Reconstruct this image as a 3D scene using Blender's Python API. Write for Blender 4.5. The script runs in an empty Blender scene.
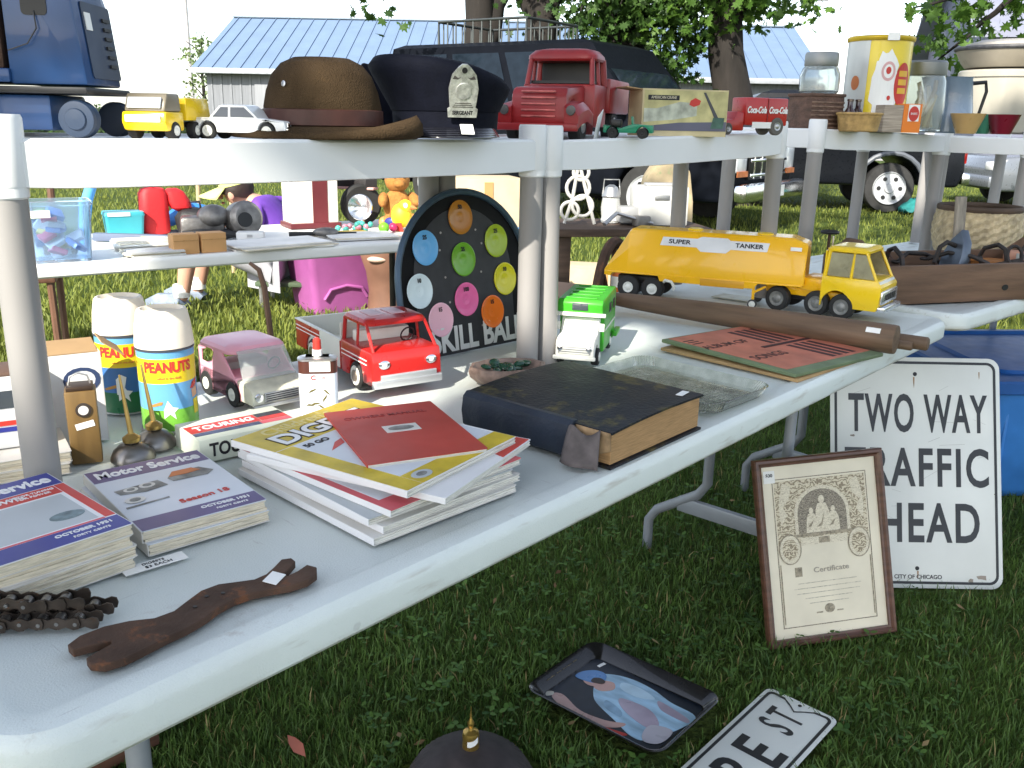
import bpy, bmesh, math, random
import numpy as np
from mathutils import Vector, Matrix, Euler
R = math.radians
PI = math.pi
rnd = random.Random(7)
SC = bpy.context.scene
COL = SC.collection

# ------------------------------------------------------------------ materials
_mats = {}
def M(name, col, rough=.5, metal=0.0, var=.12, vs=9.0, bump=0.0, bs=90.0, col2=None, thr=None, spec=.5,
      trans=0.0, coat=0.0, stretch=None, island=0.0, emit=0.0, ior=1.45, alpha=1.0, rvar=.1):
    """procedural material: base colour with soft noise variation, optional second colour in patches (wear), bump"""
    if name in _mats: return _mats[name]
    m = bpy.data.materials.new(name); m.use_nodes = True
    nt = m.node_tree; N = nt.nodes; L = nt.links
    b = N['Principled BSDF']
    b.inputs['Roughness'].default_value = rough; b.inputs['Metallic'].default_value = metal
    b.inputs['Specular IOR Level'].default_value = spec; b.inputs['IOR'].default_value = ior
    b.inputs['Transmission Weight'].default_value = trans; b.inputs['Coat Weight'].default_value = coat
    b.inputs['Alpha'].default_value = alpha
    tc = N.new('ShaderNodeTexCoord'); mp = N.new('ShaderNodeMapping')
    L.new(tc.outputs['Object'], mp.inputs['Vector'])
    if stretch: mp.inputs['Scale'].default_value = stretch
    nz = N.new('ShaderNodeTexNoise'); nz.inputs['Scale'].default_value = vs; nz.inputs['Detail'].default_value = 6
    L.new(mp.outputs['Vector'], nz.inputs['Vector'])
    rp = N.new('ShaderNodeValToRGB'); e = rp.color_ramp.elements
    c = tuple(col)
    lo = tuple(max(0, x*(1-var)) for x in c) + (1,); hi = tuple(min(1, x*(1+var)) for x in c) + (1,)
    e[0].position = .3; e[0].color = lo; e[1].position = .7; e[1].color = hi
    L.new(nz.outputs['Fac'], rp.inputs['Fac']); out = rp.outputs['Color']
    if col2 is not None:
        n2 = N.new('ShaderNodeTexNoise'); n2.inputs['Scale'].default_value = vs*2.3; n2.inputs['Detail'].default_value = 9
        n2.inputs['Roughness'].default_value = .7
        L.new(mp.outputs['Vector'], n2.inputs['Vector'])
        r2 = N.new('ShaderNodeValToRGB'); t = thr if thr is not None else .55
        r2.color_ramp.elements[0].position = t; r2.color_ramp.elements[0].color = (0, 0, 0, 1)
        r2.color_ramp.elements[1].position = min(1, t+.09); r2.color_ramp.elements[1].color = (1, 1, 1, 1)
        L.new(n2.outputs['Fac'], r2.inputs['Fac'])
        mx = N.new('ShaderNodeMix'); mx.data_type = 'RGBA'
        L.new(r2.outputs['Color'], mx.inputs['Factor']); L.new(out, mx.inputs[6]); mx.inputs[7].default_value = tuple(col2)+(1,)
        out = mx.outputs[2]
    if island > 0:
        g = N.new('ShaderNodeNewGeometry'); hs = N.new('ShaderNodeHueSaturation')
        mr = N.new('ShaderNodeMapRange'); mr.inputs['To Min'].default_value = 1-island; mr.inputs['To Max'].default_value = 1+island
        L.new(g.outputs['Random Per Island'], mr.inputs['Value']); L.new(mr.outputs['Result'], hs.inputs['Value'])
        mh = N.new('ShaderNodeMapRange'); mh.inputs['To Min'].default_value = .485; mh.inputs['To Max'].default_value = .52
        L.new(g.outputs['Random Per Island'], mh.inputs['Value']); L.new(mh.outputs['Result'], hs.inputs['Hue'])
        L.new(out, hs.inputs['Color']); out = hs.outputs['Color']
    L.new(out, b.inputs['Base Color'])
    if rvar > 0 and trans == 0:
        rr = N.new('ShaderNodeMapRange'); rr.inputs['To Min'].default_value = max(0, rough-rvar); rr.inputs['To Max'].default_value = min(1, rough+rvar)
        n3 = N.new('ShaderNodeTexNoise'); n3.inputs['Scale'].default_value = vs*3; L.new(mp.outputs['Vector'], n3.inputs['Vector'])
        L.new(n3.outputs['Fac'], rr.inputs['Value']); L.new(rr.outputs['Result'], b.inputs['Roughness'])
    if bump > 0:
        nb = N.new('ShaderNodeTexNoise'); nb.inputs['Scale'].default_value = bs; nb.inputs['Detail'].default_value = 5
        L.new(mp.outputs['Vector'], nb.inputs['Vector'])
        bp = N.new('ShaderNodeBump'); bp.inputs['Strength'].default_value = bump; bp.inputs['Distance'].default_value = .004
        L.new(nb.outputs['Fac'], bp.inputs['Height']); L.new(bp.outputs['Normal'], b.inputs['Normal'])
    if emit:
        b.inputs['Emission Color'].default_value = tuple(col)+(1,); b.inputs['Emission Strength'].default_value = emit
    _mats[name] = m
    return m

def srgb(r, g, b):
    f = lambda v: (v/255/12.92) if v/255 <= .04045 else ((v/255+.055)/1.055)**2.4
    return (f(r), f(g), f(b))

# ------------------------------------------------------------------ objects
def tag(o, label=None, cat=None, group=None, kind=None):
    if label: o['label'] = label
    if cat: o['category'] = cat
    if group: o['group'] = group
    if kind: o['kind'] = kind
    return o
def thing(name, label, cat, loc=(0, 0, 0), rz=0.0, group=None, rot=None):
    o = bpy.data.objects.new(name, None); COL.objects.link(o)
    o.empty_display_size = .05
    o.location = loc; o.rotation_euler = rot if rot else (0, 0, R(rz))
    return tag(o, label, cat, group)
def copy_tree(o, parent=None):
    c = o.copy(); COL.objects.link(c)
    if parent: c.parent = parent
    for ch in list(o.children): copy_tree(ch, c)
    return c

class MB:
    """collects shapes; build() links them as ONE mesh object"""
    def __init__(s): s.bm = bmesh.new()
    def _merge(s, t, Mx=None):
        if Mx is not None: t.transform(Mx)
        me = bpy.data.meshes.new('tmp'); t.to_mesh(me); t.free()
        s.bm.from_mesh(me); bpy.data.meshes.remove(me); return s
    def box(s, c, size, bev=0.0, rot=(0, 0, 0), seg=2, taper=None):
        t = bmesh.new(); bmesh.ops.create_cube(t, size=1)
        for v in t.verts:
            v.co = Vector((v.co.x*size[0], v.co.y*size[1], v.co.z*size[2]))
            if taper and v.co.z > 0: v.co.x *= taper[0]; v.co.y *= taper[1]
        if bev > 0: bmesh.ops.bevel(t, geom=t.edges[:], offset=bev, segments=seg, profile=.5, affect='EDGES', clamp_overlap=True)
        return s._merge(t, Matrix.Translation(c) @ Euler(rot).to_matrix().to_4x4())
    def loops(s, rings, close=True, cap0=True, cap1=True, cyc=False):
        """rings: list of equally long point lists, skinned together"""
        t = bmesh.new(); vs = [[t.verts.new(p) for p in r] for r in rings]
        n = len(rings[0])
        pairs = list(zip(vs[:-1], vs[1:])) + ([(vs[-1], vs[0])] if cyc else [])
        for a, b in pairs:
            for i in range(n if close else n-1):
                j = (i+1) % n
                try: t.faces.new((a[i], a[j], b[j], b[i]))
                except ValueError: pass
        if cap0 and not cyc: t.faces.new(vs[0][::-1])
        if cap1 and not cyc: t.faces.new(vs[-1])
        bmesh.ops.remove_doubles(t, verts=t.verts[:], dist=1e-6)
        bmesh.ops.recalc_face_normals(t, faces=t.faces[:])
        return s._merge(t)
    def tube(s, pts, r, n=10, cyc=False, flat=1.0):
        pts = [Vector(p) for p in pts]; rings = []; up = Vector((0, 0, 1)); prev = None
        m = len(pts)
        for i, p in enumerate(pts):
            if cyc: d = pts[(i+1) % m]-pts[i-1]
            else: d = pts[min(i+1, m-1)]-pts[max(i-1, 0)]
            d.normalize()
            if prev is None:
                a = d.cross(up)
                if a.length < 1e-3: a = d.cross(Vector((1, 0, 0)))
            else: a = prev - d*prev.dot(d)
            a.normalize(); prev = a; b = d.cross(a)
            rr = r[i] if isinstance(r, (list, tuple)) else r
            rings.append([p+a*math.cos(k*2*PI/n)*rr+b*math.sin(k*2*PI/n)*rr*flat for k in range(n)])
        return s.loops(rings, cyc=cyc)
    def cyl(s, p0, p1, r0, r1=None, n=24):
        return s.tube([p0, p1], [r0, r0 if r1 is None else r1], n)
    def lathe(s, prof, c=(0, 0, 0), n=32, rot=None, cap=True, sx=1.0, sy=1.0):
        Mx = Matrix.Translation(c) @ (Euler(rot).to_matrix().to_4x4() if rot else Matrix())
        rings = [[Mx @ Vector((max(r, 1e-5)*math.cos(k*2*PI/n)*sx, max(r, 1e-5)*math.sin(k*2*PI/n)*sy, z)) for k in range(n)] for r, z in prof]
        return s.loops(rings, cap0=cap, cap1=cap)
    def prism(s, poly, h0, h1, plane='xy', bev=0.0, Mx=None, seg=2):
        t = bmesh.new()
        def P(p, h): return Vector((p[0], p[1], h)) if plane == 'xy' else (Vector((p[0], h, p[1])) if plane == 'xz' else Vector((h, p[0], p[1])))
        a = [t.verts.new(P(p, h0)) for p in poly]; b = [t.verts.new(P(p, h1)) for p in poly]
        n = len(poly)
        t.faces.new(a); t.faces.new(b[::-1])
        for i in range(n): t.faces.new((a[i], b[i], b[(i+1) % n], a[(i+1) % n]))
        bmesh.ops.recalc_face_normals(t, faces=t.faces[:])
        if bev > 0: bmesh.ops.bevel(t, geom=t.edges[:], offset=bev, segments=seg, profile=.5, affect='EDGES', clamp_overlap=True)
        return s._merge(t, Mx)
    def sph(s, c, r, rot=(0, 0, 0), u=20, v=12):
        t = bmesh.new(); bmesh.ops.create_uvsphere(t, u_segments=u, v_segments=v, radius=1)
        rr = (r, r, r) if not isinstance(r, (tuple, list)) else r
        for w in t.verts: w.co = Vector((w.co.x*rr[0], w.co.y*rr[1], w.co.z*rr[2]))
        return s._merge(t, Matrix.Translation(c) @ Euler(rot).to_matrix().to_4x4())
    def face(s, pts):
        vs = [s.bm.verts.new(p) for p in pts]; s.bm.faces.new(vs); return s
    def grid(s, fn, nu, nv):
        """open surface from fn(i/nu, j/nv)"""
        g = [[s.bm.verts.new(fn(i/nu, j/nv)) for j in range(nv+1)] for i in range(nu+1)]
        for i in range(nu):
            for j in range(nv): s.bm.faces.new((g[i][j], g[i+1][j], g[i+1][j+1], g[i][j+1]))
        return s
    def jitter(s, a, seed=1, fr=None):
        r = random.Random(seed)
        for v in s.bm.verts: v.co += Vector((r.uniform(-a, a), r.uniform(-a, a), r.uniform(-a, a)))
        return s
    def build(s, name, mat, parent=None, loc=None, rot=None, smooth=35, solid=0.0, sub=0):
        if smooth:
            ang = R(smooth)
            for f in s.bm.faces: f.smooth = True
            for e in s.bm.edges:
                if len(e.link_faces) == 2 and e.calc_face_angle(0) > ang: e.smooth = False
        me = bpy.data.meshes.new(name); s.bm.to_mesh(me); s.bm.free()
        me.materials.append(mat)
        o = bpy.data.objects.new(name, me); COL.objects.link(o)
        if parent: o.parent = parent
        if loc: o.location = loc
        if rot: o.rotation_euler = rot
        if solid:
            md = o.modifiers.new('solid', 'SOLIDIFY'); md.thickness = solid; md.offset = 0
        if sub:
            md = o.modifiers.new('sub', 'SUBSURF'); md.levels = sub; md.render_levels = sub
        return o

def rrect(w, h, r, n=6, cx=0, cy=0):
    """rounded rectangle outline, counter-clockwise"""
    p = []; r = max(r, 1e-4)
    for (sx, sy, a0) in ((1, 1, 0), (-1, 1, 90), (-1, -1, 180), (1, -1, 270)):
        for k in range(n+1):
            a = R(a0+90*k/n); p.append((cx+sx*(w/2-r)+r*math.cos(a), cy+sy*(h/2-r)+r*math.sin(a)))
    return p
def ellipse(a, b, n=24, cx=0, cy=0): return [(cx+a*math.cos(2*PI*k/n), cy+b*math.sin(2*PI*k/n)) for k in range(n)]
def arc(cx, cy, r, a0, a1, n=8): return [(cx+r*math.cos(R(a0+(a1-a0)*k/n)), cy+r*math.sin(R(a0+(a1-a0)*k/n))) for k in range(n+1)]

def text(s, size, mat, parent, loc=(0, 0, 0), rot=(0, 0, 0), sx=1.0, bold=0.0, ext=.0003, align='CENTER', shear=0.0, name='lettering', bendR=None, space=1.0):
    cu = bpy.data.curves.new('txt', 'FONT'); cu.body = s; cu.size = size; cu.extrude = ext; cu.offset = bold
    cu.align_x = align; cu.align_y = 'CENTER'; cu.shear = shear; cu.space_character = space; cu.resolution_u = 4
    to = bpy.data.objects.new('txt', cu)
    me = bpy.data.meshes.new_from_object(to); bpy.data.objects.remove(to); bpy.data.curves.remove(cu)
    me.name = name
    for v in me.vertices: v.co.x *= sx
    if bendR:
        for v in me.vertices:
            a = v.co.x/bendR; rr = bendR+v.co.z
            v.co = Vector((rr*math.sin(a), -rr*math.cos(a), v.co.y))
    me.materials.clear(); me.materials.append(mat)
    o = bpy.data.objects.new(name, me); COL.objects.link(o)
    if parent: o.parent = parent
    o.location = loc; o.rotation_euler = rot
    return o

def flat(poly, z, mat, parent, name, th=.0005, plane='xy'):
    """a thin printed patch with its own thickness"""
    return MB().prism(poly, z, z+th, plane).build(name, mat, parent, smooth=0)

def price_tag(label, loc, rot, w=.03, h=.02, txt='$5', parent=None):
    o = MB().box((0, 0, 0), (w, h, .0006)).build('price_tag', M('paper_white', (.8, .8, .78), .7), parent, loc, rot)
    return o
# ------------------------------------------------------------------ camera, sky, sun
CAM_H = 1.17
cd = bpy.data.cameras.new('Camera'); cam = bpy.data.objects.new('Camera', cd); COL.objects.link(cam); SC.camera = cam
cd.sensor_width = 36; cd.lens = 36*910/1024; cd.clip_start = .02; cd.clip_end = 600
_pitch = math.atan(math.cos(.02)*(384-121)/910); _c, _s = math.cos(-.02), math.sin(-.02)
_r = Vector((1, 0, 0)); _f = Vector((0, math.cos(_pitch), -math.sin(_pitch))); _d = -_r.cross(_f)
_ix = _r*_c+_d*_s; _iy = -_s*_r+_c*_d
cam.matrix_world = Matrix(((_ix.x, -_iy.x, -_f.x, 0), (_ix.y, -_iy.y, -_f.y, 0), (_ix.z, -_iy.z, -_f.z, CAM_H), (0, 0, 0, 1)))

SUN_EL, SUN_AZ = 36.0, 205.0          # azimuth clockwise from +Y: the sun stands behind the camera, to the left
_a = R(SUN_AZ); TO_SUN = Vector((math.sin(_a)*math.cos(R(SUN_EL)), math.cos(_a)*math.cos(R(SUN_EL)), math.sin(R(SUN_EL))))
w = bpy.data.worlds.new('World'); SC.world = w; w.use_nodes = True
nt = w.node_tree; bg = nt.nodes['Background']
sky = nt.nodes.new('ShaderNodeTexSky'); sky.sky_type = 'NISHITA'; sky.sun_disc = False
sky.sun_elevation = R(SUN_EL); sky.sun_rotation = R(SUN_AZ); sky.dust_density = 1.0; sky.air_density = 1.0; sky.ozone_density = 1.0
hs = nt.nodes.new('ShaderNodeHueSaturation'); hs.inputs['Saturation'].default_value = .58     # camera white balance set for the shade
nt.links.new(sky.outputs['Color'], hs.inputs['Color']); nt.links.new(hs.outputs['Color'], bg.inputs['Color']); bg.inputs['Strength'].default_value = .12
sd = bpy.data.lights.new('Sun', 'SUN'); sd.energy = 3.6; sd.angle = R(.5); sd.color = (1, .94, .82)
so = bpy.data.objects.new('Sun', sd); COL.objects.link(so); so.rotation_euler = TO_SUN.to_track_quat('Z', 'Y').to_euler(); so.location = TO_SUN*30
SC.view_settings.view_transform = 'Standard'; SC.view_settings.look = 'None'; SC.view_settings.exposure = 1.55; SC.view_settings.gamma = 1

# ------------------------------------------------------------------ ground
def lawn_material():
    m = bpy.data.materials.new('lawn'); m.use_nodes = True; nt = m.node_tree; N = nt.nodes; L = nt.links; b = N['Principled BSDF']
    tc = N.new('ShaderNodeTexCoord')
    def nz(s, d=6):
        n = N.new('ShaderNodeTexNoise'); n.inputs['Scale'].default_value = s; n.inputs['Detail'].default_value = d
        L.new(tc.outputs['Object'], n.inputs['Vector']); return n
    a = nz(1.3); c = nz(55, 9)
    rp = N.new('ShaderNodeValToRGB'); e = rp.color_ramp.elements
    e[0].position = .3; e[0].color = (.022, .042, .009, 1); e[1].position = .72; e[1].color = (.11, .15, .03, 1)
    mx = N.new('ShaderNodeMix'); mx.data_type = 'FLOAT'; mx.inputs['Factor'].default_value = .6
    L.new(a.outputs['Fac'], mx.inputs[2]); L.new(c.outputs['Fac'], mx.inputs[3]); L.new(mx.outputs[0], rp.inputs['Fac'])
    L.new(rp.outputs['Color'], b.inputs['Base Color']); b.inputs['Roughness'].default_value = .9; b.inputs['Specular IOR Level'].default_value = .15
    bp = N.new('ShaderNodeBump'); bp.inputs['Strength'].default_value = 1; bp.inputs['Distance'].default_value = .04
    L.new(c.outputs['Fac'], bp.inputs['Height']); L.new(bp.outputs['Normal'], b.inputs['Normal'])
    return m
def ground_fn(u, v):
    return Vector((-150+300*u, -60+300*v, 0))
tag(MB().grid(ground_fn, 30, 30).build('ground', lawn_material(), smooth=0), kind='structure')

FLAT = [(.242, 1.632, -42, .172, .126), (.390, 1.386, 47.6, .32, .083), (.613+.16, 1.886+.045, 10.5, .17, .018), (.853+.23, 2.155, 0, .24, .018)]
def clear_of_flat(P):
    k = np.ones(len(P), bool)
    for cx, cy, rz, hw, hd in FLAT:
        c, s = math.cos(R(rz)), math.sin(R(rz)); dx, dy = P[:, 0]-cx, P[:, 1]-cy
        k &= ~((np.abs(dx*c+dy*s) < hw) & (np.abs(-dx*s+dy*c) < hd))
    k &= (P[:, 0]+.06)**2+(P[:, 1]-1.365)**2 > .15**2
    return P[k]
def blades(name, n, region, hmin, hmax, wid, mat, seed, keep=None):
    """countless grass blades in one mesh: each a bent two-segment blade"""
    rg = np.random.default_rng(seed)
    P = clear_of_flat(region(rg, n)); n = len(P)
    h = rg.uniform(hmin, hmax, n); a = rg.uniform(0, 2*np.pi, n); lean = rg.uniform(.1, .9, n)*h
    ca, sa = np.cos(a), np.sin(a); ww = wid*rg.uniform(.6, 1.4, n)
    la = a+rg.uniform(-2, 2, n); lx, ly = np.cos(la)*lean, np.sin(la)*lean
    V = np.zeros((n, 5, 3))
    V[:, 0] = np.stack([P[:, 0]-ca*ww, P[:, 1]-sa*ww, np.full(n, -.003)], 1)
    V[:, 1] = np.stack([P[:, 0]+ca*ww, P[:, 1]+sa*ww, np.full(n, -.003)], 1)
    V[:, 2] = np.stack([P[:, 0]+ca*ww*.8+lx*.35, P[:, 1]+sa*ww*.8+ly*.35, h*.6], 1)
    V[:, 3] = np.stack([P[:, 0]-ca*ww*.8+lx*.35, P[:, 1]-sa*ww*.8+ly*.35, h*.6], 1)
    V[:, 4] = np.stack([P[:, 0]+lx, P[:, 1]+ly, h], 1)
    me = bpy.data.meshes.new(name); me.vertices.add(n*5); me.vertices.foreach_set('co', V.ravel())
    base = (np.arange(n)*5)[:, None]
    idx = np.concatenate([base+np.array([[0, 1, 2, 3]]), base+np.array([[3, 2, 4]])], 1).ravel()
    me.loops.add(n*7); me.loops.foreach_set('vertex_index', idx.astype(np.int32))
    me.polygons.add(n*2)
    st = np.stack([np.arange(n)*7, np.arange(n)*7+4], 1).ravel().astype(np.int32)
    me.polygons.foreach_set('loop_start', st)
    me.update(calc_edges=True); me.validate()
    me.materials.append(mat); o = bpy.data.objects.new(name, me); COL.objects.link(o)
    return o
def leafy_material(name, c1, c2, trl=.25, rough=.6, patch=3.0, patchy=.0):
    m = bpy.data.materials.new(name); m.use_nodes = True; nt = m.node_tree; N = nt.nodes; L = nt.links; b = N['Principled BSDF']
    g = N.new('ShaderNodeNewGeometry'); rp = N.new('ShaderNodeValToRGB'); e = rp.color_ramp.elements
    e[0].color = tuple(c1)+(1,); e[1].color = tuple(c2)+(1,)
    tc = N.new('ShaderNodeTexCoord'); pn = N.new('ShaderNodeTexNoise'); pn.inputs['Scale'].default_value = patch; pn.inputs['Detail'].default_value = 4
    L.new(tc.outputs['Object'], pn.inputs['Vector']); pr = N.new('ShaderNodeMapRange'); pr.inputs['From Min'].default_value = .32; pr.inputs['From Max'].default_value = .68; L.new(pn.outputs['Fac'], pr.inputs['Value'])
    mf = N.new('ShaderNodeMix'); mf.data_type = 'FLOAT'; mf.inputs['Factor'].default_value = patchy; L.new(g.outputs['Random Per Island'], mf.inputs[2]); L.new(pr.outputs['Result'], mf.inputs[3])
    L.new(mf.outputs[0], rp.inputs['Fac']); L.new(rp.outputs['Color'], b.inputs['Base Color'])
    b.inputs['Roughness'].default_value = rough; b.inputs['Specular IOR Level'].default_value = .3
    tr = N.new('ShaderNodeBsdfTranslucent'); L.new(rp.outputs['Color'], tr.inputs['Color'])
    mx = N.new('ShaderNodeMixShader'); mx.inputs['Fac'].default_value = trl
    L.new(b.outputs['BSDF'], mx.inputs[1]); L.new(tr.outputs['BSDF'], mx.inputs[2])
    L.new(mx.outputs['Shader'], N['Material Output'].inputs['Surface'])
    return m
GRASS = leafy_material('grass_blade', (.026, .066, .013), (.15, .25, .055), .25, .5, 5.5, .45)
def near_region(rg, n):
    y = .85+(rg.random(n)**1.3)*3.9; x = rg.uniform(-.75, .95, n)*(y*.68+.12)
    k = ~((y < 1.1) & (x > .9)); return np.stack([x[k], y[k]], 1)
def far_region(rg, n):
    y = 4.0+(rg.random(n)**1.6)*16; x = rg.uniform(-.64, .66, n)*y
    return np.stack([x, y], 1)
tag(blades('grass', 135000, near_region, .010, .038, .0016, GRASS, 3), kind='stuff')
LAWNB = leafy_material('lawn_blade', (.075, .11, .016), (.26, .29, .06), .3, .6, 1.1, .4)  # lighter copy of the grass colours, with the sunlight put into them
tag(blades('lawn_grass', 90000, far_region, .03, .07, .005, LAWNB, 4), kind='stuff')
# clover and broad weeds between the blades
CLOVER = leafy_material('clover_leaf', (.03, .085, .016), (.11, .21, .04), .25, .6)
def clover(n, seed):
    rg = random.Random(seed); m = MB()
    for i in range(n):
        y = .95+rg.random()**1.2*2.2; x = rg.uniform(-.3, .92)*(y*.62); h = rg.uniform(.012, .035)
        if not len(clear_of_flat(np.array([[x, y]]))): continue
        a0 = rg.uniform(0, 7); r = rg.uniform(.004, .0095)
        for k in range(3):
            a = a0+k*2*PI/3; c = Vector((x+math.cos(a)*r, y+math.sin(a)*r, h+rg.uniform(-.003, .003)))
            d = Vector((math.cos(a), math.sin(a), rg.uniform(-.2, .5)))*r; e = Vector((-math.sin(a), math.cos(a), 0))*r*.8
            m.face([c-d, c+e*.9, c+d+e*.4, c+d-e*.4, c-e*.9])
    return tag(m.build('clover', CLOVER, smooth=0), kind='stuff')
clover(1500, 5)
DRYB = leafy_material('dry_blade', (.16, .12, .04), (.34, .28, .12), .2, .6)
tag(blades('dry_grass', 5200, near_region, .012, .042, .0015, DRYB, 9), kind='stuff')
def litter(n, seed):
    rg = random.Random(seed); m = MB()
    for i in range(n):
        y = .95+rg.random()**1.2*3.0; x = rg.uniform(-.3, .92)*(y*.62); r = rg.uniform(.004, .013); a = rg.uniform(0, 7); h = rg.uniform(.010, .032)
        if not len(clear_of_flat(np.array([[x, y]]))): continue
        c = Vector((x, y, h)); d = Vector((math.cos(a), math.sin(a), rg.uniform(-.5, .5)))*r; e = Vector((-math.sin(a), math.cos(a), rg.uniform(-.5, .5)))*r*.45
        m.face([c-d, c-d*.2+e, c+d, c-d*.2-e])
    return tag(m.build('leaf_litter', leafy_material('leaf_litter', (.10, .05, .02), (.36, .27, .13), .1, .7), smooth=0), kind='stuff')
litter(170, 14)
# ------------------------------------------------------------------ common materials
def worn_plastic():
    m = M('table_plastic', (.66, .71, .69), .42, var=.05, vs=5, bump=.22, bs=520, col2=(.50, .50, .47), thr=.63)
    nt = m.node_tree; N = nt.nodes; L = nt.links; b = N['Principled BSDF']; src = b.inputs['Base Color'].links[0].from_socket
    tc = N.new('ShaderNodeTexCoord'); sp = N.new('ShaderNodeSeparateXYZ'); L.new(tc.outputs['Object'], sp.inputs[0])
    def ramp(v, p0, p1):
        r = N.new('ShaderNodeMapRange'); r.inputs['From Min'].default_value = p0; r.inputs['From Max'].default_value = p1; r.clamp = True; L.new(v, r.inputs['Value']); return r.outputs['Result']
    def noise(sc, stretch=(1, 1, 1), det=8):
        mp = N.new('ShaderNodeMapping'); mp.inputs['Scale'].default_value = stretch; n = N.new('ShaderNodeTexNoise'); n.inputs['Scale'].default_value = sc; n.inputs['Detail'].default_value = det
        L.new(tc.outputs['Object'], mp.inputs['Vector']); L.new(mp.outputs['Vector'], n.inputs['Vector']); return n.outputs['Fac']
    def mul(a, c):
        x = N.new('ShaderNodeMath'); x.operation = 'MULTIPLY'; L.new(a, x.inputs[0])
        if isinstance(c, float): x.inputs[1].default_value = c
        else: L.new(c, x.inputs[1])
        return x.outputs[0]
    def mix(fac, a, col):
        x = N.new('ShaderNodeMix'); x.data_type = 'RGBA'; L.new(fac, x.inputs['Factor']); L.new(a, x.inputs[6]); x.inputs[7].default_value = tuple(col)+(1,); return x.outputs[2]
    # grime caught along the moulded lower lip, brown rub marks on the side, fine scratches and pen marks on the top
    lip = mul(ramp(sp.outputs['Z'], .709, .699), ramp(noise(14), .38, .62)); c = mix(mul(lip, .75), src, (.30, .25, .17))
    rub = mul(ramp(sp.outputs['Z'], .7365, .733), ramp(noise(9, (1, 6, 6)), .58, .70)); c = mix(mul(rub, .55), c, (.34, .31, .25))
    scr = ramp(noise(26, (1, 14, 1), 3), .70, .73); c = mix(mul(scr, .35), c, (.36, .37, .37))
    scr2 = ramp(noise(20, (12, 1, 1), 3), .71, .74); c = mix(mul(scr2, .35), c, (.38, .38, .38))
    sm = ramp(noise(3.2, (1, 1, 1), 10), .60, .78); c = mix(mul(sm, .30), c, (.40, .38, .34))
    L.new(c, b.inputs['Base Color']); return m
PLASTIC = worn_plastic()
RIM = M('shelf_plastic', (.74, .75, .76), .4, var=.04, vs=6, col2=(.6, .6, .59), thr=.7)
POSTM = M('post_plastic', (.265, .255, .25), .45, var=.10, vs=9, stretch=(1, 1, .3), col2=(.20, .19, .18), thr=.66)
LEGM = M('leg_grey_metal', (.26, .28, .31), .45, .3, var=.12)
BLACK = M('black_plastic', (.012, .012, .013), .45, var=.3)
RUBBER = M('rubber', (.018, .018, .018), .75, var=.3, bump=.1)
WHITE = M('white_paint', (.78, .78, .76), .45, var=.05)
PAPER = M('paper_white', (.8, .8, .78), .7, var=.04)
INK = M('black_ink', (.015, .015, .018), .6, var=.2)
CHROME = M('chrome', (.75, .76, .78), .18, 1.0, var=.08)
DULLM = M('dull_metal', (.45, .45, .45), .4, .9, var=.2)
GLASS = M('clear_glass', (.96, .98, .97), .03, trans=1.0, var=.01, rvar=0)
PANE = M('window_glass', (.05, .06, .07), .06, var=.2, spec=.8)
WOODD = M('old_wood', (.13, .075, .045), .65, var=.35, vs=5, stretch=(1, 8, 8), bump=.25, bs=30)
RUST = M('rusty_iron', (.075, .042, .028), .75, .35, var=.4, vs=18, bump=.35, bs=130, col2=(.16, .065, .03), thr=.56)

U1 = Vector((math.cos(R(49)), math.sin(R(49)), 0)); V1 = Vector((-U1.y, U1.x, 0))
TZ = .74

def slab_rings(L, W, rr, prof, n=8):
    rings = []
    for ins, z in prof:
        o = rrect(L-2*ins, W-2*ins, max(rr-ins, .004), n)
        rings.append([Vector((x+L/2, y+W/2, z)) for x, y in o])
    return rings
def folding_table(name, label, loc, rz, L, W, top, legs=True, group=None, legmat=None, topmat=None):
    t = thing(name, label, 'table', loc, rz, group)
    m = MB()
    h = top
    prof = [(.03, h-.040), (.012, h-.043), (.004, h-.041), (0, h-.036), (0, h-.012), (.003, h-.005), (.010, h), (.034, h), (.040, h-.0035)]
    rings = slab_rings(L, W, .06, prof)
    m.loops(rings)
    m.build('tabletop', topmat or PLASTIC, t)
    lm = legmat or LEGM
    if legs:
        for e, ux in ((0, .22), (1, L-.22)):
            for s in (0, 1):
                yi = W*.36 if s == 0 else W*.64; yo = W*.13 if s == 0 else W*.87
                sx = 1 if e else -1
                MB().tube([(ux, yi, h-.04), (ux, yi, h*.33), (ux, yi+(yo-yi)*.14, h*.28), (ux, yo-(yo-yi)*.14, h*.17), (ux, yo, h*.12), (ux, yo, .0)], .0135, 12).build('leg', lm, t)
            MB().box((ux, W/2, h*.225), (.018, W*.50, .042), .004).build('crossbar', lm, t)
    return t
folding_table('folding_table', 'long white plastic folding table covered with old books and toy trucks', (-.35, .52, 0), 49, 2.12, .76, TZ)
folding_table('folding_table', 'second white folding table at the right under the long wooden tray', (1.085, 2.165, 0), 42, 1.85, .80, TZ-.004)

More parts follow.
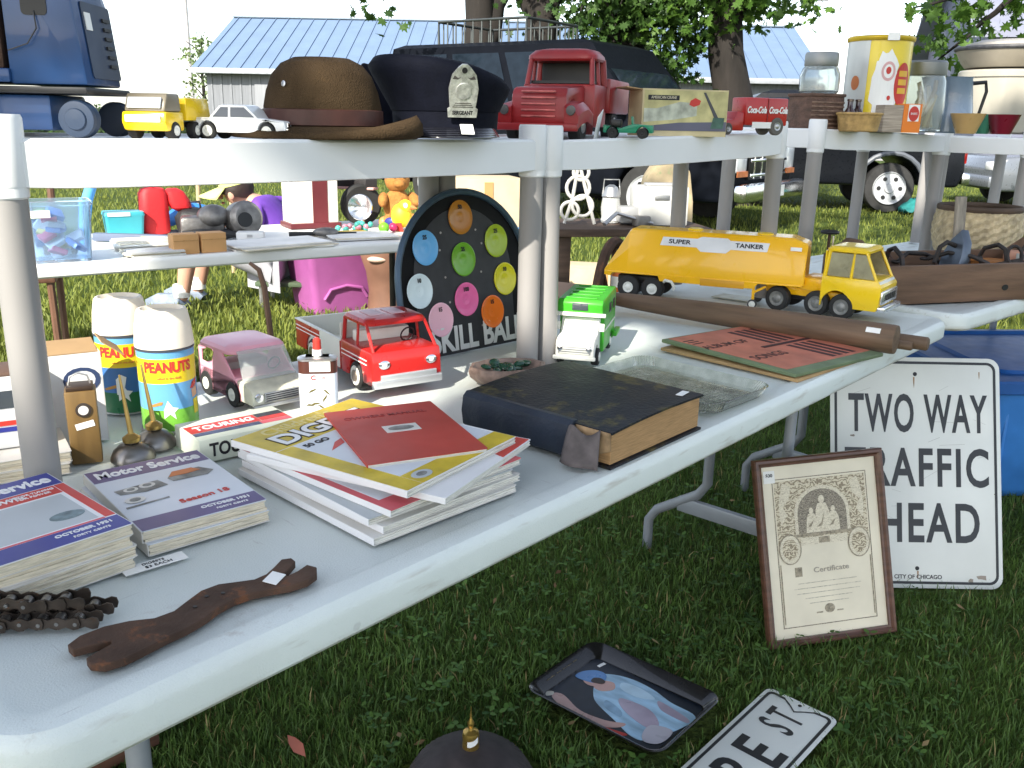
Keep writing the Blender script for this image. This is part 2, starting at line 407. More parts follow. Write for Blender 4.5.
def shelf(label, pL, pR, D, zl, zr, bow=.022):
    """low plastic shelf unit on a table: board with four post caps, four grey posts with collars"""
    pL = Vector(pL); pR = Vector(pR); d = pR-pL; W = d.length; yaw = math.atan2(d.y, d.x)
    t = thing('shelf_unit', label, 'shelf', (pL.x, pL.y, TZ), 0)
    slope = math.atan2(zr-zl, W); t.rotation_euler = (0, -slope, yaw)
    H = zl-TZ                                   # cap top
    top, bot = H-.024, H-.074
    m = MB(); r = .0235
    out = []
    nb = 16
    for k in range(nb+1):
        s = k/nb; out.append((s*W, -r*.75-bow*4*s*(1-s)))
    out += [(W+r*.8, r*.3), (W+r*.8, D-r*.3)] + [(W-s/nb*W, D+r*.7) for s in range(nb+1)] + [(-r*.8, D-r*.3), (-r*.8, r*.3)]
    def ring(z, ins, sag=0):
        cx, cy = W/2, D/2; o = []
        for x, y in out:
            k = 1-max(abs(x-cx)/(W/2), 0)
            o.append(Vector((x-ins*(1 if x > cx else -1), y-ins*(1 if y > cy else -1), z-(sag*min(1, k*6) if y < 0 else 0))))
        return o
    m.loops([ring(bot+.004, .006), ring(bot, .002, .003), ring(bot+.001, 0, .003), ring(top-.004, 0), ring(top, .003), ring(top, .016), ring(top-.004, .018)])
    for x in (0, W):
        for y in (0, D):
            m.lathe([(r*.97, bot), (r, bot+.002), (r, H-.004), (r*.93, H)], (x, y, 0), 28)
    m.build('shelf_board', RIM, t)
    for x in (0, W):
        for y in (0, D):
            p = MB().lathe([(.0195, .004), (.0200, bot-.010)], (x, y, 0), 28).build('post', POSTM, t)
            MB().lathe([(.0205, bot-.012), (.0222, bot-.010), (.0226, bot+.001)], (x, y, 0), 28).build('collar', RIM, p)
            MB().lathe([(.021, 0), (.021, .006)], (x, y, 0), 20).build('foot', POSTM, p)
    return t
shelf('white shelf unit with grey posts carrying the brown felt hat and police cap', (-.537, .973), (.026, 1.595), .26, 1.167, 1.165)
shelf('white shelf unit with grey posts carrying the red toy truck and picture box', (.062, 1.628), (.626, 2.26), .26, 1.164, 1.182)
shelf('white shelf unit with grey posts carrying the yellow and grey tin', (.79, 2.50), (1.39, 3.10), .26, 1.190, 1.176)
shelf('white shelf unit at the far right carrying the big stoneware crock', (1.425, 3.15), (1.665, 3.07), .50, 1.174, 1.172, .004)
# ------------------------------------------------------------------ trees: trunks, limbs and leaf-by-leaf crowns
BARK = M('bark', (.016, .013, .011), .9, var=.45, vs=6, stretch=(1, 1, .25), bump=.9, bs=14, col2=(.075, .066, .052), thr=.64)  # pale patches put the sun spots on the dark trunks into the colour
LEAF = leafy_material('maple_leaf', (.035, .085, .012), (.10, .19, .03), .35, .5)
LEAFD = leafy_material('dark_leaf', (.022, .055, .012), (.06, .12, .025), .3, .5)
MAPLE = [(0, -.9), (.12, -.42), (.62, -.62), (.52, -.3), (1, -.02), (.55, .1), (.62, .5), (.25, .35), (0, 1), (-.25, .35), (-.62, .5), (-.55, .1), (-1, -.02), (-.52, -.3), (-.62, -.62), (-.12, -.42)]
def leaf_mesh(name, centres, size, mat, parent, seed, shape=MAPLE, flatness=.6):
    rg = random.Random(seed); V = []; F = []
    for c in centres:
        n = Vector((rg.gauss(0, 1), rg.gauss(0, 1), rg.gauss(0, flatness)+.6)).normalized()
        a = n.orthogonal().normalized(); b = n.cross(a); q = rg.uniform(0, 7); s = size*rg.uniform(.6, 1.25)
        ca, sa = math.cos(q)*s, math.sin(q)*s; i0 = len(V)
        for x, y in shape:
            p = Vector(c)+a*(x*ca-y*sa)+b*(x*sa+y*ca)-n*(abs(x)*.18*s)
            V.append(p)
        F.append(list(range(i0, i0+len(shape))))
    me = bpy.data.meshes.new(name); me.from_pydata(V, [], F); me.materials.append(mat)
    o = bpy.data.objects.new(name, me); COL.objects.link(o); o.parent = parent
    return o
QUADLEAF = [(0, -1), (.5, -.2), (.35, .5), (0, 1), (-.35, .5), (-.5, -.2)]
def clumps(seed, blobs, per, spread):
    rg = random.Random(seed); out = []
    for (c, r, k) in blobs:
        for _ in range(k):
            while True:
                d = Vector((rg.uniform(-1, 1), rg.uniform(-1, 1), rg.uniform(-1, 1)))
                if d.length <= 1: break
            d = d.normalized()*(d.length**.5)
            cc = Vector(c)+Vector((d.x*r[0], d.y*r[1], d.z*r[2]))
            for _ in range(per): out.append(cc+Vector((rg.gauss(0, spread), rg.gauss(0, spread), rg.gauss(0, spread*.7))))
    return out
def limb(m, a, b, r0, r1, seed, bend=.12, n=6):
    rg = random.Random(seed); a = Vector(a); b = Vector(b); L = (b-a).length; pts = []; rs = []
    for i in range(n+1):
        s = i/n; o = Vector((rg.uniform(-1, 1), rg.uniform(-1, 1), rg.uniform(-.5, .5)))*bend*L*.3*(0 if i in (0, n) else 1)
        pts.append(a.lerp(b, s)+o); rs.append(r0+(r1-r0)*s)
    m.tube(pts, rs, 10); return pts
# the shade tree behind the camera: its shadow lies over the table and the grass, with a few sun gaps
def shade_tree():
    t = thing('shade_tree', 'big maple behind the viewer whose shade covers the front table', 'tree', (-2.9, -6.6, 0))
    m = MB(); base = Vector((0, 0, -.05))
    m.tube([base, (0.05, 0, .6), (.1, .1, 2.2), (.0, .3, 4.2), (.3, .9, 6.4)], [.42, .32, .27, .22, .12], 14)
    for i, e in enumerate([(2.4, 2.6, 6.0), (-1.8, 2.0, 6.2), (1.2, 4.0, 7.0), (3.2, .6, 6.4), (-.5, -2.2, 6.4)]):
        limb(m, (.05, .2, 3.2+.25*i), e, .12, .03, i+3)
    m.build('trunk', BARK, t)
    rg = random.Random(11); S = TO_SUN; pts = []
    gaps = [((-.53, 1.22, .88), .14), ((-.50, 1.00, 1.12), .15), ((-.70, .88, 1.10), .14), ((-.53, 1.21, .93), .085), ((.04, 1.6, .93), .09)]
    n = 0
    while n < 17000:
        # a point on the shaded ground area, lifted along the sun ray into the crown
        gx = rg.uniform(-1.0, 5.2); gy = rg.uniform(.1, 4.6)
        if gx < -.75+.0*gy and gy > 1.0: continue
        h = rg.uniform(4.6, 8.2); k = h/S.z
        p = Vector((gx, gy, 0))+S*k
        n += 1
        bad = False
        for c, r in gaps:
            c = Vector(c); q = p-c; d = (q-S*q.dot(S)).length
            if d < r+.06: bad = True; break
        if bad: continue
        pts.append(p-t.location)
    # thinner foliage whose dappled shade reaches the grass and the vehicles behind the right half
    for _ in range(3400):
        gx = rg.uniform(.9, 7.5); gy = rg.uniform(5.0, 13.5)
        if gx < .2*gy-.2: continue
        pts.append(Vector((gx, gy, 0))+S*(rg.uniform(5.5, 8.6)/S.z)-t.location)
    leaf_mesh('crown', pts, .095, LEAF, t, 21)
    return t
shade_tree()
# ------------------------------------------------------------------ printed matter
PAGES = M('page_edges', (.62, .56, .44), .85, var=.28, vs=30, stretch=(2, 2, 60), bump=.3, bs=60)
PAGESW = M('page_edges_white', (.70, .68, .62), .8, var=.2, vs=26, stretch=(2, 2, 50), bump=.25, bs=60)
CV = dict(blue=M('cover_blue', (.028, .035, .22), .4, var=.2), violet=M('cover_violet', (.09, .065, .17), .42, var=.25),
          red=M('cover_red', (.50, .035, .025), .42, var=.15), grey=M('cover_grey', (.42, .45, .47), .45, var=.1),
          cream=M('cover_cream', (.62, .60, .56), .5, var=.1), yellow=M('cover_yellow', (.52, .38, .02), .45, var=.22, vs=30),
          white=M('cover_white', (.72, .72, .73), .42, var=.05), brick=M('cover_brick_red', (.40, .045, .03), .48, var=.15),
          pale=M('cover_pale', (.58, .61, .66), .45, var=.08), orange=M('print_orange', (.55, .17, .05), .5, var=.3),
          drawing=M('print_grey', (.20, .20, .19), .55, var=.5, vs=60), pinkred=M('print_pinkred', (.55, .09, .11), .45, var=.2),
          dark=M('cover_dark', (.03, .03, .035), .45, var=.3), tan=M('cover_tan', (.45, .33, .16), .6, var=.2))
def warp(o, amp, W, H, seed=1):
    """lift the loose corners of a paper cover a little"""
    for v in o.data.vertices:
        s = max(0, v.co.x/W+.5); q = max(0, .5-v.co.y/H)
        v.co.z += amp*(s*q)**2*2
def magazine(name, label, loc, rz, w, h, th, cover, pages=PAGES, group=None, spine=None, cat='magazine'):
    """origin: centre of the underside"""
    t = thing(name, label, cat, loc, rz, group)
    m = MB()
    n = 5
    for k in range(n):
        z0 = .0008+(th-.0016)*k/n; dx = rnd.uniform(-.0012, .0012); dy = rnd.uniform(-.0012, .0012)
        m.box((dx, dy, z0+(th-.0016)/n/2), (w-.003, h-.003, (th-.0016)/n*.96))
    m.build('pages', pages, t, smooth=0)
    MB().prism(rrect(w, h, .002, 2), th-.0008, th).build('front_cover', cover, t, smooth=0)
    MB().prism(rrect(w, h, .002, 2), 0, .0008).build('back_cover', CV['cream'], t, smooth=0)
    sp = MB().box((-w/2, 0, th/2), (.0012, h, th*.96), .0005).build('spine', spine or CV['cream'], t, smooth=0)
    return t
def band(t, poly, z, mat, name='printed_band'): return flat(poly, z, mat, t, name, .0003)
def rect(x0, y0, x1, y1): return [(x0, y0), (x1, y0), (x1, y1), (x0, y1)]

def motor_cover(t, w, h, z, main, field, red=False):
    band(t, rect(-w/2+.001, h/2-.040, w/2-.001, h/2-.001), z, main, 'title_band')
    text('Motor Service', .027, CV['white'], t, (0, h/2-.021, z+.0006), (0, 0, 0), .77, .0009)
    band(t, rect(-w/2+.001, -h/2+.001, w/2-.001, -h/2+.031), z, main, 'foot_band')
    text('OCTOBER 1951', .008, CV['white'], t, (w*.22, -h/2+.021, z+.0006), bold=.0002)
    text('FORTY CENTS', .0055, CV['white'], t, (w*.24, -h/2+.010, z+.0006))
    if red:
        band(t, rect(-w/2+.001, h/2-.066, w/2-.012, h/2-.042), z, CV['red'], 'headline_band')
        band(t, rect(w/2-.011, -h/2+.034, w/2-.001, h/2-.042), z, CV['red'], 'side_band')
        band(t, rect(-w/2+.001, -h/2+.032, w/2-.012, -h/2+.035), z, CV['pinkred'], 'red_rule')
        text('COLD DOWN', .013, CV['white'], t, (-w*.12, h/2-.054, z+.0006), (0, 0, 0), .9, .0003)
        text('MOTOR TUNING', .006, CV['white'], t, (w*.22, h/2-.050, z+.0006))
        text('FOR POWER', .006, CV['white'], t, (w*.22, h/2-.058, z+.0006))
        band(t, rect(-w/2+.004, -h/2+.038, w/2-.016, h/2-.070), z, CV['grey'], 'picture')
        band(t, ellipse(.017, .010, 18, w*.24, -h*.17), z+.0004, M('print_teal', (.16, .22, .24), .5, var=.4, vs=90), 'car_drawing')
        band(t, [(-w*.45, -.02), (-w*.22, -.024), (-w*.28, -.010), (-w*.38, -.006)], z+.0004, CV['dark'], 'car_drawing')
    else:
        band(t, [(-w*.42, .022), (-w*.05, .028), (-.002, .008), (-w*.2, .002), (-w*.4, .008)], z+.0004, CV['drawing'], 'engine_drawing')
        band(t, [(w*.03, .026), (w*.10, .040), (w*.34, .040), (w*.42, .022), (w*.34, .012), (w*.05, .014)], z+.0004, CV['drawing'], 'car_drawing')
        band(t, [(w*.05, .028), (w*.11, .042), (w*.28, .042), (w*.33, .030), (w*.2, .027)], z+.0008, CV['orange'], 'car_roof')
        for k, (ex, ey, rr) in enumerate([(-w*.3, .016, .008), (-w*.16, .019, .009), (-w*.34, -.015, .011)]):
            band(t, ellipse(rr, rr*.8, 14, ex, ey), z+.0008, CV['cream'], 'gear_drawing'); band(t, ellipse(rr*.55, rr*.45, 12, ex, ey), z+.0012, CV['drawing'], 'gear_drawing')
        band(t, [(-w*.45, -.03), (-w*.1, -.026), (-w*.1, -.029), (-w*.45, -.034)], z+.0004, CV['drawing'], 'car_drawing')
        text('Season 18', .014, CV['red'], t, (w*.14, -h*.235, z+.0006), (0, 0, R(4)), 1, .0002)
W, H = .135, .192
def stack_pos(br, rz, w, h):
    x = Vector((math.cos(R(rz)), math.sin(R(rz)))); y = Vector((-x.y, x.x)); p = Vector(br)-x*w/2+y*h/2; return p
for k, (dr, dx, nm) in enumerate([(0, 0, 'lowest of the four motor digests under the blue and red cover'), (1.5, .002, 'second from below in the pile of motor digests at the corner'),
                                  (-1, -.001, 'motor digest directly under the blue and red topmost one'), (.5, .0005, 'motor digest with blue bands and red headline topmost at the corner')]):
    p = stack_pos((-.366+dx, .810+dx), 49+dr, W, H)
    t = magazine('magazine', nm, (p.x, p.y, TZ+.0118*k+.0002), 49+dr, W, H, .0116, CV['white'] if k == 3 else CV['cream'], group='motor digests in the left pile')
    if k == 3: motor_cover(t, W, H, .0116, CV['blue'], CV['grey'], True)
for k, (dr, dx, nm) in enumerate([(2, .002, 'lower motor digest under the violet banded cover'), (-.5, 0, 'motor digest with violet bands and drawn cars on its cover')]):
    p = stack_pos((-.266+dx, .922+dx), 41+dr, W, .196)
    t = magazine('magazine', nm, (p.x, p.y, TZ+.0132*k+.0002), 41+dr, W, .196, .013, CV['pale'], group='motor digests in the right pile')
    if k == 1: motor_cover(t, W, .196, .013, CV['violet'], CV['pale'])

# children's magazines
def digest_cover(t, w, h, z):
    band(t, rect(-w/2+.001, h/2-.075, w/2-.001, h/2-.001), z, CV['yellow'], 'title_band')
    text("Children's", .030, M('lettering_gold', (.62, .52, .2), .5), t, (-w*.07, h/2-.019, z+.0006), (0, 0, 0), .95, .0005)
    text('DIGEST', .047, INK, t, (-w*.02, h/2-.053, z+.0005), (0, 0, 0), 1.02, .0032)
    text('DIGEST', .047, CV['white'], t, (-w*.02, h/2-.053, z+.0010), (0, 0, 0), 1.02, .0012)
    band(t, rect(-w/2+.028, -h/2+.034, w/2-.004, h/2-.077), z, CV['pale'], 'picture')
    band(t, rect(-w/2+.001, -h/2+.001, -w/2+.027, h/2-.077), z, CV['yellow'], 'side_band')
    band(t, rect(-w/2+.028, -h/2+.001, w/2-.001, -h/2+.033), z, CV['yellow'], 'foot_band')
    band(t, ellipse(.015, .010, 16, -w*.28, -h/2+.018), z+.0004, CV['grey'], 'badge')
    band(t, ellipse(.008, .005, 12, -w*.28, -h/2+.018), z+.0008, CV['drawing'], 'badge_mark')
    text('50 GO', .014, INK, t, (-w*.25, h*.17, z+.0006), (0, 0, 0), 1, .0003)
    band(t, [(-w*.30, .012), (-w*.16, .02), (-w*.12, .034), (-w*.19, .030)], z+.0004, CV['red'], 'red_arrow')
    band(t, [(w*.05, -.07), (w*.4, -.05), (w*.38, -.08)], z+.0004, CV['grey'], 'sketch')
    band(t, [(w*.18, .06), (w*.44, .066), (w*.42, .04), (w*.2, .035)], z+.0004, CV['red'], 'red_patch')
dw, dh = .215, .275
cx, cy = -.165, 1.045
specs = [(46.0, 0, 0, .0085, 'cream', 'lowest magazine of the pile below the red booklet'), (47.5, .004, .004, .0085, 'cream', 'cream covered magazine second from below in the comic pile'),
         (45.0, -.004, .006, .0075, 'grey', 'grey covered magazine in the lower middle of the comic pile'), (50.0, .004, .008, .008, 'pinkred', 'magazine with a pink red corner in the middle of the comic pile'),
         (64.0, .020, .012, .0075, 'white', 'twisted magazine with red corner just under the yellow one'), (57.5, -.002, .016, .0085, 'white', "yellow and white children's magazine on top of its pile")]
z = TZ+.0002
for k, (rz, ox, oy, th, cc, lb) in enumerate(specs):
    t = magazine('magazine', lb, (cx+ox, cy+oy-.006*(k == 0), z), rz, dw, dh, th, CV[cc], PAGESW, "children's magazines in the middle pile", spine=CV['white'])
    if k == 5: digest_cover(t, dw, dh, th)
    if k == 4: band(t, [(dw/2-.075, -dh/2+.002), (dw/2-.002, -dh/2+.002), (dw/2-.002, -dh/2+.16), (dw/2-.03, -dh/2+.12)], th, CV['red'], 'red_corner')
    if k == 3: band(t, rect(-dw/2+.01, -dh/2+.03, dw/2-.03, dh/2-.03), th, CV['pale'], 'picture')
    z += th+.0003
t = magazine('booklet', 'thin brick red booklet lying across the pile of magazines', (-.137, 1.083, z), 25, .148, .205, .004, CV['brick'], PAGESW, cat='booklet', spine=CV['brick'])
for v in t.children:
    if v.name.startswith('front_cover'): pass
band(t, rect(-.021, -.006, .024, .020), .004, CV['cream'], 'picture'); band(t, ellipse(.017, .008, 16, .001, .007), .0044, CV['drawing'], 'car_drawing')
text('OWNERS MANUAL', .013, M('lettering_dark_red', (.22, .02, .02), .5), t, (-.002, .064, .0042), (0, 0, 0), 1, .0002)

# loose price slip
t = thing('price_slip', 'small white paper price slip flat on the table before the digests', 'price slip', (-.352, .818, TZ+.0003), 42)
MB().prism(rect(-.031, -.009, .031, .009), 0, .0005).build('paper', PAPER, t, smooth=0)
text('DIGESTS', .006, INK, t, (0, .0035, .0006)); text('$3 EACH', .007, INK, t, (.003, -.004, .0006))

# ------------------------------------------------------------------ rusty roller chain
t = thing('roller_chain', 'coiled rusty steel roller chain lying at the table corner', 'chain', (-.408, .704, TZ), 6)
rg = random.Random(3)
CHM = M('chain_steel', (.075, .06, .05), .42, .8, var=.4, vs=60, col2=(.13, .06, .03), thr=.6); CHR = M('chain_roller', (.26, .25, .24), .3, .9, var=.35, vs=50)
LINK = [(-.0118, 0), (-.0105, .0048), (-.006, .0058), (0, .0034), (.006, .0058), (.0105, .0048), (.0118, 0), (.0105, -.0048), (.006, -.0058), (0, -.0034), (-.006, -.0058), (-.0105, -.0048)]
for row, (y, zb, n, x0, dy) in enumerate(((-.006, .0065, 8, -.072, .0), (.014, .0065, 8, -.066, .002), (.004, .0195, 7, -.070, .003))):
    pl = MB(); ro = MB()
    for k in range(n):
        x = x0+k*.0152; yy = y+dy*math.sin(k*1.1); zz = zb+rg.uniform(-.0006, .0012)
        ro.cyl((x, yy-.0046, zz), (x, yy+.0046, zz), .0048, n=14); ro.cyl((x, yy-.0088, zz), (x, yy+.0088, zz), .0018, n=8)
        for sgn in (-1, 1):
            M4 = Matrix.Translation((x+.0076, yy+sgn*(.0058 if k % 2 else .0076), zz)) @ Matrix.Rotation(rg.uniform(-.12, .12), 4, 'Y')
            pl.prism(LINK, -.0007, .0007, 'xz', Mx=M4)
    pl.build('link_plates', CHM, t, smooth=0); ro.build('rollers', CHR, t)

# ------------------------------------------------------------------ double ended iron wrench
t = thing('flat_wrench', 'rusty double ended flat iron wrench with notched jaws', 'tool', (-.272, .724, TZ), 46.5); t.scale = (.97, 1.25, 1)
up = [(-.112, .009), (-.112, .018), (-.099, .0235), (-.078, .024), (-.058, .019), (-.040, .0105), (-.022, .010), (-.004, .017), (.014, .0235), (.032, .0235), (.048, .017), (.062, .0115), (.076, .0125), (.090, .0185), (.104, .0255), (.113, .022), (.112, .015), (.099, .008), (.088, .004)]
lo = [(.089, -.001), (.101, .000), (.116, .004), (.120, -.005), (.112, -.014), (.098, -.018), (.080, -.016), (.062, -.010), (.046, -.006), (.028, -.005), (.010, -.008), (-.008, -.014), (-.028, -.018), (-.046, -.019), (-.066, -.022), (-.086, -.024), (-.102, -.022), (-.110, -.014), (-.109, -.006), (-.084, -.0005), (-.083, .003)]
MB().prism((up+lo)[::-1], 0, .0075, bev=.0007, seg=1).build('body', RUST, t, smooth=20)
MB().box((.076, .001, .0086), (.020, .013, .0006), rot=(0, 0, R(25))).build('price_tag', PAPER, t)
for k, x in enumerate((.012, .026, -.005)):
    MB().lathe([(.0018, .0079), (.0018, .0084)], (x, .012-.004*k, 0), 10).build('rivet_hole', BLACK, t)

# ------------------------------------------------------------------ two thumb oilers
OILM = M('oiler_steel', (.20, .19, .18), .32, .9, var=.35, vs=20); BRASS = M('old_brass', (.42, .29, .10), .35, .9, var=.25, vs=30)
for (x, y, lx, ly, lb) in ((-.487, 1.100, -.010, .006, 'small steel oiler with brass spout nearer the digests'), (-.478, 1.152, -.012, .006, 'small steel oiler with brass spout nearer the peanut cans')):
    t = thing('oil_can', lb, 'oil can', (x, y, TZ), 0, 'thumb oilers')
    MB().lathe([(.026, 0), (.0275, .002), (.027, .006), (.0235, .014), (.016, .021), (.008, .0245), (.0075, .027)], n=32).build('body', OILM, t)
    MB().lathe([(.0105, .0255), (.011, .027), (.011, .031), (.007, .034), (.0045, .036)], n=20).build('collar', BRASS, t)
    MB().tube([(0, 0, .034), (lx*.4, ly*.4, .065), (lx, ly, .112)], [.0034, .0026, .0013], 10).build('spout', BRASS, t)

# ------------------------------------------------------------------ brown wooden box with dial, cartons and white toy box at the left
t = thing('wooden_box', 'upright brown wooden box with round dial and price tag', 'box', (-.545, 1.098, TZ), 24)
BOXW = M('box_brown_wood', (.145, .085, .026), .5, var=.3, vs=8, stretch=(6, 6, 1))
MB().box((0, 0, .048), (.036, .034, .096), .002).build('case', BOXW, t)
MB().box((0, 0, .0985), (.031, .030, .006), .001).build('lid', M('dark_bronze', (.05, .03, .02), .5, .5), t)
MB().tube([(-.013, 0, .100), (-.010, 0, .112), (0, 0, .116), (.010, 0, .112), (.013, 0, .100)], .0012, 8).build('handle', DULLM, t)
d = MB().lathe([(.0092, 0), (.0092, .0015), (.0072, .0018)], (.002, -.0175, .072), 24, rot=(R(90), 0, 0)).build('dial', M('dial_rim', (.04, .03, .025), .4), t)
MB().lathe([(.006, .0016), (.006, .0022)], (.002, -.0175, .072), 24, rot=(R(90), 0, 0)).build('dial_face', CV['cream'], d)
MB().box((.002, -.0176, .052), (.022, .0006, .008), rot=(0, R(-12), 0)).build('price_tag', PAPER, t)
t = thing('open_carton', 'open white carton with brown flap behind the wooden box', 'carton', (-.605, 1.180, TZ), 32)
CARD = M('cardboard', (.34, .22, .11), .85, var=.15, vs=14); CARDW = M('white_carton', (.66, .66, .66), .6, var=.06)
b = MB(); b.box((0, -.033, .062), (.085, .0016, .124)); b.box((0, .033, .062), (.085, .0016, .124)); b.box((-.042, 0, .062), (.0016, .064, .124)); b.box((.0, 0, .001), (.085, .064, .0016))
b.build('walls', CARDW, t, smooth=0)
MB().box((.043, 0, .062), (.0016, .067, .124)).build('end_panel', CV['cream'], t, smooth=0)
MB().box((0, .004, .1265), (.084, .058, .0014), rot=(R(7), 0, 0)).build('flap', CARD, t, smooth=0)
MB().box((.060, .0, .126), (.034, .062, .0014), rot=(0, R(38), 0)).build('side_flap', CARD, t, smooth=0)
text('O', .05, M('lettering_navy', (.03, .05, .12), .5), t, (.018, -.0342, .086), (R(90), 0, 0), 1.25)
t = thing('toy_box', 'white box with red and blue stripes behind the left shelf post', 'box', (-.665, 1.075, TZ+.028), 30)
MB().box((0, 0, .045), (.15, .08, .09), .006).build('box_body', CARDW, t)
for zz, mm, nm in ((.034, CV['red'], 'red_stripe'), (.026, CV['blue'], 'blue_stripe')): MB().box((0, -.0405, zz), (.149, .0008, .006)).build(nm, mm, t, smooth=0)
for zz, mm, nm in ((.034, CV['red'], 'red_stripe'), (.026, CV['blue'], 'blue_stripe')): MB().box((.0755, 0, zz), (.0008, .079, .006)).build(nm, mm, t, smooth=0)
MB().prism(rrect(.034, .022, .004), .0405, .0413, 'xz', Mx=Matrix.Translation((.03, -.0815, .064))).build('window', PANE, t, smooth=0)
MB().box((0, 0, .0925), (.10, .06, .005), .002).build('lid', M('box_lid_brown', (.12, .07, .05), .7), t)
for k, (lb, dz) in enumerate((('cream paperback lying lowest under the striped white box', 0), ('cream paperback directly under the striped white box', .0138))):
    magazine('paperback', lb, (-.640, 1.058, TZ+dz+.0002), 30+k*3, .16, .11, .0134, CV['cream'], PAGES, 'paperbacks under the toy box', cat='book')

# ------------------------------------------------------------------ tall peanut cans with pale plastic lids
SKY = M('can_sky_blue', (.13, .36, .62), .3, .0, var=.1, coat=.3); YEL = M('can_yellow', (.78, .58, .02), .3, var=.06, coat=.3)
GRN = M('can_green', (.16, .42, .05), .3, var=.25, vs=30, coat=.3); GRND = M('can_dark_green', (.02, .13, .05), .3, var=.25, coat=.3); BLUED = M('can_blue', (.05, .15, .38), .3, var=.1, coat=.3)
LIDM = M('can_lid', (.80, .72, .61), .45, var=.04); STEEL = M('tin_rim', (.55, .55, .56), .3, .9)
def wrap_patch(t, poly, Rr, mat, name, sub=3):
    """a printed shape bent round the can: poly in (arc length, height)"""
    m = MB(); m.bm.faces.new([m.bm.verts.new((x, z, 0)) for x, z in poly])
    xs = [p[0] for p in poly]; n = int((max(xs)-min(xs))/(Rr*.12))
    for k in range(1, n+1):
        bmesh.ops.bisect_plane(m.bm, geom=m.bm.verts[:]+m.bm.edges[:]+m.bm.faces[:], plane_co=(min(xs)+(max(xs)-min(xs))*k/(n+1), 0, 0), plane_no=(1, 0, 0))
    bmesh.ops.triangulate(m.bm, faces=m.bm.faces[:])
    for v in m.bm.verts: v.co = Vector((Rr*math.sin(v.co.x/Rr), -Rr*math.cos(v.co.x/Rr), v.co.y))
    return m.build(name, mat, t, smooth=0)
def bent_rect(x0, z0, x1, z1, n=8): return [(x0+(x1-x0)*k/n, z0) for k in range(n+1)]+[(x1-(x1-x0)*k/n, z1) for k in range(n+1)]
def can(lb, loc, rz, second):
    t = thing('peanut_can', lb, 'can', loc, rz, 'peanut cans'); r = .0385
    low = GRND if second else GRN; mid = BLUED if second else SKY
    MB().lathe([(r, .002), (r, .034)], n=48).build('green_band', low, t)
    MB().lathe([(r, .034), (r, .072)], n=48).build('sky_band', mid, t)
    MB().lathe([(r, .072), (r, .107)], n=48).build('yellow_band', YEL, t)
    MB().lathe([(r, .107), (r, .1165)], n=48).build('top_band', SKY, t)
    MB().lathe([(r-.001, 0), (r+.0012, .001), (r+.0012, .0026), (r, .003)], n=48).build('bottom_rim', STEEL, t)
    MB().lathe([(r-.0005, .1165), (r+.0014, .117), (r+.0014, .1195), (r-.0005, .120)], n=48).build('top_rim', M('can_rim_dark', (.10, .11, .14), .4, .6), t)
    MB().lathe([(r+.0010, .1203), (r+.0012, .123), (r-.0012, .150), (r-.0045, .168), (r-.0065, .1712), (r-.010, .172), (r-.0115, .170), (r-.014, .1665), (.001, .1665)], n=48).build('lid', LIDM, t)
    text('PEANUTS', .0200, CV['red'], t, (0, 0, .0945), (0, 0, R(0)), .80, .0009, bendR=r+.0004)
    text('salted in the shell', .0045, CV['orange'], t, (0, 0, .080), bendR=r+.0004)
    wrap_patch(t, [(.030, .060), (.036, .069), (.047, .073), (.046, .064), (.036, .060)], r+.0006, CV['red'], 'red_cap')
    wrap_patch(t, [(.034, .046), (.033, .058), (.046, .062), (.047, .048)], r+.0005, M('print_flesh', (.62, .33, .2), .4), 'printed_face')
    wrap_patch(t, [(.036, .022), (.035, .043), (.048, .045), (.048, .022)], r+.0005, YEL, 'printed_shirt')
    wrap_patch(t, [(-.032, .040), (-.030, .0375), (-.012, .042), (-.010, .046), (-.014, .0465)], r+.0005, M('print_bat', (.42, .22, .06), .4), 'printed_bat')
    wrap_patch(t, [(-.010, .034), (-.004, .048), (.002, .038), (.010, .036), (.004, .030), (.006, .020), (-.002, .028), (-.010, .022)], r+.0005, WHITE, 'white_splash')
    if second: wrap_patch(t, [(-.012, .055), (-.004, .062), (.003, .058), (0, .044), (-.004, .030), (-.012, .032)], r+.0007, WHITE, 'white_figure')
    return t
can('tall peanut can with pale lid standing nearer the pink toy car', (-.489, 1.240, TZ), 24, False)
can('tall peanut can with dark green base half behind the other', (-.582, 1.318, TZ), 20, True)

# ------------------------------------------------------------------ flat touring game box
t = thing('game_box', 'flat white card game box with red touring banner', 'game box', (-.370, 1.166, TZ), 40.5); t.scale = (.80, .84, .95)
GB = M('game_box_white', (.62, .66, .56), .5, var=.06)
MB().box((0, 0, .0165), (.176, .100, .033), .0012).build('box_body', GB, t)
band(t, rect(-.085, -.014, .036, .022), .0332, CV['red'], 'red_banner'); band(t, rect(.037, .004, .085, .022), .0332, CV['dark'], 'dark_banner'); band(t, rect(.037, -.014, .085, .003), .0332, CV['red'], 'red_corner')
band(t, rect(-.085, -.030, .03, -.016), .0332, M('print_slate', (.07, .09, .17), .5, var=.5, vs=40), 'blue_band'); band(t, rect(.03, -.030, .085, -.016), .0332, CV['pinkred'], 'red_band')
text('TOURING', .025, CV['white'], t, (-.022, .003, .0338), (0, 0, 0), .92, .0005)
text('TOURING', .026, INK, t, (-.016, -.0505, .0160), (R(90), 0, 0), .95, .0007)

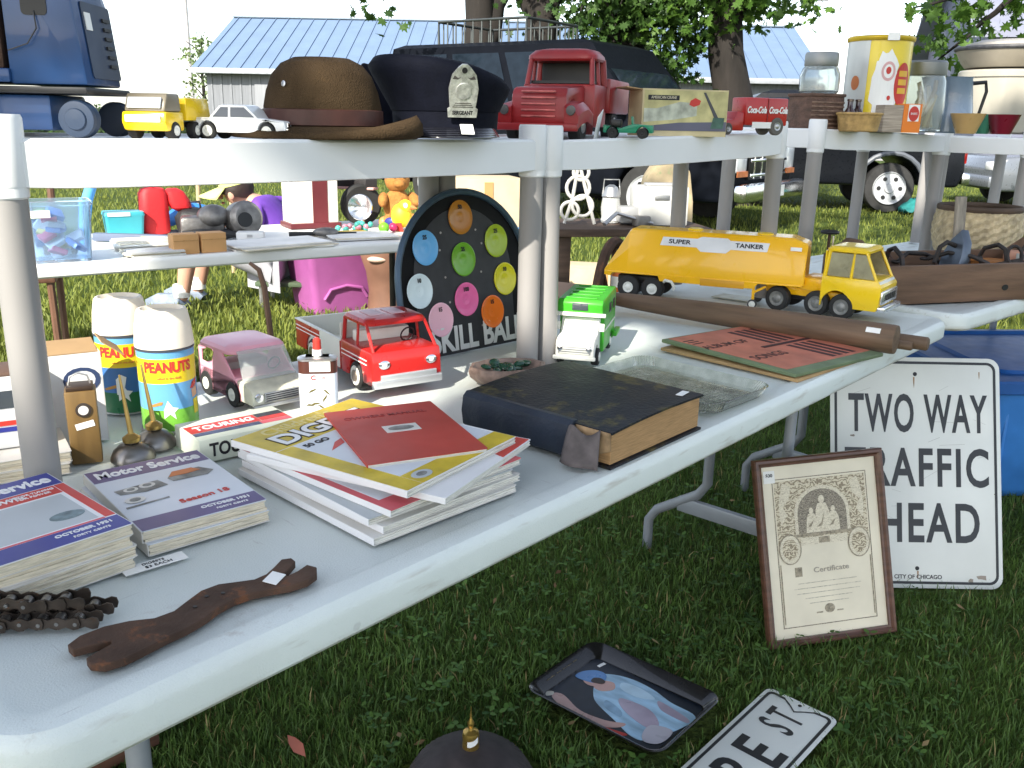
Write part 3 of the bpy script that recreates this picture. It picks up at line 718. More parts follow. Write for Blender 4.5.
# ------------------------------------------------------------------ lighter fluid tin
t = thing('fluid_tin', 'small white tin with brown shoulder and red cap', 'tin', (-.288, 1.300, TZ), 8)
def rr_rings(w, d, prof, r=.012): return [[Vector((x, y, z)) for x, y in rrect(w-2*i, d-2*i, r, 5)] for i, z in prof]
MB().loops(rr_rings(.056, .030, [(.001, 0), (0, .001), (0, .068)])).build('body', M('tin_white', (.70, .74, .80), .32, coat=.3, var=.05), t)
MB().loops(rr_rings(.0562, .0302, [(0, .068), (0, .087)])).build('brown_band', M('tin_brown', (.07, .022, .015), .35, var=.2), t)
MB().loops(rr_rings(.058, .032, [(0, .087), (0, .0895), (.003, .091), (.012, .0925)])).build('shoulder', STEEL, t)
MB().lathe([(.0075, .092), (.0072, .102)], n=20).build('neck', WHITE, t)
MB().lathe([(.0062, .102), (.0058, .116), (.003, .119)], n=20).build('cap', CV['red'], t)
MB().box((.004, -.0156, .079), (.030, .0006, .015)).build('price_tag', PAPER, t)
text('C', .010, CV['red'], t, (-.006, -.0154, .062), (R(90), 0, 0), 1, .0004); text('OIL', .006, CV['red'], t, (.008, -.0154, .062), (R(90), 0, 0))
for (x, zz, a) in ((-.008, .042, 30), (.012, .040, -40), (-.004, .022, 10), (.004, .017, -30), (-.012, .020, 0), (.010, .030, 60)):
    MB().prism([(q*math.cos(R(a))-w_*math.sin(R(a))+x, q*math.sin(R(a))+w_*math.cos(R(a))+zz) for q, w_ in ((-.007, 0), (-.002, .0025), (.006, .001), (.007, 0), (.002, -.001))], -.0156, -.0152, 'xz').build('printed_leaf', M('print_olive', (.12, .10, .03), .5), t, smooth=0)
# ------------------------------------------------------------------ toy vehicles on the table. local frame: x forward, y left, z up
def wheel(t, x, y, r, wd, tyre=RUBBER, hub=None, hubr=.55, name='wheel'):
    """tyre with a hub disc as its child"""
    s = 1 if y > 0 else -1
    m = MB().lathe([(r*.55, -wd/2), (r*.9, -wd/2), (r, -wd*.36), (r, wd*.36), (r*.9, wd/2), (r*.55, wd/2)], (x, y, r), 28, rot=(R(90), 0, 0))
    w_ = m.build(name, tyre, t)
    h = MB().lathe([(r*hubr, 0), (r*hubr*.94, wd*.10), (r*hubr*.60, wd*.04), (r*hubr*.35, wd*.16), (.0005, wd*.18)], (x, y+s*wd*.47, r), 24, rot=(R(-90*s), 0, 0)).build('hub', hub or WHITE, w_)
    return w_
def arch_profile(x0, x1, zlow, zhigh, wheels, extra=()):
    """lower body outline in (x, z) with wheel arches cut into its underside, going front to back along the bottom"""
    pts = [(x0, zlow)]
    for wx, r in sorted(wheels):
        h = max(0, (r*r-(zlow-r/1.15)**2))
        a0 = math.degrees(math.acos(max(-1, min(1, (zlow-r/1.15)/r)))) if r else 0
        for k in range(9):
            a = R(90+a0-2*a0*k/8); pts.append((wx+r*math.cos(a), r/1.15+r*math.sin(a)))
    pts += [(x1, zlow)]
    return pts
TRED = M('toy_red_paint', (.42, .016, .014), .30, var=.14, vs=14, coat=.3, col2=(.17, .025, .02), thr=.66)
TYEL = M('toy_yellow_paint', (.86, .46, .005), .30, var=.06, coat=.25, col2=(.42, .21, .02), thr=.70)
TYEL2 = M('toy_bright_yellow', (.82, .55, .01), .3, var=.06, coat=.3)
TPINK = M('toy_pink_paint', (.86, .40, .50), .36, var=.08, coat=.15, col2=(.55, .2, .27), thr=.72)
TGREEN = M('toy_green_plastic', (.05, .36, .025), .33, var=.1)
IVORY = M('toy_ivory', (.70, .70, .64), .4, var=.06)
CLEARP = M('clear_plastic', (.86, .9, .88), .12, trans=.75, var=.05, rvar=0)
DIRTYC = M('dirty_cream', (.66, .64, .52), .5, var=.25, vs=30, col2=(.2, .18, .13), thr=.62)

# --- red and white pickup
t = thing('toy_pickup', 'red and white pressed steel toy pickup truck with open windows', 'toy truck', (-.262, 1.557, TZ), -56)
W2 = .062
ax = (-.088, .098); wr = .023
bed = arch_profile(-.165, .040, .020, .070, [(ax[0], .028)]); bed += [(.040, .070), (-.165, .070)]
for s in (-1, 1):
    MB().prism(bed, s*W2, s*(W2-.003), 'xz', .0008).build('bed_side', TRED, t)
    for zz in (.060, .053): MB().box((-.106, s*(W2+.0003), zz), (.112, .0008, .0016)).build('stripe', WHITE, t, smooth=0)
    MB().box((-.004, s*(W2+.0006), .0475), (.086, .0014, .050), .0006).build('white_side_panel', IVORY, t)
MB().box((-.062, 0, .030), (.205, .118, .003)).build('bed_floor', IVORY, t)
MB().box((-.164, 0, .047), (.003, .121, .046), .001).build('tailgate', TRED, t)
b = MB()
for s in (-1, 1): b.box((-.062, s*(W2-.0046), .051), (.204, .0024, .0385)); b.box((-.062, s*(W2-.002), .0705), (.206, .007, .002))
b.box((.036, 0, .064), (.003, .118, .070)); b.box((-.1612, 0, .051), (.0016, .112, .0385)); b.box((-.1638, 0, .0703), (.005, .121, .0016)); b.build('bed_lining', IVORY, t)
cab = arch_profile(.040, .165, .018, .074, [(ax[1], .0285)]); cab += [(.168, .028), (.166, .060), (.162, .074), (.040, .074)]
MB().prism(cab, -W2, W2, 'xz', .004).build('cab_body', TRED, t)
for s in (-1, 1):
    y = s*(W2-.006)
    for a_, b_, r_ in (((.044, y, .072), (.046, y*.95, .112), .0035), ((.158, y, .072), (.126, y*.93, .112), .0028), ((.098, y, .072), (.096, y*.94, .112), .0024)):
        MB().tube([a_, b_], r_, 8).build('window_pillar', TRED, t)
rf = MB(); rf.loops([[Vector((x+.084, y, z)) for x, y in rrect(.096-2*i, .112-2*i, .014, 5)] for i, z in ((.004, .108), (0, .110), (0, .114), (.004, .119), (.014, .121))]); rf.build('roof', TRED, t)
for yy in (-.022, .016): MB().box((.082, yy, .1215), (.044, .026, .0012), .0005).build('roof_sticker', M('faded_pink', (.60, .42, .46), .5), t)
MB().box((.07, 0, .083), (.020, .098, .020), .004).build('seat', IVORY, t)
MB().tube([(.112+.012*math.sin(a*PI/8)*.4, .028+.012*math.cos(a*PI/8), .086+.012*math.sin(a*PI/8)) for a in range(16)], .0014, 6, cyc=True).build('steering_wheel', BLACK, t)
for s in (-1, 1):
    h = MB().lathe([(.010, -.001), (.0098, .003), (.006, .0045), (.001, .005)], (.1655, s*.042, .054), 20, rot=(0, R(90), 0), sx=.72).build('headlight', CHROME, t)
    MB().sph((.1700, s*.042, .054), (.002, .0045, .004)).build('lens', M('lamp_lens', (.75, .75, .72), .15), h)
    for zz in (.058, .051): MB().box((.095, s*(W2+.0003), zz), (.10, .0008, .0016)).build('stripe', WHITE, t, smooth=0)
bp = MB(); bp.prism([(.166, -.064), (.172, -.060), (.173, .060), (.166, .064), (.163, .060), (.163, -.060)], .016, .029, 'xy', .0015); bp.box((.171, 0, .033), (.004, .10, .010), .001); bp.build('bumper', M('bumper_metal', (.62, .63, .64), .38, .75, var=.12), t)
MB().box((-.01, 0, .022), (.28, .06, .010)).build('chassis', BLACK, t)
for x in ax:
    for s in (-1, 1):
        w_ = wheel(t, x, s*(W2-.009), wr, .017, hub=IVORY, hubr=.74)
        MB().lathe([(wr*.42, 0), (wr*.40, .0014), (.001, .002)], (x, s*(W2+.0012), wr), 20, rot=(R(-90*s), 0, 0)).build('hubcap', M('hub_bronze', (.35, .28, .22), .35, .8), w_)

# --- yellow tanker with tractor
t = thing('toy_tanker_truck', 'long yellow toy tanker truck with worn pressed steel body', 'toy truck', (.552, 2.262, TZ), -22); t.scale = (1.07, 1.07, 1.10)
TL0, TL1 = -.285, .155
hw = .058
def sec(x, h, zlow=.062, k=1.0): return [Vector((x, y*k, z)) for y, z in ((-hw, zlow), (-hw, zlow+(h-zlow)*.55), (-hw*.72, h-.004), (-hw*.62, h), (hw*.62, h), (hw*.72, h-.004), (hw, zlow+(h-zlow)*.55), (hw, zlow))]
m = MB(); m.loops([sec(-.300, .064), sec(-.298, .072), sec(-.246, .156), sec(-.240, .160), sec(TL1-.030, .160), sec(TL1, .150), sec(TL1+.004, .146)]); m.build('tank', TYEL, t, smooth=25)
MB().prism([(-.300, .060), (-.300, .052), (-.285, .050), (-.280, .058), (-.170, .058), (-.165, .046), (.05, .046), (.06, .058), (TL1, .058), (TL1, .062), (-.300, .062)][::-1], -hw-.001, hw+.001, 'xz', .0008).build('tank_skirt', TYEL, t)
MB().box((-.02, -hw-.0012, .052), (.10, .002, .016), .002).build('side_box', M('toy_orange_yellow', (.62, .30, .01), .4), t)
MB().lathe([(.018, .158), (.018, .164), (.012, .166)], (-.10, 0, 0), 24).build('hatch', TYEL2, t)
MB().lathe([(.018, .158), (.018, .163), (.012, .165)], (.06, 0, 0), 24).build('hatch', TYEL2, t)
# white name plate, on the sloping upper side facing the viewer
def side_at(zf): # point on right side wall at height fraction between .55 and 1
    z0, z1 = .062+.098*.55, .156; z_ = z0+(z1-z0)*zf; y_ = -(hw+(hw*.72-hw)*zf); return y_, z_
ty, tz = side_at(.52); ang = math.atan2(hw*.28, (.156-.062-.098*.55))
plate = thing  # the plate is a part
pm = MB().prism([(-.125, -.010), (-.040, -.010), (-.030, -.019), (.028, -.019), (.038, -.010), (.118, -.010), (.122, .010), (.035, .010), (.028, .015), (-.030, .015), (-.040, .010), (-.120, .010)], 0, .0006).build('name_plate', M('plate_white', (.72, .73, .76), .4), t, (-.045, ty-.0006, tz), (R(90)-ang, 0, 0), smooth=0)
text('SUPER', .0135, INK, pm, (-.080, 0, .0007), (0, 0, 0), 1.35, .0004); text('TANKER', .0135, INK, pm, (.078, 0, .0007), (0, 0, 0), 1.2, .0004)
MB().box((.135, -hw*.93, .138), (.024, .001, .008), rot=(-ang, 0, 0)).build('price_tag', PAPER, t)
MB().tube([(-.155, -hw+.004, .045), (-.150, -hw-.006, .050), (-.135, -hw-.008, .048), (-.128, -hw-.006, .036), (-.130, -hw-.002, .030)], .0035, 8).build('hose_hook', IVORY, t)
for k, x in enumerate((-.240, -.182)):
    for s in (-1, 1): wheel(t, x, s*(hw-.010), .0265, .022, hub=IVORY, hubr=.48)
MB().box((-.22, 0, .040), (.11, .05, .018), .003).build('bogie', BLACK, t)
lg = MB()
for s in (-1, 1): lg.box((.050, s*(hw-.014), .034), (.006, .005, .030)); lg.box((.062, s*(hw-.014), .043), (.034, .004, .005), rot=(0, R(-30), 0))
lg.build('landing_gear', TYEL, t)
for s in (-1, 1): wheel(t, .050, s*(hw-.010), .0105, .007, tyre=M('small_tyre', (.05, .05, .05), .6), hub=IVORY, hubr=.7, name='jockey_wheel')
_before = set(t.children)
MB().prism([(.085, .034), (.315, .030), (.315, .046), (.085, .050)], -.030, .030, 'xz', .002).build('tractor_chassis', TYEL, t)
MB().prism([(.158, .050), (.190, .046), (.212, .046), (.212, .072), (.158, .072)], -.040, .040, 'xz', .002).build('tractor_deck', TYEL, t)
CY = .054
pr = arch_profile(.208, .318, .024, .082, [(.240, .030)])+[(.322, .030), (.325, .070), (.316, .082), (.208, .082)]
MB().prism(pr, -CY, CY, 'xz', .003).build('cab_body', TYEL2, t)
for s in (-1, 1):
    y = s*(CY-.004)
    for a_, b_, r_ in (((.212, y, .080), (.218, y*.94, .132), .0042), ((.264, y, .080), (.266, y*.94, .132), .003), ((.314, y, .080), (.288, y*.94, .132), .003)):
        MB().tube([a_, b_], r_, 8).build('window_pillar', TYEL2, t)
MB().loops([[Vector((x+.252, y, z)) for x, y in rrect(.082-2*i, .104-2*i, .010, 5)] for i, z in ((.003, .129), (0, .131), (0, .135), (.004, .139), (.012, .140))]).build('roof', TYEL2, t)
MB().box((.211, 0, .105), (.003, .10, .052)).build('cab_back', TYEL2, t)
for s in (-1, 1):
    for xa, xb, xc, xd in ((.217, .262, .264, .221), (.267, .312, .290, .268)): MB().prism([(xa, .083), (xb, .083), (xc, .128), (xd, .128)], s*(CY-.0055), s*(CY-.0045), 'xz').build('side_window', M('dusty_window', (.30, .28, .18), .3, var=.3, vs=30), t, smooth=0)
MB().prism([(-.050, .0), (.050, .0), (.046, .056), (-.046, .056)], 0, .0014, 'xy').build('windscreen', M('dusty_plastic', (.56, .56, .47), .35, trans=.05, var=.25, vs=30), t, (.3205, 0, .080), (R(90), 0, R(90)), smooth=0).rotation_euler = (R(90-26), 0, R(90))
MB().box((.3185, 0, .073), (.006, .100, .014), .002, rot=(0, R(-14), 0)).build('cowl', IVORY, t)
gr = MB().box((.3255, 0, .050), (.006, .104, .026), .003).build('grille', M('toy_chrome', (.62, .63, .66), .25, .85, var=.1), t)
for k in range(6): MB().box((.329, -.030+k*.012, .050), (.001, .008, .012)).build('grille_slot', BLACK, gr, smooth=0)
MB().prism([(.322, -.056), (.336, -.050), (.338, .050), (.322, .056)], .024, .034, 'xy', .002).build('bumper', M('toy_chrome', (.6, .6, .6)), t)
MB().box((.20, 0, .030), (.16, .044, .012), .002).build('underframe', BLACK, t)
HUBG = M('hub_grey', (.20, .20, .19), .45, .5, var=.3, vs=60)
for x in (.118, .200, .252):
    for s in (-1, 1): wheel(t, x, s*(.044 if x > .23 else .040), .0250, .021, hub=HUBG, hubr=.62)
st = MB().tube([(.195, .03, .072), (.195, .03, .150)], .002, 8).build('horn_stem', DULLM, t)
_turn = Matrix.Translation((.150, 0, 0)) @ Matrix.Rotation(R(-15), 4, 'Z') @ Matrix.Scale(1.09, 4) @ Matrix.Translation((-.150, 0, 0))
for ch in t.children:
    if ch not in _before: ch.matrix_local = _turn @ ch.matrix_local
# --- black steering wheel like handle standing behind the cab
t = thing('valve_handle', 'black round valve handle sticking up behind the yellow cab', 'valve', (.83, 2.42, TZ), 0)
MB().tube([(.020*math.cos(a*PI/12), .020*math.sin(a*PI/12), .165) for a in range(24)], .0045, 8, cyc=True).build('hand_wheel', BLACK, t)
MB().cyl((0, 0, 0), (0, 0, .168), .004).build('stem', RUST, t); MB().lathe([(.02, 0), (.022, .015), (.012, .03), (.010, .05)], n=20).build('valve_body', RUST, t)
MB().box((0, 0, .165), (.036, .006, .004)).build('spoke', BLACK, t)

# --- green camper truck with white cab
t = thing('toy_camper', 'green toy camper truck with white cab in front', 'toy truck', (.140, 1.712, TZ), -104); t.scale = (.92, .98, .93)
CW = .043
cb = arch_profile(-.105, .050, .018, .120, [(-.060, .022)])+[(.052, .088), (.078, .096), (.082, .120), (.076, .128), (-.100, .128), (-.105, .122)]
MB().prism(cb, -CW, CW, 'xz', .003).build('camper_body', TGREEN, t)
for s in (-1, 1):
    for x in (-.07, -.02): MB().prism(rrect(.026, .020, .004, 3, x, .098), s*CW, s*(CW+.0012), 'xz').build('side_window', PANE, t, smooth=0)
    MB().box((-.03, s*(CW+.0006), .062), (.14, .0012, .004)).build('white_trim', IVORY, t, smooth=0)
MB().box((.0815, 0, .114), (.003, .030, .014), .001).build('front_window', PANE, t)
MB().box((.0805, 0, .0985), (.006, .098, .0075), .001).build('front_trim', IVORY, t)
rb = MB()
for k in range(5): rb.box((-.08+k*.036, 0, .1292), (.010, .060, .002), .0008)
rb.build('roof_ribs', TGREEN, t)
MB().box((-.10, CW+.004, .030), (.05, .010, .012), .002).build('side_step', TGREEN, t)
hd = arch_profile(.050, .124, .018, .052, [(.088, .022)])+[(.128, .024), (.128, .048), (.118, .057), (.082, .062), (.066, .090), (.050, .092)]
MB().prism(hd, -.036, .036, 'xz', .003).build('cab_body', IVORY, t)
MB().prism([(-.030, 0), (.030, 0), (.026, .026), (-.026, .026)], 0, .0012).build('windscreen', M('toy_grey_glass', (.40, .42, .40), .2), t, (.0795, 0, .064), (R(90-30), 0, R(90)), smooth=0)
g = MB().box((.1285, 0, .038), (.003, .060, .018), .001).build('grille', DULLM, t)
for k in range(4): MB().box((.1302, 0, .031+k*.0045), (.001, .056, .002)).build('grille_bar', IVORY, g, smooth=0)
for s in (-1, 1): MB().lathe([(.006, 0), (.005, .002), (.001, .003)], (.1295, s*.027, .040), 16, rot=(0, R(90), 0)).build('headlight', CHROME, t)
MB().box((.131, 0, .022), (.006, .080, .008), .002).build('bumper', IVORY, t)
for s in (-1, 1): MB().box((.078, s*.042, .074), (.002, .010, .016), .0008).build('mirror', IVORY, t)
for x in (-.060, .088):
    for s in (-1, 1): wheel(t, x, s*(.034), .0175, .014, hub=IVORY, hubr=.55)

# --- pink car with big windscreen and grey nose
t = thing('toy_jeep', 'pink steel toy car with big clear windscreen and dusty front', 'toy car', (-.418, 1.392, TZ), -46)
PW = .050
pr = arch_profile(-.072, .050, .014, .046, [(-.046, .024), (.040, .024)])+[(.052, .030), (.052, .048), (-.072, .048)]
MB().prism(pr, -PW, PW, 'xz', .004).build('body', TPINK, t)
for s in (-1, 1):
    MB().prism([(-.072, .044), (-.068, .078), (-.060, .083), (-.046, .084), (-.044, .077), (-.057, .074), (-.059, .056), (-.026, .054), (-.016, .076), (-.024, .084), (.010, .082), (.048, .046)][::-1], s*(PW-.003), s*PW, 'xz', .001).build('side_frame', TPINK, t)
MB().loops([[Vector((x-.018, y, z)) for x, y in rrect(.110-2*i, .100-2*i, .018, 6)] for i, z in ((.003, .079), (0, .081), (0, .085), (.004, .090), (.018, .093))]).build('roof', TPINK, t)
ws = MB().prism([(-.045, 0), (.045, 0), (.040, .049), (-.040, .049)], 0, .0014).build('windscreen', CLEARP, t, (.066, 0, .044), (R(90-30), 0, R(90)), smooth=0)
MB().prism([(.046, .046), (.070, .044), (.092, .038), (.098, .032), (.099, .013), (.046, .013)], -.048, .048, 'xz', .004).build('nose', DIRTYC, t)
g = MB().box((.0995, 0, .0245), (.003, .058, .015), .001).build('grille', DULLM, t)
for k in range(4): MB().box((.1012, 0, .0195+k*.0034), (.001, .054, .0014)).build('grille_bar', BLACK, g, smooth=0)
for s in (-1, 1): MB().lathe([(.0068, 0), (.0062, .003), (.001, .004)], (.0990, s*.038, .026), 16, rot=(0, R(90), 0)).build('headlight', CHROME, t)
MB().box((.102, 0, .013), (.006, .100, .006), .002).build('bumper', DULLM, t)
MB().box((-.02, 0, .052), (.04, .07, .016), .004).build('seat', M('toy_grey', (.4, .39, .36), .6), t)
MB().tube([(.044+.004*math.sin(a*PI/6), .02+.010*math.cos(a*PI/6), .060+.010*math.sin(a*PI/6)) for a in range(12)], .0013, 6, cyc=True).build('steering_wheel', BLACK, t)
for x in (-.046, .040):
    for s in (-1, 1): wheel(t, x, s*(PW-.006), .0205, .015, hub=IVORY, hubr=.5)
# ------------------------------------------------------------------ round topped ball game board
t = thing('ball_game_board', 'black round topped ball game board with nine coloured cups', 'game board', (-.132, 1.668, TZ), 0, rot=(R(-8), 0, R(44.7))); t.scale = (.97, .97, .99)
def tomb(x0, x1, h, n=28, cut=0.0):
    cx = (x0+x1)/2; w = (x1-x0)/2; hh = h-w*.98
    return [(x0+cut, cut), (x1-cut, cut), (x1-cut, hh)]+[(cx+(w-cut)*math.cos(PI*k/n), hh+(w*.98-cut)*math.sin(PI*k/n)) for k in range(1, n)]+[(x0+cut, hh)]
BX0, BX1, BH = -.092, .246, .306
FELT = M('board_grey', (.030, .030, .034), .6, var=.25, vs=25); BRIMB = M('board_rim_blue', (.05, .085, .13), .4, .3, var=.3)
MB().prism(tomb(BX0, BX1, BH), 0, .006, 'xz').build('board', M('board_black', (.004, .004, .005), .6, var=.3, spec=.2), t, smooth=0)
MB().prism(tomb(BX0+.040, BX1-.045, BH-.03), -.0006, 0, 'xz').build('grey_panel', FELT, t, smooth=0)
MB().tube([(x, -.002, z) for x, z in tomb(BX0, BX1, BH)[1:]]+[(BX0, -.002, 0)], .0065, 8, flat=1).build('rim', BRIMB, t)
CUPS = [(.074, .258, srgb(165, 105, 20), '50'), (-.020, .207, srgb(90, 155, 205), '25'), (.164, .207, srgb(150, 170, 30), '25'), (.073, .178, srgb(95, 150, 30), '25'), (-.043, .129, srgb(190, 205, 210), '10'),
        (.181, .130, srgb(200, 190, 20), '10'), (.072, .101, srgb(215, 95, 150), '100'), (.139, .069, srgb(225, 110, 30), '15'), (.002, .070, srgb(220, 170, 185), '15')]
for x, z, c, s in CUPS:
    mm = M('cup_%d_%d' % (x*1000, z*1000), tuple(min(1, q*1.25) for q in c), .35, var=.06, coat=.3)
    cp = MB().lathe([(.0300, .001), (.0310, .0035), (.0290, .0042), (.024, .0022), (.013, .0012), (.0095, .0016), (.008, .0010), (.0004, .0010)], (x, 0, z), 30, rot=(R(90), 0, 0), sx=1.0, sy=1.05, cap=False).build('cup', mm, t); cp.scale = (1, 1, 1)
    text(s, .011, INK, cp, (x, -.0036, z+.019), (R(90), 0, 0), .9, .0004)
for (x, z) in ((.022, .232), (.016, .200), (.024, .148), (.112, .232), (.118, .150), (.03, .10), (.11, .045), (.125, .205)):
    MB().lathe([(.0022, 0), (.0022, .0012)], (x, -.0004, z), 8, rot=(R(90), 0, 0)).build('printed_star', M('star_print', (.35, .32, .30), .5), t, smooth=0)
text('SKILL BALL', .064, M('board_lettering', (.72, .72, .70), .5), t, (.222, -.0015, .027), (R(90), 0, 0), .80, .0022, align='RIGHT')
MB().box((.218, -.0012, .052), (.020, .0008, .011)).build('price_tag', PAPER, t, smooth=0)
MB().prism([(0, 0), (.07, 0), (.004, .20)], .08, .084, 'yz').build('back_stand', BLACK, t, smooth=0)

# ------------------------------------------------------------------ carved dish of green stones
t = thing('carved_dish', 'small carved brown dish filled with dark green pieces', 'dish', (-.008, 1.500, TZ), 20)
DISH = M('carved_stone', (.24, .17, .14), .5, var=.35, vs=60, bump=.5, bs=120)
n = 40; rings = []
for r, z in ((.036, 0), (.042, .003), (.052, .014), (.054, .024), (.0525, .031), (.048, .031), (.044, .025), (.030, .012)):
    rings.append([Vector((math.cos(2*PI*k/n)*r*1.25*(1+.035*math.cos(2*PI*k/n*10)), math.sin(2*PI*k/n)*r*.85*(1+.035*math.cos(2*PI*k/n*10)), z)) for k in range(n)])
MB().loops(rings).build('bowl', DISH, t)
rg = random.Random(4); m = MB()
for k in range(16):
    a = rg.uniform(0, 7); q = rg.uniform(0, .032)
    m.sph((math.cos(a)*q*1.2, math.sin(a)*q*.8, .024+rg.uniform(0, .008)), (rg.uniform(.008, .014), rg.uniform(.006, .010), rg.uniform(.004, .007)), rot=(rg.uniform(-.4, .4), rg.uniform(-.4, .4), rg.uniform(0, 3)), u=10, v=7)
m.build('green_filling', M('green_glass', (.012, .06, .035), .15, var=.4, coat=.5), t)

# ------------------------------------------------------------------ worn black book
t = thing('old_book', 'thick worn black book with torn spine and tan page edges', 'book', (.106, 1.263, TZ), -41); t.scale = (1.02, 1.05, 1)
# local: x along the short cover edge (towards the right front), y along the page fore-edge
BW, BD, BT = .250, .222, .056
COVER = M('worn_leather', (.012, .014, .020), .48, var=.3, vs=6, bump=.3, bs=160, col2=(.09, .075, .028), thr=.55, spec=.3)
SPINE = M('spine_cloth', (.012, .018, .032), .5, var=.3, vs=12, bump=.2, bs=200)
PG = M('tan_page_edges', (.42, .25, .115), .85, var=.22, vs=22, stretch=(2, 2, 45), bump=.35, bs=40)
MB().box((.0, .004, BT/2), (BW-.010, BD-.012, BT-.010)).build('pages', PG, t, smooth=0)
def cover_sheet(zb, lift):
    m = MB(); nx, ny = 14, 12
    def f(u, v, off):
        x = -BW/2+BW*u; y = -BD/2+.004+(BD-.004)*v
        return Vector((x, y, zb+off+lift*(.0045*math.sin(PI*v)*(1-.5*u)+.0030*(1-u)*v-.003*u*(1-v)**3)))
    m.grid(lambda u, v: f(u, v, .003), nx, ny); m.grid(lambda u, v: f(1-u, v, 0), nx, ny)
    for q in (0, 1):
        m.grid(lambda u, v: f(u, q, .003*v), nx, 1); m.grid(lambda u, v: f(q, u, .003*v), ny, 1)
    return m
cover_sheet(BT-.005, 1).build('front_cover', COVER, t, smooth=50)
cover_sheet(.0005, 0).build('back_cover', COVER, t, smooth=50)
prof = [(.010, BT-.0015), (.002, BT-.0010), (-.005, BT-.007), (-.008, BT/2), (-.005, .007), (.002, .0012), (.010, .0015), (.004, .006), (-.002, .011), (-.005, BT/2), (-.002, BT-.011), (.004, BT-.006)]
xs = [-BW/2+k/20*(BW-.058) for k in range(21)]
rings = []
for k, x in enumerate(xs):
    rib = .0016 if k in (3, 4, 8, 9, 13, 14, 18) else 0
    rings.append([Vector((x, -BD/2+y-(rib if y < 0 else 0), z)) for y, z in prof])
MB().loops(rings).build('spine', SPINE, t)
# torn end of the spine, hanging down
fl = MB().grid(lambda u, v: Vector((BW/2-.060+.045*u+.010*v*u, -BD/2-.006-.016*v-.006*math.sin(u*5), BT*.80*(1-v)+.004+.006*math.sin(u*7+v*3)*(1-v))), 8, 8)
fl.build('torn_spine', M('torn_cloth', (.10, .085, .085), .8, var=.4, vs=40, bump=.3), t, solid=.0012)
fl = MB().grid(lambda u, v: Vector((BW/2-.056+.054*u, -BD/2+.0035-.004*v*math.sin(u*4), BT-.006-.046*v*(1-.45*u))), 6, 6)
fl.build('torn_lining', M('torn_lining', (.30, .20, .11), .85, var=.4, vs=50), t, solid=.001)
MB().box((BW/2-.020, BD/2-.024, BT+.0006), (.010, .024, .0007), rot=(0, 0, R(8))).build('price_tag', PAPER, t)

# ------------------------------------------------------------------ ribbed clear glass tray
t = thing('glass_tray', 'ribbed clear glass relish tray lying flat beside the black book', 'glass tray', (.272, 1.470, TZ), 46)
GL = M('pressed_glass', (.84, .87, .76), .05, trans=.93, var=.2, vs=40, rvar=0, ior=1.46, bump=.35, bs=45)
n = 160
def gring(w, d, z, amp):
    o = []
    base = rrect(w, d, .03, 38)
    for k, (x, y) in enumerate(base): 
        f = 1+amp*(1 if k % 4 < 2 else -1); o.append(Vector((x*f, y*f, z)))
    return o
MB().loops([gring(.150, .235, .0005, 0), gring(.168, .252, .004, .004), gring(.182, .270, .022, .010), gring(.178, .266, .0225, .010), gring(.162, .246, .008, .006), gring(.145, .230, .0055, 0)]).build('glass_body', GL, t, smooth=25)
m = MB()
for k in range(17): m.box((-.064+k*.008, 0, .0063), (.0042, .215, .0028), .001)
m.build('ribs', GL, t)

# ------------------------------------------------------------------ old record albums
t = thing('record_album', 'orange edged lower album under the green and red album', 'album', (.506, 1.744, TZ+.0002), 43.5)
MB().box((0, 0, .003), (.305, .300, .006), .001).build('sleeve', M('album_tan', (.40, .26, .12), .7, var=.25), t)
t = thing('record_album', 'green and red striped album lying on the orange edged album', 'album', (.511, 1.748, TZ+.0065), 41, rot=(R(.8), R(1.6), R(41)))
AG = M('album_green', (.14, .19, .10), .6, var=.25, vs=12, bump=.15); AR = M('album_salmon', (.50, .16, .10), .55, var=.22, vs=16); AD = M('album_dark_print', (.045, .012, .012), .6, var=.3)
MB().box((0, 0, .0035), (.308, .304, .007), .0012).build('sleeve', AG, t)
flat(rect(-.140, -.125, .150, .146), .0070, AR, t, 'salmon_print'); 
for k in range(4):
    flat([(.02+k*.024, .015), (.033+k*.024, .015), (.033+k*.024, .122), (.020+k*.024, .122)], .0075, AD, t, 'dark_stripe')
    flat([(.03+k*.024, -.115), (.043+k*.024, -.115), (.043+k*.024, -.012), (.030+k*.024, -.012)], .0075, AD, t, 'dark_stripe')
flat([(-.03, -.004), (.146, -.004), (.146, .006), (-.03, .006)], .0079, AD, t, 'dark_stripe')
text('ALBUM OF', .030, AD, t, (-.075, .055, .0077), (0, 0, 0), .95, .0003); text('SONGS', .034, AD, t, (-.075, -.045, .0077), (0, 0, 0), .95, .0003)
for k in range(3): flat([(-.136, .110-k*.012), (-.105, .110-k*.012), (-.105, .114-k*.012), (-.136, .114-k*.012)], .0075, AD, t, 'dark_rule')

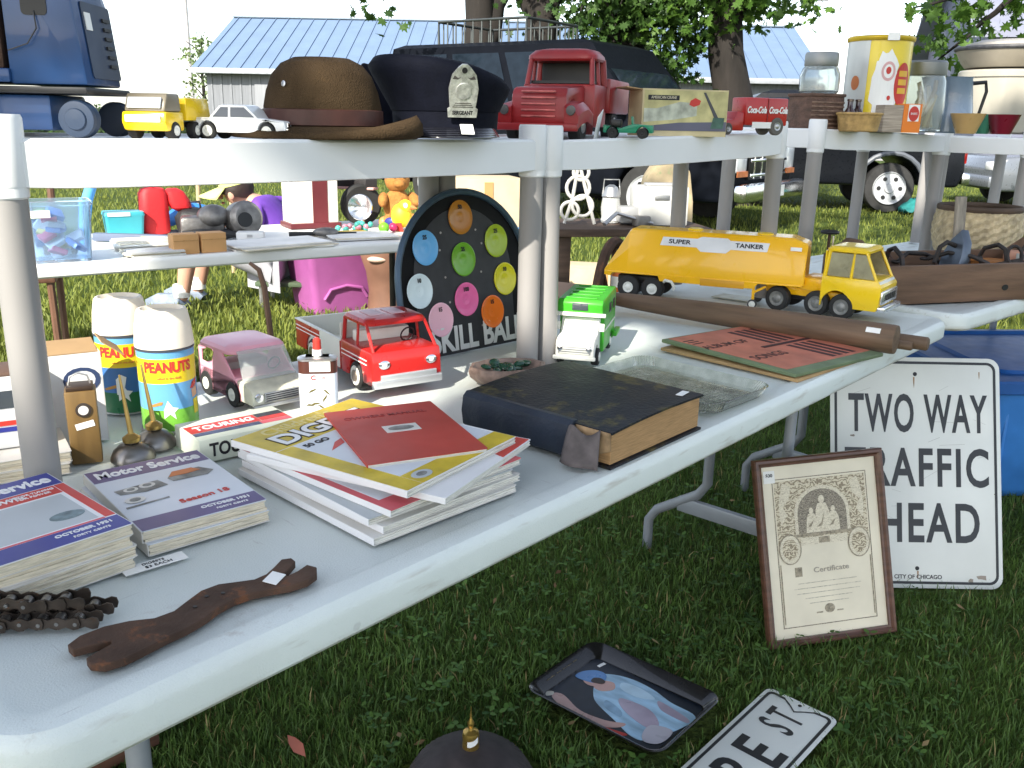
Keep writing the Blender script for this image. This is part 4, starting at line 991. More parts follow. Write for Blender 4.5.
# ------------------------------------------------------------------ long wooden roller and two dowels
t = thing('wooden_roller', 'long brown wooden roller with a white price tag near its end', 'roller', (.500, 1.945, TZ), -36.0); t.scale = (.93, .93, .93)
RW = M('roller_wood', (.135, .085, .052), .6, var=.3, vs=6, stretch=(1, 10, 10), bump=.2, bs=30)
MB().lathe([(.010, -.345), (.016, -.344), (.019, -.30), (.026, -.10), (.030, .15), (.0315, .335), (.0305, .343), (.012, .345)], (0, 0, .031), 28, rot=(0, R(90), 0)).build('body', RW, t)
MB().grid(lambda u, v: Vector((.285+.030*u, -.0318*math.cos(R(48-22*v))*1.005, .031+.0318*math.sin(R(48-22*v))*1.005)), 1, 4).build('price_tag', PAPER, t, smooth=0)
for lb, dy, z_, L in (('short brown dowel beside the wooden roller, nearer the tray', .072, .014, .17), ('short thin dowel lying against the wooden roller end', .052, .009, .12)):
    t = thing('dowel', lb, 'dowel', (.500+.28*.809+dy*.588, 1.945-.28*.588+dy*.809, TZ), -36.0)
    MB().lathe([(z_*.8, -L/2), (z_, -L/2+.003), (z_, L/2-.003), (z_*.8, L/2)], (0, 0, z_), 18, rot=(0, R(90), 0)).build('body', RW, t)
t = thing('small_carton', 'small open tan cardboard carton behind the green camper', 'carton', (.165, 2.10, TZ), -28)
MB().box((0, 0, .028), (.12, .08, .056), .001).build('box_body', M('carton_tan', (.33, .22, .16), .8, var=.15), t, smooth=0)
MB().box((-.02, -.055, .060), (.085, .06, .0015), rot=(R(24), 0, 0)).build('flap', M('carton_tan', (.3, .2, .15)), t, smooth=0)

# ------------------------------------------------------------------ long wooden tray of old irons on the second table
t = thing('wooden_tray', 'long dark weathered wooden tray filled with old irons', 'tray', (1.165, 2.44, TZ-.004), 16.5)
# local x along the front board
TL, TD, TH = .62, .25, .098
m = MB(); m.box((TL/2-.26, -.07, TH/2), (TL, .018, TH), .002); m.build('front_board', WOODD, t)
MB().box((TL/2-.26, TD-.07, TH/2), (TL, .018, TH), .002).build('back_board', WOODD, t)
for x in (-.26+.009, TL-.26-.009): MB().prism([(-.060, 0), (TD-.08, 0), (TD-.08, .10), (.10, .150), (.05, .150), (-.060, .10)], x-.008, x+.008, 'yz', .002).build('end_board', WOODD, t)
MB().box((TL/2-.26, TD/2-.07, .008), (TL-.036, TD-.02, .012)).build('bottom_board', WOODD, t)
MB().lathe([(.008, 0), (.008, .0006)], (.12, -.0795, .035), 14, rot=(R(90), 0, 0), sx=1.3).build('knot', BLACK, t)
def tray_pt(x, y, z): 
    a = R(16.5); return (1.165+x*math.cos(a)-y*math.sin(a), 2.44+x*math.sin(a)+y*math.cos(a), TZ-.004+z)
IRON = M('cast_iron', (.04, .035, .033), .6, .5, var=.4, vs=20, bump=.25, bs=90, col2=(.14, .06, .03), thr=.58)
IRONB = M('blue_steel', (.10, .12, .15), .4, .7, var=.3)
def flat_iron(lb, p, rz, tip, mat, hm):
    t = thing('flat_iron', lb, 'flat iron', p, 0, 'old flat irons in the tray', rot=(0, R(tip), R(rz)))
    MB().loops([[Vector((x*k, y*k, z)) for x, y in ((-.06, -.036), (-.06, .036), (.0, .038), (.045, .026), (.078, 0), (.045, -.026), (.0, -.038))] for z, k in ((0, .97), (.004, 1), (.024, .95), (.028, .88))]).build('sole', mat, t)
    MB().tube([(-.045, 0, .026), (-.048, 0, .06), (-.03, 0, .078), (.012, 0, .078), (.03, 0, .06), (.028, 0, .026)], .0065, 10).build('handle', hm, t)
flat_iron('black flat iron standing on its heel near the shelf post', tray_pt(.075, .05, .095), 20, -74, IRONB, IRON)
flat_iron('rusty flat iron lying in the tray right of the blue one', tray_pt(.22, .05, .05), -60, -20, IRON, IRON)
flat_iron('rusty brown flat iron lying at the left end of the tray', tray_pt(-.13, .08, .05), 100, -25, RUST, IRON)
for (x, y, z, rz, lb) in ((-.02, .10, .085, 30, 'rusty hook lying across the tray between the irons'), (.06, .03, .09, -25, 'bent iron hook hanging over the front board')):
    t = thing('iron_hook', lb, 'hook', tray_pt(x, y, z), rz, 'old iron hooks')
    MB().tube([(-.08, 0, 0), (-.03, .01, .02), (.03, 0, .015), (.07, -.01, 0), (.085, -.02, -.02), (.075, -.03, -.04)], .006, 8).build('shank', IRON, t)
    MB().lathe([(.010, -.004), (.013, 0), (.010, .004), (.005, 0)], (-.088, 0, 0), 14).build('eye', IRON, t)
for (x, y, z, r_, lb, tl) in ((.265, .0, .112, .024, 'black iron ring standing in the tray', 80), (.215, .0, .105, .022, 'thin black iron ring leaning left of the other ring', 60)):
    t = thing('iron_ring', lb, 'ring', tray_pt(x, y, z), 0, 'iron rings', rot=(R(tl), R(20), 0))
    MB().tube([(r_*math.cos(a*PI/10), r_*1.35*math.sin(a*PI/10), 0) for a in range(20)], .0045, 8, cyc=True).build('ring', IRON, t)
t = thing('shackle_lump', 'heap of rusty clamps on the left of the tray behind the cab', 'clamp', tray_pt(-.19, .13, .02), 10)
for k in range(6): MB().tube([(-.08+k*.03, .0, .0), (-.08+k*.03, .01*(k % 3), .07+.015*(k % 2)), (-.055+k*.03, .02, .10-.012*(k % 3)), (-.04+k*.03, .0, .05)], .010, 8).build('clamp_arm', RUST if k % 2 else IRON, t)
MB().sph((-.03, .02, .06), (.055, .04, .05)).build('clamp_body', RUST, t)
t = thing('weathered_board', 'grey weathered wooden board standing in the tray by the post', 'board', tray_pt(.085, .06, .02), 20, rot=(R(-6), 0, R(20)))
MB().box((0, 0, .12), (.034, .010, .24), .002).build('plank', M('grey_wood', (.24, .21, .17), .8, var=.35, vs=20, stretch=(6, 6, 1)), t)

# basket, orange goods and box further along the second table
t = thing('woven_basket', 'round tan woven basket with dark rim behind the tray', 'basket', (1.455, 2.90, TZ), 0); t.scale = (1, 1, 1.55)
WICK = M('wicker', (.42, .34, .21), .7, var=.35, vs=50, bump=.8, bs=120)
n = 60; rings = []
for i in range(17):
    s = i/16; r = .085+.045*math.sin(s*PI*.72); z = .125*s
    rings.append([Vector((math.cos(2*PI*k/n)*(r+.0022*(1 if (k//2+i) % 2 else -1)), math.sin(2*PI*k/n)*(r+.0022*(1 if (k//2+i) % 2 else -1)), z)) for k in range(n)])
MB().loops(rings, cap1=False).build('basket_body', WICK, t, smooth=0)
MB().tube([(.119*math.cos(a*PI/20), .119*math.sin(a*PI/20), .127) for a in range(40)], .006, 8, cyc=True).build('rim', M('wicker_dark', (.07, .045, .03), .7, var=.4), t)
t = thing('toy_boat', 'orange and tan wooden boat shaped toy at the right edge', 'toy', (1.46, 2.62, TZ+.0), -24)
MB().loops([[Vector((x*k, y*k, z)) for x, y in ((-.14, 0), (-.10, .035), (.06, .045), (.14, .03), (.14, -.03), (.06, -.045), (-.10, -.035))] for z, k in ((.0, .7), (.03, .9), (.065, 1.0), (.070, .97))]).build('hull', M('orange_wood', (.42, .17, .05), .5, var=.25, vs=10, stretch=(1, 6, 6)), t)
MB().box((.02, 0, .085), (.14, .05, .03), .006).build('cabin', M('toy_salmon', (.50, .26, .18), .5), t)
MB().box((.02, -.026, .087), (.08, .002, .016)).build('window', M('toy_grey_glass', (.4, .42, .4)), t)
# ------------------------------------------------------------------ goods standing on the shelf tops
SZ = 1.139
NAVY = M('cap_navy', (.005, .006, .012), .8, var=.25, vs=30, bump=.15, bs=300, spec=.12)
FELTB = M('hat_felt', (.055, .036, .020), .95, var=.30, vs=16, bump=.7, bs=420, col2=(.095, .058, .028), thr=.60, spec=.08)
BLUEM = M('toy_blue_paint', (.011, .048, .15), .38, var=.2, vs=14, coat=.25, col2=(.05, .03, .03), thr=.72)
# blue steam shovel like toy crane, cropped by the picture edge
t = thing('toy_crane', 'large worn blue steel toy crane on black wheels at the left shelf end', 'toy crane', (-.622, 1.205, SZ), 2)
MB().box((-.06, 0, .030), (.225, .105, .042), .004).build('chassis', BLUEM, t)
MB().box((-.03, 0, .056), (.27, .14, .008), .002).build('turntable', BLACK, t)
for x in (-.13, .088):
    for s in (-1, 1):
        w_ = MB().lathe([(.014, -.012), (.021, -.011), (.0225, -.006), (.019, 0), (.0225, .006), (.021, .011), (.014, .012)], (x, s*.058, .0228), 28, rot=(R(90), 0, 0)).build('wheel', M('toy_blue_wheel', (.012, .026, .055), .5, var=.3), t)
        MB().lathe([(.013, 0), (.012, .002), (.001, .003)], (x, s*.0705, .0228), 20, rot=(R(-90*s), 0, 0)).build('hub', M('toy_blue_wheel', (.012, .03, .06)), w_)
hb = [(-.16, .062), (.085, .062), (.080, .105), (.062, .185), (.045, .205), (-.16, .215)]
MB().prism([(.012, .062), (.104, .062), (.094, .160), (.085, .190), (.070, .205), (.02, .214), (.012, .214)], -.062, .044, 'xz', .004).build('house', BLUEM, t)
MB().prism([(-.17, .064), (.014, .064), (.014, .080), (-.17, .080)], -.066, .066, 'xz', .002).build('deck', BLUEM, t)
MB().box((-.075, .02, .15), (.15, .07, .13), .006).build('engine_block', M('toy_dark_steel', (.025, .03, .04), .5, .6, var=.5, vs=30, col2=(.12, .05, .03), thr=.6), t)
MB().prism(rrect(.030, .050, .005, 4, .050, .165), -.0632, -.0622, 'xz').build('window_opening', BLACK, t, smooth=0)
SIDE = Matrix.Translation((.0992, 0, .115)) @ Matrix.Rotation(R(-5.8), 4, 'Y')
MB().prism(rrect(.086, .088, .004, 3, .0, .0), 0, .0012, 'yz', Mx=SIDE).build('louvre_panel', M('toy_navy', (.012, .026, .065), .4, var=.3), t, smooth=0)
for k in range(6): MB().box((.0022, .022, -.028+k*.011), (.003, .020, .004)).build('louvre', BLACK, t).matrix_local = SIDE
MB().box((.0018, -.030, .022), (.0012, .016, .020)).build('price_tag', PAPER, t).matrix_local = SIDE
MB().box((-.02, .02, .145), (.08, .09, .16), .003).build('boiler_plate', BLUEM, t)
MB().tube([(.050, -.0635, .145), (.052, -.066, .125), (.040, -.0665, .108), (.016, -.066, .100)], .0008, 6).build('string', BLACK, t)
for s in (-1, 1): MB().tube([(-.10, s*.05, .08), (-.19, s*.045, .17), (-.30, s*.03, .30)], .008, 8).build('boom_rail', BLUEM, t)
MB().box((-.005, -.045, .14), (.016, .016, .12), .003).build('lever_post', RUST, t)

# small yellow truck
t = thing('toy_truck_small', 'small yellow toy truck with grey cab roof facing the viewer', 'toy truck', (-.458, 1.232, SZ), -98); t.scale = (1.4, 1.4, 1.3)
MB().prism([(.005, .008), (.036, .008), (.040, .016), (.038, .026), (.005, .026)], -.021, .021, 'xz', .002).build('cab_body', TYEL2, t)
MB().prism([(.006, .026), (.037, .026), (.030, .043), (.008, .043)], -.0195, .0195, 'xz', .002).build('cab_top', M('toy_taupe', (.20, .17, .12), .35), t)
MB().box((.0355, 0, .034), (.002, .032, .011), .0008, rot=(0, R(-20), 0)).build('windscreen', M('toy_pale_glass', (.55, .58, .62), .15), t)
MB().box((.0405, 0, .0195), (.002, .034, .007), .001).build('grille', IVORY, t)
MB().box((-.025, 0, .014), (.062, .026, .006)).build('chassis', BLACK, t)
MB().prism([(-.052, .018), (-.002, .018), (-.002, .040), (-.046, .040)], -.020, .020, 'xz', .0012).build('tipper', TYEL2, t)
for x in (-.040, -.018, .022):
    for s in (-1, 1): wheel(t, x, s*.018, .0085, .008, hub=IVORY, hubr=.6)
# small white car
t = thing('toy_car', 'small white die cast saloon car seen from its side', 'toy car', (-.365, 1.268, SZ), -12); t.scale = (1.12, 1.1, 1.12)
pr = arch_profile(-.062, .062, .008, .022, [(-.038, .0115), (.038, .0115)])+[(.063, .012), (.061, .022), (.030, .025), (-.060, .025), (-.063, .018)]
MB().prism(pr, -.022, .022, 'xz', .0022).build('body', M('toy_white_paint', (.76, .77, .76), .25, coat=.4, var=.03), t)
MB().loops([[Vector((x, y*k, z)) for x, y in ((x0, -1), (x1, -1), (x1, 1), (x0, 1))] for x0, x1, k, z in ((-.036, .028, .0205, .024), (-.024, .010, .0165, .0385), (-.020, .006, .014, .040))]).build('roof', M('toy_white_paint', (.7, .7, .7)), t)
for s in (-1, 1):
    for x0, x1, x2, x3 in ((-.031, -.011, -.012, -.0215), (-.008, .023, .0085, -.009)): MB().face([(x0, s*.0206, .0258), (x1, s*.0206, .0258), (x2, s*.0175, .037), (x3, s*.0175, .037)]).build('side_window', PANE, t, smooth=0)
for s in (-1, 1): MB().box((.0635, s*.015, .018), (.001, .007, .004)).build('headlight', CHROME, t)
MB().box((.064, 0, .012), (.002, .042, .003)).build('bumper', CHROME, t)
for x in (-.038, .038):
    for s in (-1, 1): wheel(t, x, s*.0185, .0098, .007, hub=IVORY, hubr=.68)

# brown felt hat
t = thing('felt_hat', 'brown felt hat with dark red band lying on the shelf', 'hat', (-.272, 1.330, SZ), 0); t.scale = (.86, .86, .98)
n = 56; m = MB(); rings = []
def hat_ring(rx, ry, z, wob=0, oy=0): return [Vector((rx*math.cos(2*PI*k/n), oy+ry*math.sin(2*PI*k/n), z+wob*(math.cos(2*PI*k/n))**2*(1 if math.cos(2*PI*k/n) > 0 else .25))) for k in range(n)]
for rx, ry, z, wb in ((.093, .100, .022, 0), (.094, .101, .045, 0), (.089, .097, .066, 0), (.079, .089, .088, 0), (.064, .074, .103, 0), (.045, .050, .111, 0), (.018, .02, .1125, 0)): rings.append(hat_ring(rx, ry, z, wb))
MB().loops(rings, cap0=False).build('crown', FELTB, t, smooth=80)
MB().loops([hat_ring(.0945, .1015, .020), hat_ring(.0965, .1035, .021), hat_ring(.0965, .1035, .041), hat_ring(.0945, .1015, .042)]).build('band', M('hat_band', (.055, .018, .013), .55, var=.2, vs=40), t)
def brim(rx, ry, z, wob): return [Vector((rx*math.cos(2*PI*k/n)+.004*(rx-.09)/.06*1, ry*math.sin(2*PI*k/n), z+wob*max(0, math.cos(2*PI*k/n))**2-wob*.5*abs(math.sin(2*PI*k/n)))) for k in range(n)]
MB().loops([brim(.092, .098, .020, 0), brim(.110, .116, .018, .002), brim(.130, .124, .017, .010), brim(.148, .130, .020, .017), brim(.157, .134, .013, .012), brim(.158, .134, .006, .004), brim(.148, .131, .003, .001), brim(.130, .124, .006, .003), brim(.105, .112, .013, 0), brim(.092, .098, .016, 0)], cap0=False, cap1=False, cyc=True).build('brim', FELTB, t, smooth=80)
for a in (-118,): MB().lathe([(.0035, 0), (.004, .0012), (.0018, .0016)], (.0885*math.cos(R(a)), .097*math.sin(R(a)), .074), 14, rot=(R(80), 0, R(a+90))).build('eyelet', STEEL, t)

# police cap
t = thing('police_cap', 'navy blue police cap with silver badge and shiny peak', 'cap', (-.112, 1.478, SZ), 4); t.scale = (.94, .92, .98)
def cap_ring(rx, ry, z, tilt=0): return [Vector((rx*math.cos(2*PI*k/n)-tilt*.7, ry*math.sin(2*PI*k/n), z-tilt*math.sin(2*PI*k/n)-tilt*1.1*math.cos(2*PI*k/n))) for k in range(n)]
MB().loops([cap_ring(.086, .092, .018), cap_ring(.088, .094, .046)], cap0=True, cap1=False).build('band', NAVY, t, smooth=60)
MB().loops([cap_ring(.0895, .0955, .044), cap_ring(.092, .098, .050), cap_ring(.112, .112, .084, .011), cap_ring(.116, .116, .093, .014), cap_ring(.108, .110, .103, .014), cap_ring(.07, .07, .113, .008), cap_ring(.01, .01, .115)], cap0=False).build('crown', NAVY, t, smooth=70)
vis = []
for i in range(7):
    s = i/6; vis.append([Vector(((.088+.004*s)*math.cos(R(-150+120*k/24))*(1+.10*s), -.0+(.094+.052*s*math.sin(PI*k/24)**.6)*math.sin(R(-150+120*k/24)), .020-.014*s**1.4)) for k in range(25)])
m = MB()
for a, b in zip(vis[:-1], vis[1:]):
    va = [m.bm.verts.new(p) for p in a]; vb = [m.bm.verts.new(p) for p in b]
    for k in range(24): m.bm.faces.new((va[k], va[k+1], vb[k+1], vb[k]))
m.build('peak', M('patent_leather', (.008, .008, .012), .15, coat=.8), t, smooth=60, solid=.002)
BADGE = M('badge_silver', (.70, .70, .69), .32, .75, var=.35, vs=160, bump=.15, bs=260)
bd = MB().prism([(-.017, .018), (-.016, .012), (-.019, .010), (-.018, .0), (.018, .0), (.019, .010), (.016, .012), (.017, .018), (.0185, .034), (.015, .050), (.008, .058), (.003, .062), (-.003, .062), (-.008, .058), (-.015, .050), (-.0185, .034)], 0, .003, 'xy').build('badge', BADGE, t, (.026, -.098, .036), (R(107), 0, R(10))); bd.scale = (1.25, 1.25, 1)
text('SERGEANT', .0062, INK, bd, (0, .0055, .0032), (0, 0, 0), .85, .0003, .0002)
for k in range(3): MB().box((0, .0125+k*.0022, .0031), (.026-.003*k, .0009, .0005)).build('badge_line', M('badge_dark', (.06, .055, .05)), bd, smooth=0)
MB().lathe([(.0095, 0), (.0095, .0012), (.0075, .0014)], (0, .031, .003), 24).build('badge_seal', BADGE, bd)
for s in (-1, 1): MB().prism([(s*.004, .047), (s*.008, .0445), (s*.0145, .045), (s*.012, .049), (s*.008, .0465)][::s], .003, .0034).build('badge_wing', M('badge_dark', (.06, .055, .05), .5), bd, smooth=0)
MB().lathe([(.0035, 0), (.0035, .001)], (0, .055, .003), 12).build('badge_star', BLACK, bd)
MB().box((.034, -.126, .0185), (.020, .022, .0008), rot=(R(38), 0, R(10))).build('price_tag', PAPER, t)
t = thing('folded_cap', 'dark navy folding cap lying behind the police cap', 'cap', (-.16, 1.60, SZ), 14)
MB().prism([(-.10, 0), (.12, 0), (.12, .075), (.02, .095), (-.10, .118), (-.105, .09)], -.012, .012, 'xz', .004).build('body', NAVY, t)

# red truck
t = thing('toy_red_truck', 'large worn dark red steel toy truck on the middle shelf', 'toy truck', (.078, 1.805, SZ-.004), -108); t.scale = (1.25, 1.22, 1.30)
DRED = M('toy_dark_red', (.27, .016, .018), .38, var=.25, vs=12, col2=(.10, .02, .02), thr=.64)
RW2 = .058
hood = [(.020, .010), (.062, .010)]
pr = arch_profile(.0, .105, .020, .070, [(.066, .030)])+[(.108, .030), (.106, .062), (.098, .072), (.0, .078)]
MB().prism(pr, -.042, .042, 'xz', .006).build('bonnet', DRED, t)
for s in (-1, 1):
    MB().loops([[Vector((x, s*y, z)) for y, z in ((.040, .014+q), (.062*k+.002, .014+q), (.062*k+.002, .030+q), (.056*k, .040+q), (.040, .042+q))] for x, k, q in ((.112, .96, .004), (.100, 1, .010), (.066, 1, .014), (.034, 1, .008), (.010, .9, -.004))]).build('fender', DRED, t)
    MB().lathe([(.0068, 0), (.0064, .004), (.001, .005)], (.111, s*.050, .042), 16, rot=(0, R(90), 0)).build('headlight', M('old_lamp', (.10, .095, .09), .5, .3), t)
for k in range(5): MB().box((.1075, 0, .034+k*.008), (.003, .052, .003), .001).build('grille_bar', M('worn_tin_red', (.40, .10, .09), .4, .4, var=.4, vs=60), t)
MB().box((.116, 0, .020), (.006, .125, .010), .002).build('bumper', DRED, t)
cabp = [(-.075, .020), (.004, .020), (.004, .082), (-.008, .118), (-.014, .122), (-.070, .122), (-.075, .116)]
MB().prism([(-.075, .020), (.004, .020), (.004, .080), (-.075, .080)], -RW2, RW2, 'xz', .004).build('cab_body', DRED, t)
for s in (-1, 1):
    for p, q, r_ in (((.001, s*.052, .078), (-.010, s*.048, .116), .004), ((-.070, s*.054, .078), (-.068, s*.050, .116), .006), ((-.034, s*.054, .078), (-.036, s*.050, .116), .003)): MB().tube([p, q], r_, 8).build('window_pillar', DRED, t)
MB().loops([[Vector((x-.040, y, z)) for x, y in rrect(.074-2*i, .112-2*i, .016, 6)] for i, z in ((.002, .112), (0, .115), (.001, .120), (.008, .127), (.022, .130))]).build('roof', DRED, t)
MB().box((-.071, 0, .098), (.004, .10, .040)).build('cab_back', DRED, t); MB().box((-.038, 0, .083), (.060, .096, .004)).build('cab_floor', BLACK, t); MB().box((-.066, 0, .099), (.004, .096, .034)).build('cab_shade', BLACK, t)  # black floor and sheet paint the shade inside the hollow cab
MB().box((-.155, 0, .066), (.15, .125, .050), .003).build('load_bed', DRED, t)
MB().box((-.06, 0, .028), (.26, .05, .014)).build('chassis', BLACK, t)
for x in (.066, -.140):
    for s in (-1, 1): wheel(t, x, s*.048, .024, .018, hub=DULLM, hubr=.5)
MB().box((.030, .070, .016), (.034, .0008, .052), rot=(R(-14), R(18), 0)).build('price_tag', PAPER, t)

# green jeep
t = thing('toy_green_jeep', 'tiny green plastic army jeep in front of the picture box', 'toy car', (.205, 1.748, SZ+.004), -12)
GP = M('jeep_green', (.012, .21, .115), .35, var=.08)
MB().prism(arch_profile(-.044, .046, .010, .022, [(-.027, .0115), (.028, .0115)])+[(.047, .014), (.046, .024), (.010, .026), (-.012, .018), (-.044, .024)], -.018, .018, 'xz', .001).build('body', GP, t)
MB().box((.008, 0, .032), (.0025, .032, .014), .0005, rot=(0, R(-8), 0)).build('windscreen_frame', GP, t)
MB().box((-.022, 0, .027), (.020, .028, .014), .003).build('seat', BLACK, t)
for x in (-.027, .028):
    for s in (-1, 1): wheel(t, x, s*.0155, .0095, .008, hub=BLACK, hubr=.5)

# picture box with open end
t = thing('toy_carton', 'worn toy box printed with a crane scene on its long side', 'box', (.325, 1.930, SZ+.008), 14); t.scale = (1.22, 1.2, 1.32)
YB = M('box_yellowed', (.52, .44, .26), .75, var=.2, vs=14)
# long face towards the viewer's right, short end to the left
b = MB(); b.box((.0, -.030, .034), (.150, .002, .068)); b.box((0, .030, .034), (.150, .002, .068)); b.box((0, 0, .001), (.150, .06, .002)); b.box((0, 0, .067), (.150, .06, .002)); b.box((-.0742, 0, .034), (.0016, .058, .064)); b.build('box_body', YB, t, smooth=0)
MB().box((-.087, .0, .068), (.030, .058, .0015), rot=(0, R(6), 0)).build('flap', CARD, t, smooth=0)
def pan(poly, mat, name, k=0): return MB().prism(poly, -.0318-.0004*k, -.0311-.0004*k, 'xz').build(name, mat, t, smooth=0)
pan(rect(-.072, .008, .074, .066), M('print_meadow', (.46, .42, .20), .6, var=.3, vs=40), 'picture')
pan([(-.072, .008), (.074, .008), (.074, .022), (-.01, .020), (-.072, .014)], M('print_road', (.10, .10, .14), .6, var=.3), 'printed_road', 1)
pan([(-.072, .020), (-.02, .024), (.02, .030), (.02, .048), (-.01, .050), (-.05, .040), (-.072, .040)], M('print_mist', (.40, .42, .34), .6, var=.35, vs=60), 'printed_town', 1)
pan([(.046, .012), (.068, .012), (.070, .028), (.050, .028)], M('print_green', (.06, .13, .10), .5, var=.4, vs=80), 'printed_crane', 2)
pan([(.030, .064), (.034, .064), (.060, .026), (.054, .024)], M('print_dark', (.06, .06, .07), .5), 'printed_boom', 2)
pan([(.006, .046), (.014, .043), (.024, .046), (.026, .052), (.016, .056), (.008, .052)], CV['red'], 'printed_house', 2)
pan(rect(-.066, .052, -.012, .059), INK, 'caption_band', 2)
text('AMERICAN CRANE', .0058, M('lettering_cream', (.6, .55, .4), .6), t, (-.039, -.0332, .0555), (R(90), 0, 0), .9)

# red delivery truck
t = thing('toy_delivery_truck', 'small red toy drinks truck with white script on its panels', 'toy truck', (.535, 2.060, SZ+.012), 26); t.scale = (1.35, 1.3, 1.42)
MB().box((-.01, 0, .034), (.085, .036, .040), .002).build('cargo_box', TRED, t)
MB().box((-.008, -.0188, .0145), (.060, .001, .009)).build('white_panel', WHITE, t, smooth=0)
MB().prism([(-.098, .006), (-.052, .006), (-.052, .032), (-.066, .034), (-.072, .022), (-.098, .020)], -.016, .016, 'xz', .002).build('cab_body', TRED, t)
text('Coca-Cola', .013, WHITE, t, (-.031, -.0190, .036), (R(90), 0, 0), .68, .0004, shear=.3); text('Coca-Cola', .013, WHITE, t, (.012, -.0190, .036), (R(90), 0, 0), .66, .0004, shear=.3)
MB().box((-.0085, -.0184, .034), (.0015, .001, .038)).build('panel_seam', M('seam_red', (.2, .01, .01), .4), t, smooth=0)
for x, rr_ in ((-.085, .0085), (.012, .013)):
    for s in (-1, 1): wheel(t, x, s*.016, rr_, .009, tyre=M('grey_tyre', (.10, .095, .085), .8, var=.3), hub=DULLM, hubr=.5)

# --- right hand shelf
SR = 1.160
t = thing('wicker_box', 'square brown wicker box with the glass jar on it', 'wicker box', (.815, 2.605, SR), 25); t.scale = (1.15, 1.1, 1.42)
WB = M('wicker_brown', (.10, .055, .038), .7, var=.4, vs=40, bump=.8, bs=140, stretch=(1, 1, 3))
m = MB(); m.box((0, 0, .032), (.100, .085, .064), .004); m.build('box_body', WB, t)
MB().box((0, 0, .0655), (.104, .089, .006), .002).build('rim', WB, t)
def rib_lines(t, w, d, h, mat, n):
    for k in range(n): MB().box((0, -d/2-.0006, .006+k*(h-.01)/n), (w, .002, .003), .0008).build('weave_band', mat, t)
rib_lines(t, .099, .085, .064, M('wicker_light', (.19, .12, .085), .7, var=.4, vs=60), 7)
t = thing('mason_jar', 'clear glass mason jar with dull zinc lid on the wicker box', 'jar', (.818, 2.605, SR+.0687*1.42), 0); t.scale = (1.3, 1.3, 1.35)
JG = M('jar_glass', (.80, .86, .86), .05, trans=.85, var=.1, rvar=0)
MB().lathe([(.036, .0), (.040, .004), (.041, .034), (.036, .048), (.030, .054), (.029, .060), (.027, .060), (.028, .053), (.034, .046), (.0385, .033), (.0375, .006), (.001, .004)], n=36).build('glass_body', JG, t)
MB().lathe([(.033, .052), (.034, .054), (.034, .074), (.032, .078), (.006, .079)], n=36).build('lid', M('zinc', (.30, .31, .31), .5, .8, var=.25), t)
BOTM = M('brown_bottle_glass', (.03, .010, .010), .08, var=.2, coat=.5)
for (x, y, lb) in ((.895, 2.565, 'dark brown small bottle left of the pair near the tin'), (.925, 2.590, 'dark brown small bottle nearer the yellow tin')):
    t = thing('brown_bottle', lb, 'bottle', (x, y, SR), 0, 'small brown bottles')
    MB().lathe([(.016, 0), (.020, .003), (.0205, .030), (.016, .048), (.0075, .062), (.0072, .078), (.009, .079), (.009, .084), (.002, .085)], n=28).build('bottle_body', BOTM, t)
    MB().lathe([(.0206, .008), (.0206, .014)], n=28).build('label_band', CV['cream'], t)
t = thing('popcorn_tin', 'tall yellow and grey tin with rim and red oval label', 'tin', (1.015, 2.720, SR), -20); t.scale = (1, 1, 1.07)
TR = .086; THH = .235
TY = M('tin_yellow', (.74, .56, .02), .3, var=.1, coat=.3); TG = M('tin_grey', (.52, .53, .52), .35, .2, var=.12)
def arc_shell(a0, a1, r, z0, z1, n=24): 
    m = MB(); m.grid(lambda u, v: Vector((r*math.sin(R(a0+(a1-a0)*u)), -r*math.cos(R(a0+(a1-a0)*u)), z0+(z1-z0)*v)), n, 1); return m
MB().lathe([(TR-.001, .0), (TR-.001, THH)], n=64).build('body', TY, t)
arc_shell(-120, -18, TR, .004, THH-.002).build('grey_panel', TG, t)
MB().lathe([(TR+.002, THH-.010), (TR+.004, THH-.006), (TR+.004, THH), (TR, THH+.003), (TR-.006, THH-.001), (.001, THH-.002)], n=64).build('rim', M('tin_gold', (.55, .38, .03), .35, .5, var=.2), t)
MB().lathe([(TR-.002, .0), (TR+.002, .001), (TR+.002, .006), (TR, .007)], n=64).build('bottom_rim', M('tin_gold', (.5, .4, .05)), t)
rg = random.Random(8)
bl = [(.062*math.cos(2*PI*k/28)*(1+rg.uniform(-.16, .16))*.62+.022, .115+.085*math.sin(2*PI*k/28)*(1+rg.uniform(-.12, .12))) for k in range(28)]
wrap_patch(t, bl, TR+.0006, WHITE, 'white_splash')
wrap_patch(t, ellipse(.019, .024, 24, .028, .150), TR+.0012, M('print_pink', (.62, .36, .36), .4), 'pink_swirl'); wrap_patch(t, ellipse(.013, .017, 20, .028, .150), TR+.0017, WHITE, 'white_swirl'); wrap_patch(t, ellipse(.007, .009, 16, .028, .152), TR+.0022, CV['red'], 'red_dot')
wrap_patch(t, ellipse(.005, .006, 12, .036, .085), TR+.0016, CV['red'], 'red_dot')
wrap_patch(t, ellipse(.028, .054, 30, .076, .118), TR+.0014, CV['red'], 'red_oval')
for k, zz in enumerate((.138, .117, .096)): wrap_patch(t, bent_rect(.060, zz, .092, zz+.014), TR+.002, M('print_amber', (.70, .40, .03), .4), 'amber_words')
wrap_patch(t, ellipse(.014, .018, 18, -.062, .122), TR+.0008, CV['orange'], 'orange_seal')
MB().box((.030, -TR-.005, THH-.002), (.030, .001, .018)).build('price_tag', PAPER, t)
t = thing('woven_bowl', 'small round honey coloured woven bowl on the right shelf', 'bowl', (.912, 2.535, SR), 0)
